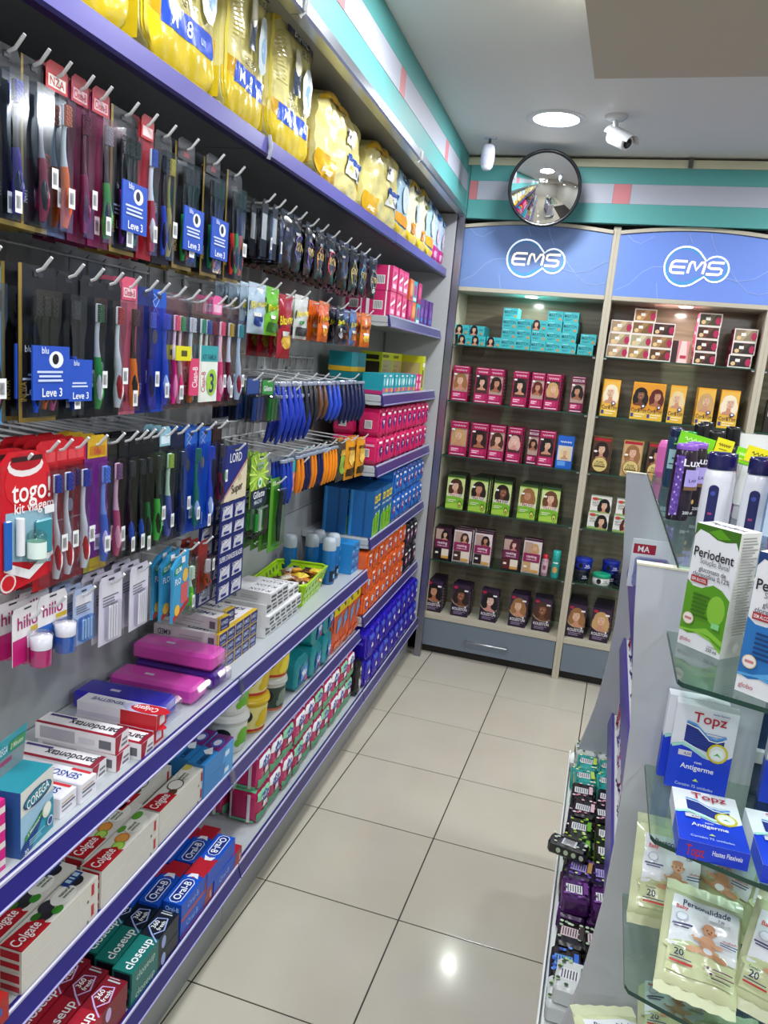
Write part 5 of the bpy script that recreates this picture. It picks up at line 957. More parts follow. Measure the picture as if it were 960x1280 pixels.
def interd(c, c2, w=.055, h=.1, box_=True):
    def f():
        e = empty('interdental_brush_pack'); card(e, w, h, .02, c, [('r', .1, .7, .9, .9, 'd8d8e0')]+lines(.15, .85, .55, .72, 4, '6a6a74'))
        mb = MB()
        if box_: mb.box(-w*.3, w*.36, -.016, -.001, -h+.028, -.035, c2, ch=.003)
        mb.build('clear_box', e)
        mb = MB()
        for i in range(4): mb.tube([(-w*.22+i*.008, -.01, -h+.033), (-w*.22+i*.008, -.01, -.04)], .0022, 'g:5aa0d8' if 'b' in c2 else 'g:e8e8ec', 6)
        mb.build('small_brushes', e); return e
    return f
hang(-.43, R4, 'id1', interd('a8b8d8', 't:a8d0f4', .06, .11), 'pale blue interdental brush pack, below the red toothbrushes', 4, cat='interdental brush')
hang(-.335, R4, 'id2', interd('d4d0e0', 't:f4f4f8', .075, .14), 'clear interdental pack with dark print, nearer of two', 4, cat='interdental brush')
hang(-.24, R4, 'id2', interd('d4d0e0', 't:f4f4f8', .075, .14), 'clear interdental pack with dark print, farther of two', 4, cat='interdental brush')
def kidsfloss():
    e = empty('kids_floss_pouch'); w, h, T_ = .085, .165, .02
    mb = MB(); poly = [(-w*.42, T_-h+.006), (w*.5, T_-h+.035), (w*.48, T_-.07), (w*.36, T_-.045), (w*.42, T_), (-w*.2, T_-.012), (-w*.5, T_-.03), (-w*.42, T_-.08)]
    mb.prism(poly, -.006, .001, 'f:3a98c8'); mp = lambda u, v, o: (-w/2+u*w, -.006-o, T_-h+v*h)
    mb.prt(mp, [('p', [(.1, .04), (.98, .22), (.98, .3), (.1, .12)], 'a8202c'), ('r', .5, .26, .9, .55, 'c85a5c'), ('e', .72, .66, .16, .1, 'd8b050'), ('e', .3, .2, .15, .08, 'e8b83c'), ('p', [(.1, .7), (.48, .76), (.5, .86), (.12, .8)], '1c8a50'), ('t', 'GUM', .3, .78, .07, .32, 'f0f6f8', 8), ('t', 'FLO', .28, .62, .08, .32, 'f0f6f8'), ('r', .45, .86, .65, .95, 'e8e8e8')], (w, h)); mb.build('pouch', e); return e
hang(-.095, R4-.005, 'kf', kidsfloss, 'blue and red printed kids floss pouch', 3, cat='dental floss', dx=.025, x=-.03)
hang(-.03, R4, 'gbr', tb(w=.05, h=.16, cardc='7ac83c', transparent_card=True, brushes=((0, '6ac82c', '8ae04c', 'e0e0e8', 'e0e4ec'),), bl='t:e4f4e0'), 'small clear pack with a lime green brush case', 3)
hang(.04, R4-.0, 'redm', tb(w=.05, h=.13, cardc='8a2420', brushes=((0, 'b83c30', '6a1814', 'd8d0d0', 'c8b8b8'),)), 'small dark red pack half hidden by the razor blade card', 3)
# razor blade card, Gillette pack, knife-like razors
def lord():
    e = empty('razor_blade_card'); w, T_ = .15, .02
    card(e, w, .145, T_, '1d2c7a', [('p', [(0, 0), (1, 0), (1, .7)], 'd8ccb0'), ('s', [(0, .02), (1, .72)], .0025, 'b02c2c'), ('s', [(.03, .0), (1, .67)], .0018, '2a2c6c'), ('t', 'LORD', .52, .78, .16, .46, 'e8e8ee'), ('t', 'Super', .62, .22, .15, .44, '17171c', 6), ('e', .72, .4, .06, .06, 'c8b890'), ('e', .14, .5, .08, .1, '3a8c4c')])
    z = T_-.147
    for i, (hh, cols) in enumerate(((.05, 2), (.04, 2), (.045, 2), (.028, 0), (.05, 2), (.05, 2))):
        its = []
        if cols:
            for c in range(2): its += [('p', [(.06+.48*c, .12), (.46+.48*c, .12), (.46+.48*c, .88), (.1+.48*c, .6)], 'c8ccd8'), ('t', 'LORD', .2+.48*c, .74, .2, .24, 'f0f0f4'), ('s', [(.06+.48*c, .2), (.46+.48*c, .85)], .0012, '8c2c34'), ('r', .16+.48*c, .2, .36+.48*c, .36, '1d2c7a')]
        else: its = [('t', 'SUPER STAINLESS BLADES', .5, .5, .5, .9, 'e8e8ee')]
        mb = MB(); mb.box(-w/2, w/2, -.003, -.0005, z-hh, z-.0008, '1b2568'); mb.prt(lambda u, v, o: (-w/2+u*w, -.003-o, z-hh+v*hh), its, (w, hh)); mb.build('blade_packet', e); z -= hh
    return e
gplace('hook', hook(), -.03, .2, 1.425, 'white wire hook carrying the navy razor blade card', 'hook', 'wire hooks on the wall panel')
gplace('lord', lord, -.045, .2, 1.41, 'navy razor blade card with cream triangle, front', 'razor blades')
gplace('lord', lord, -.085, .17, 1.40, 'navy razor blade card hanging behind the front one', 'razor blades')
def gil():
    e = empty('razor_pack'); w, h, T_ = .118, .15, .02
    card(e, w, h, T_, '8ab43c', [('e', .5, .62, .42, .3, 'a8d050')]+[('p', [(.5, .6), (.5+.62*math.cos(a), .6+.42*math.sin(a)), (.5+.62*math.cos(a+.1), .6+.42*math.sin(a+.1))], 'd0ec70') for a in [i*.42 for i in range(15)]]+[('r', 0, 0, 1, .34, '1d2740'), ('t', 'Gillette', .5, .24, .13, .84, 'eef2f6'), ('t', 'MACH3', .45, .1, .08, .6, 'c8d4e0'), ('r', .3, .72, .72, .84, '9aa8a0'), ('r', .33, .74, .69, .8, '6a9a4c'), ('e', .5, .46, .12, .1, 'e8f0ec'), ('e', .5, .46, .07, .05, '2fae4c')])
    mb = MB(); mb.box(-.04, .045, -.02, -.001, T_-h-.075, T_-h, 't:d8ecd8', ch=.004); mb.build('clear_blister', e)
    mb = MB(); mb.tube([(.0, -.01, T_-h-.07), (.004, -.01, T_-h-.01)], .006, 'g:c8ccd0', 8); mb.tube([(-.02, -.008, T_-h-.07), (-.018, -.008, T_-h-.02)], .005, 'g:2f9a3c', 8); mb.build('razor_handle', e)
    mb = MB(); mb.box(-.055, .058, -.012, .0, T_-h-.085, T_-h-.076, 'g:1a1c20'); mb.build('base_strip', e); return e
hang(.365, 1.385, 'gil', gil, 'green sunburst razor pack with three blade razor', 3, cat='razor', dx=.03)
def knives():
    e = empty('hair_razor_pack'); w, h, T_ = .085, .225, .02
    card(e, w, h, T_, '4a8a2c', [('p', [(0, 0), (.5, 0), (.2, 1), (0, 1)], '5aa034'), ('s', [(.9, .05), (.7, .4), (.9, .8)], .002, 'b8d850'), ('r', .1, .9, .8, .96, 'a8c880'), ('s', [(.1, .1), (.8, .9)], .001, '8ac050')])
    mb = MB(); mb.tube([(.004, -.012, T_-h+.03), (.0, -.012, T_-h+.1), (.014, -.012, T_-.04)], .007, 'g:1c1f28', 8, [(.006, .004), (.009, .005), (.005, .004)]); mb.build('folding_razor', e)
    mb = MB(); mb.box(-w*.3, w*.42, -.02, -.001, T_-h+.015, T_-.03, 't:dff0d8', ch=.004); mb.build('clear_blister', e); return e
hang(.5, 1.30, 'kniv', knives, 'green pack with a black folding hair razor', 5, cat='razor', dx=.028)
def lady():
    e = empty('lady_razor_card'); w, h, T_ = .13, .1, .02
    card(e, w, h, T_, '3aa8b8', [('r', 0, 0, 1, .6, 'c88a80'), ('p', [(0, .5), (.3, .62), (.7, .58), (1, .7), (1, .55), (0, .4)], 'e0a89a'), ('t', ' ', .5, .8, .16, .6, 'd8f0f0'), ('e', .55, .35, .28, .16, 'e8dcd8'), ('e', .55, .36, .2, .1, 'b06a64'), ('r', .3, .2, .8, .26, 'f0e8e4')], hole=True); return e
hang(.69, 1.34, 'lady', lady, 'teal and pink shaver card, nearer hook', 3, cat='razor', dx=.03)
hang(.9, 1.35, 'lady', lady, 'teal and pink shaver card, farther hook above the blue bottles', 3, cat='razor', dx=.03)
# ------------------------------------------------------------------ foil sachets
def sachet(col, front, w=.078, h=.12, seed=0, name='condom_sachet', T_=.012):
    def f():
        mb = MB(); mp = mb.pillow(w, .016, h, 'f:'+col, 8, 10, seed=seed, wr=.002)
        mb.prt(lambda u, v, o: mp(u, v, o+.0014), list(front), (w, h), dl=.0004, n=10)
        # zigzag seals and a hanging tab
        mb.box(-w/2, w/2, -.0008, .0008, h-.001, h+.012, 'f:'+col)
        for v in mb.v: pass
        mb.v = [(x, y, z-h-.012+T_) for x, y, z in mb.v]
        return mb.build(name)
    return f
def ring(cx, cy, rx, ry, col): return ('s', [(cx+rx*math.cos(a*PI/10-.6), cy+ry*math.sin(a*PI/10-.6)) for a in range(17)], .004, col)
SK = [(.30, None, 'thin dark pack with a white side label'), (.37, None, 'second thin dark pack with a white side label'), (.45, '3c3c44', 'plain black sachet before the ringed ones'), (.53, '5a3a8c', 'black sachet with a purple ring, nearer'), (.63, '6a44a0', 'black sachet with a purple ring, farther'), (.72, 'd07a2c', 'black sachet with an orange ring'), (.83, 'c8303c', 'black sachet with a red ring'), (.96, None, 'black unmarked sachet turned sideways'), (1.07, 'c8b83c', 'black sachet with a yellow ring'), (1.19, '2aa0c8', 'black sachet with a light blue ring'), (1.33, '8a8a90', 'black sachet with a grey ring, farthest')]
for y, rc, lab in SK:
    if rc is None and y < .5: hang(y, R1-.02, 'dkp', tbpack(w=.035, h=.14, cardc='1a1a1e', brushes=(), its=[('r', .1, .3, .9, .75, 'c8c8c4')]), lab, 3, cat='pack', dx=.03)
    else: hang(y, R1-.02, ('sk', rc), sachet('14131a', [ring(.5, .45, .36, .26, rc)]*(rc is not None and rc != '3c3c44')+[('t', 'SKYN', .5, .5, .16, .66, 'c8b06a')]*(rc not in (None, '3c3c44'))+[('r', .2, .7, .5, .76, '8a8a8c')], w=.085, h=.14, seed=int(y*100)), lab+', upper row', 5, cat='condom pack', dx=.03, jit=.15)
BW = [(.28, 'a8bccc', '24448c', 'pale blue foil sachet'), (.375, '6ab42c', '26601c', 'lime green foil sachet'), (.48, '9a1c2c', 'c8a03c', 'dark red foil sachet, hanging lowest'), (.6, 'c0c4c0', '2a2c2c', 'silver white foil sachet'), (.8, 'd0601c', 'e8a02c', 'wide orange foil sachet beside the black one'), (.98, '1c1c24', '8a8a94', 'black foil sachet right of the orange one'), (1.12, '4a6a9c', 'b06a34', 'steel blue foil sachet next to the black one'), (1.3, 'd06a1c', 'e8c04c', 'orange foil sachet at the far end of its row')]
for k, (y, c, c2, lab) in enumerate(BW):
    hh = .165 if k == 2 else .115
    fr = [('r', .1, .08, .9, .3, c2)] if k in (1, 3) else [('e', .5, .3, .3, .14, c2)]
    hang(y, 1.845 if k != 2 else 1.835, ('bw', k), sachet(c, fr+[('p', [(.02, .5), (.98, .62), (.98, .84), (.02, .7)], '17150f' if k != 7 else 'd8a02c'), ('t', 'Blowtex' if k < 7 else 'Prudence', .5, .665, .15, .9, 'e0cf1c' if k < 7 else '5a1c14', 8), ('r', .2, .38, .6, .46, 'd8d8d4' if k != 3 else '2a8a3c')], w=.095 if k not in (2, 4) else (.08 if k == 2 else .12), h=hh, seed=60+k), lab, 4, cat='condom pack', dx=.03, jit=.12)
# ------------------------------------------------------------------ disposable razors on a wire rail
def rail(y0, y1, z, lab):
    e = empty('wire_rail', G(0, 0, 0), TH); mb = MB(); mb.tube([(-.30, y0, z+.05), (-.30, y1, z+.05)], .003, HOOKM); mb.tube([(-.30, y0, z), (-.30, y1, z)], .003, HOOKM); mb.build('rail_bar', e)
    n = int((y1-y0)/.06)
    for i in range(n+1):
        y = y0+(y1-y0)*i/n; mb = MB(); mb.tube([(-.302, y, z-.01), (-.302, y, z+.055), (-.296, y, z+.06)], .0022, HOOKM, 5); mb.build('upright_wire', e)
    tag(e, lab, 'wire rail')
rail(.26, 1.44, 1.605, 'wire rail with upright ends holding the blue razors'); rail(.26, 1.44, 1.385, 'lower wire rail holding the orange and navy razors'); rail(-.75, .18, 1.5, 'wire rail behind the lower toothbrush row'); rail(-.75, .18, 1.215, 'wire rail behind the floss packs'); rail(-.75, .18, 1.79, 'wire rail behind the middle toothbrush row'); rail(-.75, .18, 2.085, 'wire rail behind the upper toothbrush row')
def razor(c, head='d8dce4', L=.13, curve=.012, w=.0095):
    def f():
        e = empty('disposable_razor'); mb = MB()
        mb.tube([(0, -.004, -.02), (0, -.006-curve*.4, -.045), (0, -.006-curve, -L*.6), (0, -.004-curve*.6, -L*.85), (0, -.002, -L)], w, 'g:'+c, 8, [(w*.6, w*.5), (w*.8, w*.7), (w, w*.9), (w*.9, w*.8), (w*.5, w*.4)]); mb.build('handle', e)
        mb = MB(); mb.box(-.014, .014, -.009, .0, -.019, -.008, 'g:'+head, ch=.002); mb.build('razor_head', e); return e
    return f
def razors(y0, n, dy, z, c, lab, L=.13, head='8a92a4', curve=.012, deep=2, w=.0095):
    gplace('hook', hook(), -.03, y0+dy*(n-1)/2, z, f"white wire hook carrying the {lab}s", 'hook', 'wire hooks on the wall panel')
    for i in range(n):
        for k in range(deep):
            gplace(('rz', c, L), razor(c, head, L, curve, w), -.045-.035*k, y0+dy*i, z-.01, f"{lab}, {ORD[i]} from near side{'' if k == 0 else ', '+ORD[k]+' row back'}", 'razor', f"{lab}s on hooks", rz=random.uniform(-.5, .1))
def rzpack(c1, c2, txt):
    def f():
        e = empty('razor_pack'); card(e, .09, .12, .015, c1, [('r', .05, .6, .95, .95, c2), ('t', txt, .5, .76, .12, .8, 'e8ecec')], hole=False)
        mb = MB(); mb.box(-.04, .04, -.03, -.001, -.105, -.03, 't:c8ccd4', ch=.004); mb.build('clear_blister', e)
        mb = MB()
        for i in range(3): mb.tube([(-.025+.025*i, -.015, -.1), (-.025+.025*i, -.018, -.04)], .006, 'g:'+c2, 6)
        mb.build('razors', e); return e
    return f
hang(.285, 1.605, 'rp1', rzpack('1c2430', '2a4a8c', ' '), 'dark razor pack at the near end of the razor rail', 3, cat='razor', dx=.045)
hang(.39, 1.6, 'rp2', rzpack('1a2c1c', '2f8a3c', 'Gillette'), 'green and black razor pack next to the blue razors', 3, cat='razor', dx=.045)
razors(.485, 4, .042, 1.605, '1f3cb4', 'blue curved razor', .165)
razors(.665, 3, .042, 1.605, '22262f', 'black curved razor', .16)
razors(.8, 2, .05, 1.605, '6a4a34', 'brown backed razor', .13)
razors(.9, 3, .045, 1.605, '2a4cc0', 'medium blue razor', .14)
razors(1.05, 6, .05, 1.605, '1c2450', 'navy razor', .16)
razors(.46, 6, .045, 1.57, '18329a', 'dark blue razor under the packs', .15)
razors(.53, 3, .028, 1.375, '1c3ca8', 'royal blue straight razor', .15, curve=.004)
for k in range(4): razors(.655+.062*k, 2, .028, 1.375, 'e0801c' if k % 2 == 0 else '1c2050', ['orange razor', 'navy blue straight razor', 'amber orange razor', 'indigo razor'][k], .13, curve=.003)
razors(.9, 5, .032, 1.375, 'ee8c18', 'bright orange razor', .135, curve=.003, w=.009)
hang(1.1, 1.37, 'rp3', sachet('3a3c34', [('e', .5, .5, .3, .3, '8ab040'), ('r', .2, .7, .8, .85, 'd8a83c')], w=.09, h=.14, seed=91, name='razor_pack'), 'olive and gold razor pack right of the orange razors', 3, cat='razor', jit=.2)
hang(1.23, 1.37, 'rp4', sachet('d8901c', [('r', .1, .1, .9, .3, '3a2c14'), ('e', .5, .6, .3, .22, 'e8c05c'), ('r', .2, .78, .8, .86, '5a3a14')], w=.09, h=.15, seed=92, name='razor_pack'), 'amber yellow razor pack at the far end of the lower rail', 3, cat='razor', jit=.15)
hang(1.37, 1.365, 'rp4', sachet('d8901c', [], w=.09, h=.15, seed=92, name='razor_pack'), 'amber yellow razor pack, last on the lower rail', 3, cat='razor', jit=.15)
for k, y in enumerate((.25, .4, .55)): hang(y, 1.12+.0*k, ('dk', k), tbpack(w=.03, h=.12, cardc='3a5a34', brushes=(), its=[('r', .1, .2, .9, .6, '2a2c2c')]), f"small dark green card {['beside the blade card', 'under the razor pack', 'under the shaver cards'][k]}", 1, cat='card') if k < 0 else None
# ------------------------------------------------------------------ lime basket and blue bottles on the main shelf
def basket():
    e = empty('plastic_basket'); W0, D0, W1, D1, H = .25, .16, .31, .2, .085; c = 'g:a8d81c'; th = .003
    def wallq(p0, p1, q0, q1, holes):
        """panel from bottom edge p0-p1 to top edge q0-q1 with punched holes, as strips of cells"""
        mb = MB(); p0, p1, q0, q1 = map(Vector, (p0, p1, q0, q1)); nx, nz = holes
        nrm = ((p1-p0).cross(q0-p0)).normalized()*th
        S = lambda u, v: (p0*(1-u)+p1*u)*(1-v)+(q0*(1-u)+q1*u)*v
        N, Mz = nx*4, nz*4+2
        def solid(i, j):
            if j < 2 or j >= Mz-1 or i == 0 or i == N-1: return True
            return not (i % 4 in (1, 2) and (j-2) % 4 in (0, 1))
        for i in range(N):
            for j in range(Mz):
                if solid(i, j):
                    a, b, cc, d = S(i/N, j/Mz), S((i+1)/N, j/Mz), S((i+1)/N, (j+1)/Mz), S(i/N, (j+1)/Mz)
                    mb.add([a, b, cc, d, a+nrm, b+nrm, cc+nrm, d+nrm], [(0, 1, 2, 3), (7, 6, 5, 4), (0, 4, 5, 1), (2, 6, 7, 3), (1, 5, 6, 2), (3, 7, 4, 0)], c)
        return mb.build('side_wall', e)
    b = [(-W0/2, -D0/2, 0), (W0/2, -D0/2, 0), (W0/2, D0/2, 0), (-W0/2, D0/2, 0)]; t = [(-W1/2, -D1/2, H), (W1/2, -D1/2, H), (W1/2, D1/2, H), (-W1/2, D1/2, H)]
    for i in range(4): wallq(b[i], b[(i+1) % 4], t[i], t[(i+1) % 4], (7 if i % 2 == 0 else 4, 2))
    mb = MB(); mb.box(-W0/2, W0/2, -D0/2, D0/2, 0, .004, c); mb.build('bottom', e)
    mb = MB(); r = [(-W1/2, -D1/2, H), (W1/2, -D1/2, H), (W1/2, D1/2, H), (-W1/2, D1/2, H), (-W1/2, -D1/2, H)]
    pts = []
    for i in range(4):
        a, b_ = Vector(r[i]), Vector(r[i+1]); d = (b_-a).normalized()*.02; pts += [a+d, b_-d]
    mb.tube(pts+[pts[0]], .005, c, 6, None); mb.build('rim', e)
    return e
gplace('basket', basket, -.165, .99, .7862, 'lime green perforated plastic basket full of small sachets', 'basket', rz=.08)
for k in range(26):
    cc = ['c87a2c', '4a2c1c', 'e8a83c', 'd8d0c0', '8a5a34', 'e0c43c'][k % 6]
    gplace(('sw', k % 6), sachet(cc, [('e', .5, .5, .3, .25, ['f0e0c0', 'd89a3c', '8a2c1c', '3a3c6c', 'f0d890', 'b8402c'][k % 6])], w=.05, h=.045, seed=k, name='small_sachet'), -.165+random.uniform(-.055, .055), .99+random.uniform(-.1, .1), .84+.004*(k % 8), f"small {['orange', 'dark brown', 'yellow', 'cream', 'tan', 'gold'][k % 6]} sachet, {ORD[k//6]} of its colour from the basket bottom", 'sachet', "small sachets in the lime basket", rz=random.uniform(0, 6), tilt=(random.uniform(1.2, 1.9), random.uniform(-.3, .3)))
for i, (x, y) in enumerate(((-.09, 1.2), (-.1, 1.28), (-.17, 1.22), (-.24, 1.16), (-.17, 1.3))):
    gplace('blueb', bottle([(.026, 0), (.028, .003), (.028, .135), (.024, .145)], 'g:1767a8', 'g:aab6bf', [(.0275, .136), (.0275, .17), (.02, .185), (.0001, .187)], (.01, .055, '17283c', [('r', .3, .3, .7, .7, '8ab0d0')])), x, y, .7862, ['blue spray bottle with clear cap, nearest the shelf edge', 'blue spray bottle with clear cap, second along the edge', 'blue spray bottle with clear cap behind the first', 'blue spray bottle with clear cap nearest the basket back', 'blue spray bottle with clear cap at the rear right'][i], 'bottle')
for L in range(3):
    for i in range(2): gplace('bluec', carton('carton', .05, .1, .042, '2a86c8', front=[('r', .1, .55, .9, .8, '1c5aa0'), ('r', .1, .2, .6, .35, '8ac8ec')], left=[('r', .1, .3, .5, .7, '5aaee4')]), -.09, 1.385+.053*i, .7858+.0425*L, f"small light blue carton beside the bottles, {['near','far'][i]} column, {['lowest','middle','top'][L]}", 'box')
# ================================================================== DIAPER BAGS ON THE TOP SHELF
def diaper(w, h, d, kind, seed):
    base, lo = {'yel': ('d9cf86', 'f0d010'), 'white': ('e8e2c0', 'e8c820'), 'blue': ('a8c8dc', 'e8c030'), 'pink': ('b8cce4', 'c8308c')}[kind]
    def f():
        if kind == 'yel':
            I = [('r', .0, .0, 1, .22, 'f:dcc022'), ('r', .02, .22, .96, .32, 'f:c89c18'), ('r', .14, .2, .86, .315, 'f:1f50c8'), ('t', 'M', .3, .258, .075, .16, 'f:e8eef8'), ('t', '8', .5, .258, .075, .14, 'f:e8eef8'), ('t', 'un', .7, .258, .045, .16, 'f:c8d8f4'), ('t', 'SEVERA', .48, .355, .035, .4, 'f:5a4a14'), ('r', .3, .375, .6, .38, 'f:5a4a14'),
                 ('r', .0, .84, 1, 1, 'f:c9a82c'), ('r', .22, .8, .86, .87, 'f:20304a'), ('t', 'BIGFRAL', .54, .835, .05, .58, 'f:e8e8e0'), ('t', 'PLUS', .64, .75, .04, .3, 'f:3a4a5c'), ('r', .4, .44, .56, .6, 'f:20304a'), ('e', .48, .66, .08, .09, 'f:dcd8c0'), ('e', .48, .66, .06, .07, 'f:e8e4d0'), ('e', .74, .52, .13, .17, 'f:c8d4d8'), ('e', .76, .5, .06, .08, 'f:8ab0d8'), ('r', .0, .02, .02, .9, 'f:d8c850')]
            I += lines(.04, .2, .42, .78, 14, 'f:a89c50')
        elif kind == 'white': I = [('r', 0, 0, 1, .18, 'f:e8c820'), ('r', .2, .2, .6, .36, 'f:e89018'), ('r', .3, .84, .86, .93, 'f:20304a'), ('t', 'BIGFRAL', .58, .885, .05, .5, 'f:e8e8e0'), ('e', .6, .76, .18, .03, 'f:6a7a3c'), ('r', .0, .9, 1, 1, 'f:c9a82c'), ('e', .7, .55, .2, .15, 'f:b8cce0'), ('t', 'M', .4, .28, .07, .16, 'f:f4f0e8')]
        elif kind == 'blue': I = [('r', 0, .2, 1, .36, 'f:e8a020'), ('r', 0, 0, 1, .16, 'f:e8c830'), ('e', .5, .6, .3, .2, 'f:d8e4ec'), ('r', .2, .85, .8, .93, 'f:2a4a7c')]
        else: I = [('r', 0, 0, 1, .3, 'f:c02a84'), ('e', .5, .5, .3, .16, 'f:e8d0e8'), ('r', .2, .8, .8, .9, 'f:2a6ab0'), ('r', .1, .1, .5, .22, 'f:e8b0d4')]
        return softpack('diaper_bag', w*.94, d, h, 'f:'+base, front=I, left=[('r', .0, .0, 1, .2, 'f:dcc022'), ('r', .1, .86, .9, .92, 'f:20304a')]+lines(.2, .8, .35, .8, 12, 'f:a89c50'), seed=seed, n=36, wr=.0013, fine=.0009, pn=36, off=.0045)()
    return f
TZ = 2.1685
DB = [(-.76, .26, .33, 'yel', 'yellow adult diaper bag cut by the left picture edge'), (-.475, .28, .36, 'yel', 'yellow diaper bag at the upper left, its top out of the picture'), (-.172, .29, .37, 'yel', 'yellow diaper bag with blue band, second whole one from left'), (.1, .235, .36, 'yel', 'yellow diaper bag with blue band next to the tall wrinkled one'), (.375, .3, .345, 'yel', 'upright wrinkled yellow diaper bag, the last standing before the slumped ones')]
for k, (y, w, h, kd, lab) in enumerate(DB): gplace(('dp', k), diaper(w, h, .19, kd, k), -.11, y, TZ, lab, 'diaper bag', rz=.04*(k % 2))
# slumped pale yellow bags lying toward the aisle
def slump(w, h, d, seed):
    def f():
        I_ = [('r', .0, .0, .3, .3, 'f:d8a81c'), ('r', .08, .1, .22, .16, 'f:f0e8c8'), ('r', .55, .3, .96, .46, 'f:e4e6e8'), ('r', .55, .46, .96, .53, 'f:28489c'), ('e', .65, .38, .04, .05, 'f:d8d080'), ('e', .76, .38, .04, .05, 'f:4a5a6c'), ('e', .87, .38, .04, .05, 'f:4a5a6c'), ('r', .5, .62, .66, .8, 'f:e8e8ea'), ('r', .52, .7, .6, .78, 'f:26283a'), ('t', ' ', .2, .22, .05, .2, 'f:3a3420'), ('r', 0, .88, .5, 1, 'f:d8aa1c')]
        return softpack('diaper_bag', w*.93, d, h, 'f:dbcf84', front=I_, left=[('r', .1, .1, .9, .5, 'f:d8a81c'), ('r', .2, .2, .8, .3, 'f:f0e8c8')], seed=seed, n=24, wr=.005, fine=.0015, pn=24, off=.0045)()
    return f
gplace('sl1', slump(.52, .26, .2, 31), -.12, .82, TZ, 'pale yellow diaper bag slumped on its side, larger one', 'diaper bag', rz=.05)
gplace('sl2', slump(.42, .27, .2, 32), -.12, 1.33, TZ, 'pale yellow diaper bag slumped on its side, farther smaller one', 'diaper bag', rz=-.05)
for k, (y, w, h, kd, lab) in enumerate(((1.63, .2, .26, 'blue', 'pale blue and yellow diaper bag behind the slumped bags'), (1.83, .19, .27, 'white', 'white and yellow diaper bag, nearer of two with orange label'), (2.03, .18, .275, 'white', 'white and yellow diaper bag, farther of two with orange label'), (2.21, .15, .27, 'blue', 'light blue diaper bag before the pink based ones'), (2.355, .13, .26, 'pink', 'blue and pink diaper bag, nearer of the last two'), (2.49, .12, .25, 'pink', 'blue and pink diaper bag at the far end of the top shelf'))):
    gplace(('dq', k), diaper(w, h, .16, kd, 40+k), -.1, y, TZ, lab, 'diaper bag', rz=.03)
# ================================================================== CEILING AND WALL FITTINGS
def mirror():
    e = empty('convex_mirror', (.362, 2.43, 2.555)); R, r = .36, .166; a0 = math.asin(r/R)
    mb = MB(); prof = []
    for i in range(13): a = a0*i/12; prof.append((R*math.sin(a)+1e-5, R*math.cos(a)-R*math.cos(a0)))
    mb.lathe(prof[::-1], 'm:f0f0f0', 56, caps=False); g = mb.build('mirror_dome', e)
    m = M('mirror'); m = bpy.data.materials.new('mirror_silver'); m.use_nodes = True; b = m.node_tree.nodes['Principled BSDF']; b.inputs['Metallic'].default_value = 1; b.inputs['Roughness'].default_value = .02; b.inputs['Base Color'].default_value = (.86, .87, .87, 1); g.data.materials[0] = m
    mb = MB(); mb.lathe([(r-.004, .004), (r+.002, .010), (r+.009, .006), (r+.011, -.004), (r+.004, -.012), (r-.01, -.01)], 'g:17181c', 56, caps=False); rim = mb.build('rubber_rim', e)
    mb = MB(); mb.lathe([(.0001, -.012), (r-.002, -.011)], 'g:2a2a2c', 40, caps=False); bk = mb.build('back_plate', e)
    for o in (g, rim, bk): o.rotation_euler = (math.radians(100), 0, math.radians(8))
    mb = MB(); mb.tube([(.0, .02, 0), (0, .1, .02), (0, .172, .02)], .01, 'g:2a2a2c', 8); mb.box(-.04, .04, .170, .1785, -.03, .06, 'g:2a2a2c'); mb.build('wall_bracket', e)
    return tag(e, 'round convex security mirror with black rim above the left header sign', 'mirror')
M('m:f0f0f0'); MATS['mirror'] = MATS['m:f0f0f0']; mirror()
def cctv():
    e = empty('security_camera', (.68, 1.98, CEIL)); w = 'g:d2d4d6'
    mb = MB(); mb.lathe([(.045, 0), (.045, -.008), (.036, -.016), (.02, -.02)][::-1], w, 28); mb.build('ceiling_base', e)
    mb = MB(); mb.tube([(0, 0, -.016), (0.004, -.002, -.05), (.012, -.005, -.07), (.03, -.012, -.078)], .011, w, 10); mb.build('swivel_arm', e)
    ax = Vector((.62, -.6, -.42)).normalized(); B = Vector((.01, -.0, -.085)); q = ax.to_track_quat('Z', 'Y')
    def part(prof, spec, name, off=(0, 0), L0=0, seg=24, caps=True):
        mb = MB(); mb.lathe([(r, z+L0) for r, z in prof], spec, seg, off, caps=caps); o = mb.build(name, e); o.rotation_mode = 'QUATERNION'; o.rotation_quaternion = q; o.location = B; return o
    body = part([(.001, -.03), (.026, -.03), (.03, -.025), (.03, .075), (.028, .08)], w, 'camera_body', seg=28)
    part([(.02, .0805), (.001, .081)], 'g:15161a', 'lens')
    part([(.006, .0815), (.0125, .083), (.001, .0835)], 'g:3a3c44', 'lens_glass', caps=False)
    mb = MB(); n = 12; P = []; F = []
    for z in (-.045, .11):
        for rr in (.034, .0365):
            for i in range(n+1): a = PI*.02+PI*.96*i/n; P.append((rr*math.cos(a), rr*math.sin(a)+.004, z))
    m = n+1
    for i in range(n): F += [(i, i+1, m+i+1, m+i), (2*m+i, 3*m+i, 3*m+i+1, 2*m+i+1), (i, 2*m+i, 2*m+i+1, i+1), (m+i, m+i+1, 3*m+i+1, 3*m+i)]
    F += [(0, m, 3*m, 2*m), (n, 2*m+n, 3*m+n, m+n)]
    mb.add(P, F, w, False); o = mb.build('sun_hood', e); o.rotation_mode = 'QUATERNION'; o.rotation_quaternion = q @ __import__('mathutils').Quaternion((0, 0, 1), q_roll(q)); o.location = B
    return tag(e, 'white bullet security camera mounted on the ceiling beside the downlight', 'camera')
def q_roll(q):
    # turn the hood so that it sits on top of the body
    up = Vector((0, 0, 1)); y = q @ Vector((0, 1, 0)); x = q @ Vector((1, 0, 0)); return math.atan2(-up.dot(x), up.dot(y))
cctv()
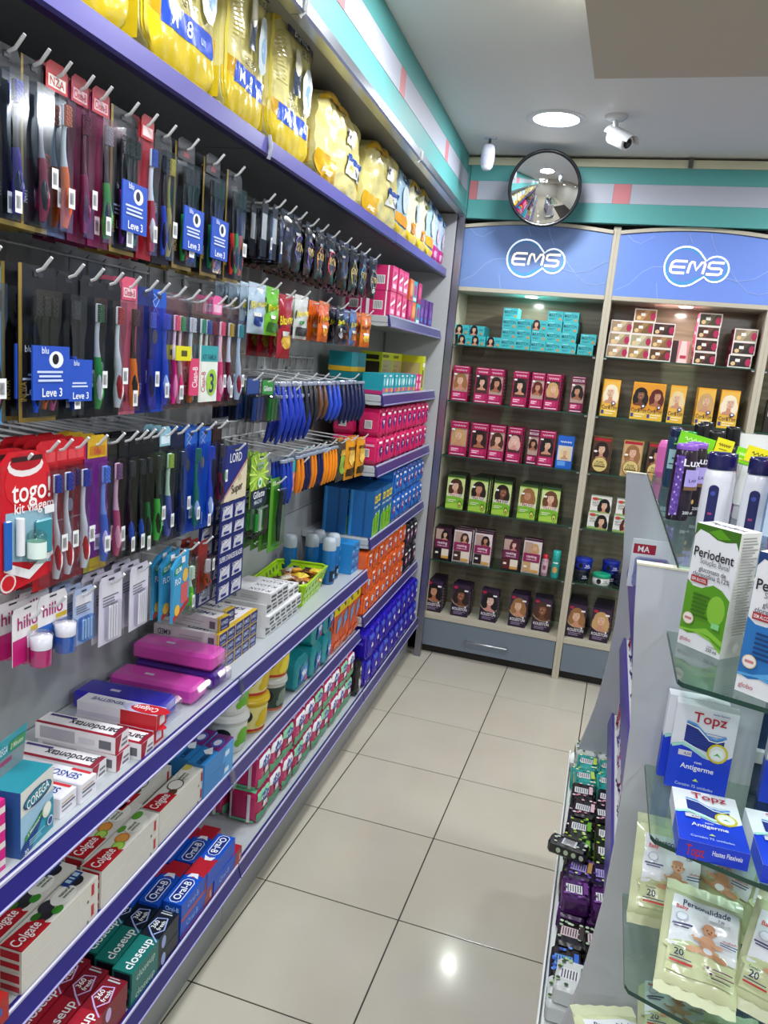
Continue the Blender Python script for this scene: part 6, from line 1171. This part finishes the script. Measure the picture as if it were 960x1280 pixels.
def sensor():
    e = empty('motion_sensor', (.095, 2.3, CEIL)); w = 'g:dcdcea'
    mb = MB(); mb.box(-.03, .03, -.015, .015, -.006, 0, w); mb.tube([(0, 0, -.005), (0, 0, -.03), (0, -.01, -.04)], .007, 'm:777777', 8); mb.build('ceiling_bracket', e)
    mb = MB(); mb.lathe([(.001, -.15), (.018, -.148), (.028, -.135), (.033, -.1), (.032, -.06), (.027, -.04), (.016, -.034), (.001, -.033)], w, 24, (0, -.012), sy=.75); mb.build('sensor_body', e)
    mb = MB(); mb.lathe([(.029, -.13), (.0338, -.105), (.0338, -.085)], 'g:c8c8dc', 24, (0, -.0135), sy=.75, caps=False); mb.build('sensor_lens', e)
    return tag(e, 'small white motion sensor hanging below the ceiling in the corner', 'sensor')
sensor()
# glimpse of the third cabinet's goods
for k, (z, c) in enumerate(((1.79, 'b01c24'), (1.485, '2a2424'), (1.18, '8a1c3c'))):
    for i in range(3): place(('c3', c), carton('hair_product_box', .08, .06, .16, c, front=[('r', .1, .5, .9, .8, 'e0d0d0')]), (1.6+.1*i, 2.74, z+.0005), 0, f"{['red','black','dark pink'][k]} box, {ORD[i]} from left, in the cabinet at the right edge", 'box')
# ================================================================== ISLAND SHELVING ON THE RIGHT
T2 = .0185; C2, S2 = math.cos(T2), math.sin(T2); IX, IY = .972, -.4
def I(x, y, z=0): return Vector((IX+(x-IX)*C2-(y-IY)*S2, IY+(x-IX)*S2+(y-IY)*C2, z))
isl = empty('island_shelving', (0, 0, 0), 0); tag(isl, 'grey island shelving with curved side panels and glass end shelves', 'shelving')
isl.rotation_euler = (0, 0, T2); isl.location = I(0, 0, 0)
PROF = [(.935, 0), (.93, .38), (.912, .44), (.925, .53), (.942, .604), (.955, .67), (.962, .73), (.972, .837), (.975, .95), (.974, 1.023), (.97, 1.155), (.96, 1.245), (.95, 1.33), (.942, 1.414)]
XC = 1.315
def panel(y0, y1, name, xr, label=None):
    mb = MB(); mb.prism(PROF+[(xr, 1.414), (xr, 0)], y0, y1, 's:b9bcc3'); o = mb.build(name, isl)
    mb = MB(); mb.prism([(.9415, 1.4145), (xr, 1.4145), (xr, 1.4175), (.9415, 1.4175)], y0-.0006, y1+.0006, 'p:d8d4bc'); mb.build('edge_band', o); return o
panel(-.40, -.382, 'side_panel', 1.152)
mb = MB(); mb.prism([(2*XC-x, z) for x, z in PROF]+[(2*XC-1.152, 1.414), (2*XC-1.152, 0)], -.4, -.382, 's:b9bcc3'); mb.build('side_panel', isl)
bx('center_board', 1.1525, 2*XC-1.1525, -.372, -.36, .02, 1.41, 's:2c4468', isl)
panel(.80, .818, 'side_panel', 1.30)
bx('spine_board', XC-.01, XC+.01, -.355, .798, .02, 1.38, 's:b9bcc3', isl)
# floor plinth and low tray
mb = MB(); mb.box(.95, 2*XC-.95, -.38, .80, .0, .395, 's:8f9298'); mb.build('plinth', isl)
mb = MB(); q = [(.903, -.381), (.903, .86), (.908, .885), (.922, .902), (.945, .908), (1.3, .908), (1.3, -.381)]
q2 = [(.903, -.381), (.903, .799), (1.3, .799), (1.3, -.381)]
mb.prism(q2, .405, .43, 's:e4e8e6', 'z'); t0 = mb.build('tray', isl)
mb = MB(); mb.prism([(.903, .82), (.903, .87), (.907, .892), (.92, .908), (.945, .914), (1.3, .914), (1.3, .82)], .405, .452, 's:e4e8e6', 'z'); mb.build('rounded_end', t0)
mb = MB(); mb.prism([(.8985, .41), (.9025, .408), (.9025, .455), (.8985, .455)], -.381, .90, 's:eef0ee'); mb.build('front_lip', t0)
for z in (.905, .655, 1.15):
    xs = 1.003 if z < 1 else .99
    mb = MB(); mb.box(xs+.012, XC-.012, -.38, .798, z-.022, z, 's:d0d4d6', ch=.002); s = mb.build('shelf', isl)
    mb = MB(); mb.prism([(xs+.011, z+.003), (xs+.004, z+.004), (xs-.004, z-.036), (xs-.001, z-.041), (xs+.008, z-.03)], -.38, .797, 's:463f93'); mb.build('price_strip', s)
# top glass
gl = bx('glass_shelf', 1.0, 1.63, -.40, .80, 1.4185, 1.4245, 'G:eaf5f0', isl)
bx('polished_edge', .9985, .9999, -.40, .80, 1.4185, 1.4247, 's:2c3a38', gl)
# near end: three bowed glass shelves
def bow(z):
    pts = [(1.0, -.4015), (1.0, -.60)]
    for i in range(13): a = i/12; x = 1.005+.62*a; pts.append((x, -.61-.075*math.sin(PI*a)))
    pts += [(1.63, -.60), (1.63, -.4015)]
    mb = MB(); mb.prism(pts, z-.006, z, 'G:eaf5f0', 'z'); g = mb.build('glass_shelf', isl)
    mb = MB(); P = []; F = []
    for x, y in pts[1:-1]: P += [(x, y-.0006, z-.0061), (x, y-.0006, z+.0003)]
    for i in range(len(pts)-3): F.append((2*i, 2*i+2, 2*i+3, 2*i+1))
    P += [(.9994, -.402, z-.0061), (.9994, -.402, z+.0003), (.9994, -.6, z-.0061), (.9994, -.6, z+.0003)]; k = len(P)-4; F.append((k, k+2, k+3, k+1))
    mb.add(P, F, 's:1f443a'); mb.build('polished_edge', g)
    for x in (1.05, 1.58):
        mb = MB(); mb.tube([(x, -.402, z-.012), (x, -.43, z-.012)], .006, 'm:c0c4c8', 8); mb.build('glass_support', g)
for z in (1.32, 1.10, .87, .64): bow(z)
# ------------------------------------------------------------------ mouthwash cartons
def perio(c1, c2, dark):
    w, d, h = .07, .045, .178
    def f():
        mb = MB(); mb.box(-w/2, w/2, -d/2, d/2, 0, h, 'e6e6ea', top='e8e8ec', right='cfcfca')
        wave = [(0, .1), (.25, .09), (.5, .13), (.8, .12), (1, .06)]
        I_ = [('p', [(0, 1), (1, 1), (1, .86), (.93, .92), (.7, .9), (.5, .905), (.3, .94), (.1, .955), (0, .9)], dark), ('p', [(.3, .95), (.55, .99), (.8, .93), (.55, .91)], c1),
              ('p', [(0, .13), (.2, .11), (.45, .14), (.7, .13), (1, .07), (1, .47), (.8, .53), (.6, .55), (.35, .5), (.15, .5), (0, .54)], c1), ('p', [(.2, .14), (.6, .2), (1, .14), (1, .1), (.7, .145), (.45, .15)], c2), ('e', .75, .36, .2, .12, c2), ('p', [(0, .12), (.35, .14), (.75, .11), (1, .04), (1, .07), (.7, .13), (.4, .155), (0, .14)], c2),
              ('t', 'Periodent', .5, .78, .075, .9, '1c1c20'), ('t', 'Solução Bucal', .55, .715, .042, .66, '8a8a92'), ('t', 'gluconato de', .53, .65, .036, .62, '6a6a72'), ('t', 'clorexidina 0,12%', .52, .605, .036, .84, '6a6a72'), ('r', .08, .535, .46, .585, 'a8242c'), ('t', 'SEM ÁLCOOL', .27, .56, .026, .34, 'f0e4e4')]
        I_ += lines(.2, .62, .26, .46, 6, dark, seed=3) + [('e', .18, .235, .13, .05, 'd8c4a0'), ('e', .18, .235, .11, .043, 'f0e4e0'), ('r', .1, .225, .26, .245, 'c88080'), ('r', .72, .22, .9, .265, '8ad48a' if c1[:1] != '2' else '5a9ad8'), ('t', 'globo', .2, .062, .032, .26, 'b8606c'), ('t', '250 ml', .82, .045, .03, .24, '2c2c30'), ('t', 'Conteúdo', .82, .075, .014, .2, '6a6a70')]
        mb.prt(fmap(w, d, h), I_, (w, h), dl=.00012); mb.prt(fmap(w, d, h, 'right'), lines(.12, .9, .2, .97, 34, '8a8a88', seed=9)+[('e', .5, .1, .2, .04, 'c4c4c0')], (d, h))
        mb.prt(fmap(w, d, h, 'top'), [('t', 'Periodent', .5, .5, .3, .8, '3a3a40')], (w, d)); return mb.build('mouthwash_carton')
    return f
def iplace(key, b, x, y, z, lab, cat, group=None, rz=0, tilt=None): return place(key, b, I(x, y, z), rz+T2, lab, cat, group, tilt)
GP = perio('5a9a1c', '8ac43c', '3c6c18'); BP = perio('2a72b8', '5aa4dc', '1c3c74')
place('per', GP, (1.052, -.455, 1.3205), -math.radians(42), 'green and white mouthwash carton on the top glass end shelf', 'box')
place('perb', BP, (1.112, -.6, 1.3205), -math.radians(35), 'blue and white mouthwash carton cut by the right edge', 'box')
place('per', GP, (1.155, -.47, 1.3205), -math.radians(30), 'green mouthwash carton behind the blue one at right edge', 'box')
place('per', GP, (1.215, -.5, 1.3205), -math.radians(30), 'green mouthwash carton farthest right on the top glass', 'box')
place('perb', BP, (1.19, -.62, 1.3205), -math.radians(20), 'blue mouthwash carton out of the picture to the right', 'box')
# cotton swab boxes
def topz():
    w, d, h = .084, .024, .132
    mb = MB(); mb.box(-w/2, w/2, -d/2, d/2, 0, h, 'e6e8ee', bottom='1a3ccc', left='e0e2ea')
    A = [('p', [(0, 0), (1, 0), (1, .5), (.8, .4), (.55, .42), (.3, .5), (.12, .53), (0, .5)], '1740d4'), ('p', [(.2, .8), (.4, .77), (.62, .65), (.84, .68), (.84, .46), (.2, .56)], '1c2f86')]
    A += [('r', .2, .575+.028*i, .84, .58+.028*i, '3a50a8') for i in range(6)]
    A += [('s', [(.2, .81), (.35, .79), (.55, .68), (.7, .66), (.86, .71)], .0035, '5a9ae0'), ('s', [(.2, .785), (.4, .75), (.6, .64), (.72, .635), (.86, .68)], .0018, 'f0f2f8'),
          ('s', [(.02, .5), (.2, .55), (.4, .5), (.6, .44)], .005, 'a8e0d4'), ('s', [(.0, .53), (.2, .575), (.42, .52), (.62, .45)], .0015, 'f0f4f8'), ('e', .76, .51, .17, .115, 'd8c41c'), ('e', .76, .51, .135, .09, 'e4e8e0'), ('e', .76, .5, .1, .06, 'f4f6f2'), ('p', [(.7, .48), (.76, .52), (.83, .47), (.76, .49)], '5ab86c'),
          ('t', 'Topz', .56, .885, .115, .62, 'b01c2c'), ('t', 'hastes flexíveis', .72, .955, .02, .4, '4a5a9c'), ('t', 'com', .48, .36, .032, .14, 'f0f4fc'), ('t', 'Antigerme', .48, .295, .06, .54, 'f4f6fc'), ('r', .14, .41, .36, .475, 'd4d0dc'), ('t', '4,50', .29, .44, .03, .12, '5a5a70'), ('p', [(.44, .135), (.54, .135), (.49, .17)], 'c8e070'), ('t', 'Contém 75 unidades', .48, .075, .035, .62, 'b8ccf8')]
    mb.prt(fmap(w, d, h), A, (w, h), dl=.00012)
    mb.prt(lambda u, v, o: (-w/2+u*w, d/2-v*d, -o), [('t', 'Topz', .25, .5, .6, .26, 'b82030'), ('t', 'Hastes Flexíveis', .7, .6, .28, .42, 'e8ecf8')], (w, d))
    mb.prt(fmap(w, d, h, 'left'), [('r', 0, 0, 1, .48, '1740d4')], (d, h)); return mb.build('cotton_swab_box')
place('topz', topz, (1.068, -.445, 1.1005), -.06, 'cotton swab box standing upright on the middle glass shelf', 'box')
place('topz', topz, (1.058, -.4172, 1.1005), -.0, 'cotton swab box standing behind the upright one', 'box')
place('topz', topz, (1.076, -.632, 1.1122), .02, 'cotton swab box lying flat on the middle glass shelf', 'box', tilt=(-PI/2, 0))
place('topz', topz, (1.172, -.645, 1.1122), .03, 'cotton swab box lying at the right picture edge', 'box', tilt=(-PI/2, 0))
place('topz', topz, (1.2, -.43, 1.1005), -.05, 'cotton swab box standing at the right edge before the blue board', 'box')
# baby wipes
def wipes(seed, w=.106, h=.128, d=.034):
    def f():
        mb = MB(); mp = mb.pillow(w, d, h, 'f:d3d8ae', 16, 20, seed=seed, wr=.0022, pw=.36)
        sk, sh = 'd8a482', 'c08a68'
        A = [('p', [(.08, .9), (.92, .9), (.92, .3), (.8, .36), (.62, .43), (.42, .45), (.22, .4), (.08, .32)], 'e4e6ec')]
        A = [('r', .08, .36, .92, .9, 'f:e6e8ee'), ('e', .42, .36, .4, .08, 'f:c9cfa0'), ('r', .08, .1, .92, .34, 'f:cdd3a6'), ('t', 'Personalidade', .5, .83, .062, .76, '1e2158'), ('t', 'Baby', .2, .775, .045, .2, 'd0343c'),
             ('e', .2, .66, .075, .05, 'b8bcd0'), ('e', .2, .66, .06, .04, 'e4e6f0'), ('r', .1, .575, .34, .59, '3a4070'), ('r', .12, .55, .3, .562, '3a4070'),
             ('e', .55, .37, .15, .045, sk), ('e', .38, .36, .1, .03, sk), ('e', .7, .35, .1, .03, sh), ('e', .54, .46, .1, .085, sk), ('e', .54, .375, .06, .035, 'f0f0f2'), ('e', .55, .6, .085, .062, sk), ('e', .55, .64, .075, .03, sh), ('e', .465, .595, .018, .014, sh), ('e', .635, .595, .018, .014, sh), ('e', .52, .6, .01, .008, '2a1c18'), ('e', .58, .6, .01, .008, '2a1c18'), ('e', .55, .572, .025, .008, 'b0483f'), ('e', .42, .47, .07, .02, sk), ('e', .66, .45, .06, .022, sk), ('e', .35, .49, .02, .014, sk),
             ('t', 'ultrafresh', .8, .56, .026, .26, 'c0304c'), ('r', .68, .52, .9, .532, '3a4a80'), ('r', .68, .49, .88, .502, '3a4a80'), ('t', '20', .2, .27, .07, .16, '1e2158'), ('t', 'Contém', .19, .33, .024, .18, '1e2158'), ('r', .1, .205, .36, .215, '3a4070'), ('r', .1, .165, .38, .185, 'c83a44'), ('e', .56, .22, .018, .014, '6a3a7c'), ('e', .6, .17, .018, .014, '6a3a7c'), ('r', .62, .215, .86, .227, '6a3a5c'), ('r', .65, .165, .88, .177, '6a3a5c'), ('r', .6, .12, .84, .13, '2a2a50'),
             ('r', .5, .69, .76, .735, 'dcdce6'), ('t', '7,30', .66, .71, .028, .12, '6a6a80')]
        mb.prt(lambda u, v, o: mp(u, v, o+.0032), A, (w, h), dl=.00035, n=16)
        # crimped end seals
        for s in (0, 1):
            z0, z1 = (-.014, .002) if s == 0 else (h-.002, h+.014); n = 10; P = []; F = []
            for i in range(n+1):
                x = -w/2+w*i/n; P += [(x, (.003 if i % 2 else -.003), z0), (x, 0, (z0+z1)/2), (x, (-.002 if i % 2 else .002), z1)]
            for i in range(n): F += [(3*i, 3*i+3, 3*i+4, 3*i+1), (3*i+1, 3*i+4, 3*i+5, 3*i+2)]
            mb.add(P, F, 'f:d8dcba', True)
        return mb.build('baby_wipes_pack')
    return f
# (x, y, z, rot z, tilt back x, roll y, label)
WP = [(1.05, -.49, .905, .3, -.5, .16, 'baby wipes pack leaning at the left of the lower glass shelf', 1), (1.09, -.61, .893, -.02, -1.0, .12, 'large baby wipes pack lying in front, facing the viewer', 2), (1.128, -.437, .9, -.5, -.3, .0, 'narrow turned baby wipes pack behind the front one', 1), (1.21, -.47, .9, .1, -.5, .15, 'baby wipes pack at the right edge under the glass shelf', 3),
      (1.185, -.6, .89, -.25, -.6, .1, 'baby wipes pack cut by the right edge beside the front one', 2), (1.11, -.52, .876, .2, -1.35, .0, 'baby wipes pack lying flat underneath the large front one', 3), (1.065, -.435, .876, .1, -1.3, 0, 'baby wipes pack lying flat below the leaning one', 1),
      (1.04, -.6, .665, .45, -1.15, .1, 'baby wipes pack on the lowest glass at the bottom edge', 1), (1.13, -.58, .662, -.1, -1.35, 0, 'baby wipes pack beneath the front one at bottom edge', 2), (1.2, -.55, .67, .2, -1.2, 0, 'baby wipes pack at the bottom right corner', 3), (1.1, -.5, .69, .0, -1.4, 0, 'baby wipes pack in the middle of the lowest glass', 3)]
for x, y, z, rz, tx, ty, lab, sd in WP: place(('wp', sd), wipes(sd*7), (x, y, z), rz, lab, 'baby wipes', tilt=(tx, ty))
# ------------------------------------------------------------------ bottles on the top glass
GZ = 1.4252
def flat_bottle(body, cap, w, d, h, caph, its, label=None, squash=.55, capw=.92, panel=None):
    def f():
        e = empty('bottle'); hb = h-caph; r = w/2; prof = [(r*.86, 0), (r*.94, .003), (r, hb*.2), (r*1.0, hb*.5), (r*.97, hb*.85), (r*.9, hb*.97), (r*.8, hb)]
        mb = MB(); mb.lathe(prof, body, 28, sy=d/w)
        def mp(u, v, o):
            a = (u-.5)*2.1; z = hb*(.08+.84*v); return ((r+.0006+o)*math.sin(a), -(r*d/w+.0006+o)*math.cos(a), z)
        if its: mb.prt(mp, its, (w*1.0, hb*.84), n=8)
        mb.build('bottle_body', e); rc = r*capw
        mb = MB(); mb.lathe([(rc*.98, hb), (rc, hb+.001), (rc, h-.006), (rc*.93, h-.001), (rc*.6, h), (.0001, h)], cap, 28, sy=d/w); mb.build('cap', e); return e
    return f
WB = flat_bottle('g:dcdce4', 'g:1c1c52', .06, .042, .15, .03, [('r', .0, .05, .3, .75, '1c1f58'), ('e', .15, .75, .15, .08, '1c1f58'), ('e', .14, .68, .07, .04, '3a4a9c'), ('r', .08, .3, .2, .34, '9a3a6c')])
place('wb', WB, (1.068, -.12, GZ), .55, 'white bottle with dark navy cap, left of the pair behind the mouthwash', 'bottle')
place('wb', WB, (1.134, -.13, GZ), .5, 'white bottle with dark navy cap, right of the pair behind the mouthwash', 'bottle')
LX = flat_bottle('g:2a1c2e', 'g:8a5ac0', .046, .03, .15, .012, [('r', 0, 0, .35, 1, '6a48a4')]+[('e', .05+.3*((k*37) % 10)/10, (k*.043) % 1, .035, .02, ['c8b4e8', '4a2c84', '9a7ad0'][k % 3]) for k in range(26)]+[('r', .42, .5, .96, .78, 'b4a4e8'), ('t', 'LAV', .7, .6, .05, .3, '3a2c6c'), ('t', 'Lux', .62, .9, .12, .6, 'f0ecf4'), ('r', .42, .44, .96, .5, '7a5a3c'), ('t', '200 ml', .7, .06, .05, .4, 'e8e8ec'), ('e', .8, .25, .06, .04, 'c8a050')])
place('lx', LX, (1.016, -.0, GZ), .35, 'purple flowered liquid soap bottle by the glass edge', 'bottle')
place('lx', LX, (1.04, .075, GZ), .3, 'second purple soap bottle behind the first', 'bottle')
TB = lambda c, c2: flat_bottle('g:'+c, 'g:'+c2, .036, .034, .15, .02, [('r', 0, .35, 1, .8, 'a8ccd4' if c[0] == '2' else 'a8d8b8'), ('r', .25, .58, .75, .62, '2a4a5c'), ('r', .1, .45, .9, .48, '2a4a5c')])
place('tb1', TB('24405c', '1c2a4c'), (1.024, .5, GZ), .3, 'slim bottle with pale blue label at the glass edge', 'bottle')
place('tb2', TB('2a7a3c', '2a8a3c'), (1.05, .44, GZ), .3, 'slim green bottle with mint label', 'bottle')
place('tb1', TB('24405c', '1c2a4c'), (1.026, .58, GZ), .3, 'slim blue bottle behind the green one', 'bottle')
BK = lambda c: flat_bottle('g:'+c, 'g:141418', .06, .04, .17, .045, [('r', 0, .3, 1, .8, 'c03a94'), ('e', .4, .6, .3, .16, 'e8d8ec'), ('r', .1, .1, .9, .2, '2a2a34')], capw=.6)
for k, (x, y, c) in enumerate(((1.085, .2, '3a2c44'), (1.155, .22, '6a2c7c'), (1.075, .45, '4a3c50'), (1.15, .48, '2c2c34'), (1.22, .3, '3a2c44'), (1.1, .6, '2c2c34'))): place(('bk', c), BK(c), (x, y, GZ), .3, f"tall bottle with black cap and pink label, {['nearest left', 'nearest right', 'second row left', 'second row right', 'far right', 'rear'][k]}", 'bottle')
def tube_up(c, lab):
    def f():
        e = empty('hair_tube'); mb = MB(); mb.lathe([(.018, 0), (.019, .003), (.019, .03)], 'g:'+lab, 20); mb.build('cap', e)
        mb = MB(); n = 16; P = []; F = []
        for z, a, b in ((.03, .022, .02), (.08, .026, .017), (.13, .03, .01), (.165, .034, .002), (.175, .034, .001)):
            for i in range(n): t = 2*PI*i/n; P.append((a*math.cos(t), b*math.sin(t), z))
        for j in range(4):
            for i in range(n): F.append((j*n+i, j*n+(i+1) % n, (j+1)*n+(i+1) % n, (j+1)*n+i))
        mb.add(P, F, 'g:'+c, True); mb.build('tube_body', e); return e
    return f
place('tu', tube_up('dcdcdc', 'c8c8cc'), (1.15, .12, GZ), .4, 'white flat-topped tube standing behind the bottles', 'tube'); place('tu', tube_up('dcdcdc', 'c8c8cc'), (1.235, .0, GZ), .3, 'white flat-topped tube at the right picture edge', 'tube')
place('pk', softpack('refill_pouch', .05, .04, .105, 'f:e070b8', front=[('e', .5, .5, .3, .25, 'f0a8d8')], seed=71), (1.02, .68, GZ), .8, 'pink refill pouch at the far end of the glass', 'pouch').rotation_euler = (0, 0, .8)
place('ts', flat_bottle('t:d4e4f4', 'g:e86ab8', .07, .04, .16, .03, [('r', 0, .1, 1, .9, 'c8dcf0'), ('e', .4, .82, .22, .12, '3a2c8c'), ('t', 'ren', .4, .6, .09, .4, '3a4a8c'), ('t', 'of', .4, .48, .08, .26, '5a7ab0'), ('e', .7, .25, .2, .12, '8ab8e0')]), (1.175, -.17, GZ), -.2, 'pale blue bottle with a pink cap at the right edge', 'bottle')
def pricecard(c, w=.07, txt='Cosméticos', tc='e8ffd0'):
    def f():
        mb = MB(); mb.box(-w/2, w/2, -.001, .001, 0, .028, c); mb.box(-w/2, w/2, -.0012, .02, -.002, 0, c); mb.prt(lambda u, v, o: (-w/2+u*w, -.001-o, v*.028), [('s', [(.15+.7*i/16, .55+.12*math.sin(i*2.1)) for i in range(17)], .0022, tc), ('r', .2, .2, .7, .26, tc)], (w, .028)); mb.box(-.004, .004, .0012, .004, -.12, .002, 't:f0f0f0'); return mb.build('price_card')
    return f
for k, (x, y, z, c, tc, lab, ww) in enumerate(((1.04, .14, 1.557, '7ad01c', 'd8ffb0', 'lime green price card standing above the bottles, left', .075), (1.09, .1, 1.557, 'e8dc1c', '8a6a1c', 'small yellow price card above the navy caps', .035), (1.122, .04, 1.547, '7ad01c', 'd8ffb0', 'small lime green price card between yellow ones', .035), (1.148, .0, 1.552, 'e8dc1c', '5a5a1c', 'tilted yellow price card at right above the navy caps', .065))):
    place(('pc', c, ww), pricecard(c, ww, 'Cosméticos' if c[0] == '7' else 'PROMOÇÃO', tc), (x, y, z), .25, lab, 'price card', tilt=(-.1, .2))
# pack seen below the top glass
def mablister():
    e = empty('blister_card'); mb = MB(); w, h = .1, .13; mb.box(-w/2, w/2, -.001, .001, 0, h, 'd8d8dc'); mb.prt(lambda u, v, o: (-w/2+u*w, -.001-o, v*h), [('r', .04, .7, .6, .9, 'a01c34'), ('t', 'MA', .3, .8, .12, .3, 'f0e8e8'), ('s', [(.1, .2), (.3, .5), (.6, .4), (.9, .6)], .002, '8a9ab8')], (w, h)); mb.build('card', e)
    mb = MB(); mb.box(-.04, .045, -.028, -.0012, .005, .085, 't:d4d8f0', ch=.006); mb.build('clear_blister', e)
    mb = MB(); mb.box(-.02, .04, -.022, -.004, .008, .04, 'g:2a3cb8', ch=.004); mb.tube([(-.02, -.012, .05), (.03, -.012, .07)], .01, 'g:b05a84', 8); mb.build('content', e); return e
iplace('mab', mablister, 1.025, .5, 1.1505, 'blister card with dark red label seen under the top glass', 'pack', rz=.1)
iplace('mab2', softpack('pouch', .09, .04, .06, 'f:4a5ac8', front=[('e', .5, .5, .3, .3, 'c890d0')], seed=80), 1.05, .3, 1.1505, 'blue and violet pouch on the shelf under the top glass', 'pouch', rz=.2)
# small packs on the two aisle shelves of the island
cols = [('c8302c', 'red'), ('7a5ac0', 'violet'), ('b84a9c', 'purple pink'), ('d83a5c', 'pink red'), ('e8e8ec', 'white'), ('5ab0c8', 'sky blue'), ('3aa04c', 'green'), ('e8e0d0', 'cream')]
for k, (c, nm) in enumerate(cols):
    for r, z in ((0, .656), (1, .906)):
        place(('ip', c), softpack('small_pack', .075, .06, .085, 'f:'+c, front=[('e', .5, .5, .3, .25, 'f0f0f4'), ('r', .1, .1, .9, .22, '3a3a6c'), ('r', .2, .75, .8, .9, 'd8d0e8')], seed=90+k), I(1.052, .72-.13*k, z+.0006), -PI/2+T2+random.uniform(-.15, .15), f"{nm} small pack on the {['lower', 'upper'][r]} aisle shelf of the island, {ORD[k]} from far end", 'package')
place('brn', softpack('small_pack', .06, .05, .09, 'f:b8743c', front=[('r', .1, .1, .9, .4, '6ab04c')], seed=99), I(1.03, .55, 1.151), -PI/2, 'brown small pack showing beyond the grey panel edge', 'package')
# ------------------------------------------------------------------ soap packs in the low tray
def soap(c, c2, dots, kind='soap_pack', w=.062, d=.042, h=.085, lab='e4e4e8', seed=0):
    def f():
        mb = MB(); rnd = random.Random(seed); m2 = softpack('x', w, d, h, 'f:'+c)
        mb.box(-w/2, w/2, -d/2, d/2, 0, h, 'f:'+c, ch=.006)
        I_ = [('r', .12, .3, .72, .66, lab)]+[('r', .18+.09*i, .34, .215+.09*i, .62, '222226') for i in range(6)]
        for k in range(16):
            u, v = rnd.random(), rnd.random()
            if .1 < u < .74 and .26 < v < .7: continue
            I_.append(('e', min(.9, max(.1, u)), min(.93, max(.07, v)), .07, .045, dots[k % len(dots)]))
        I_.append(('r', .76, .25, .92, .75, c2))
        mb.prt(lambda u, v, o: (-w/2+u*w, -d/2-o, v*h), I_, (w, h)); mb.prt(lambda u, v, o: (-w/2-o, d/2-u*d, v*h), [('r', .2, .2, .8, .8, c2)]+[('e', .5, .1+.2*i, .2, .06, dots[0]) for i in range(4)], (d, h)); return mb.build(kind)
    return f
SP = {'teal': soap('2fa8a0', 'c8d850', ['e8f0c8', '1c7c78', 'a8d83c'], seed=1), 'blackpink': soap('1c1a1e', 'e8c0cc', ['e8a8bc', 'f0d8dc', 'c87a94'], seed=2), 'green': soap('1e2a18', '6ab02c', ['a8d03c', 'd8e8a8', '5a9a2c'], seed=3), 'violetwood': soap('2a1c3c', 'b88a4c', ['6a4aa8', 'd8e0a8', '4a2c84'], lab='b4a4e4', seed=4), 'purple': soap('4a1c5c', '6a2c84', ['8a4aa8', '3a1448'], seed=5), 'cream': soap('201c1c', '3a2c2c', ['c8dcc0', 'e0e8d8', 'a8c0a0'], lab='d8c0c4', seed=6), 'blue': soap('241c1c', '2f6ad8', ['3a7ae8', '1c48b0', '6aa0f0'], lab='5aa0e8', seed=7), 'white': soap('d8dcd8', '3a7a2c', ['2c4a24', 'a8c88a'], seed=8)}
ynm = [('white', .73, 'white and green'), ('teal', .64, 'teal and lime'), ('teal', .55, 'teal'), ('blackpink', .455, 'pink dotted black'), ('blackpink', .365, 'pink dotted'), ('green', .265, 'lime flowered'), ('green', .18, 'green and black'), ('violetwood', .09, 'violet and wood toned'), ('purple', -.0, 'deep purple'), ('cream', -.09, 'cream flowered black'), ('blue', -.18, 'blue flowered'), ('white', -.27, 'white')]
for k, (kd, y, nm) in enumerate(ynm):
    for r in range(3):
        x = .945+r*.068
        for L in range(2 if k not in (9, 10) else 1):
            iplace(('soap', kd), SP[kd], x+random.uniform(-.003, .003)+(.006 if L else 0), y+.045+random.uniform(-.004, .004), .452+.0425*L, f"{nm} soap pack lying in the low tray, {['aisle side', 'middle', 'inner'][r]} column, {['under', 'top'][L]}{' pair nearer' if k in (1,) else ''}", 'soap', rz=random.uniform(-.08, .08), tilt=(-PI/2, 0))
iplace(('soap', 'blk'), soap('17171c', '2a2c24', ['c8d8b8', 'e0e8d8'], seed=11, w=.045, h=.095, d=.035), .968, .2, .5365, 'black and white soap pack lying askew on top, overhanging the tray', 'soap', rz=1.35, tilt=(-PI/2, 0))
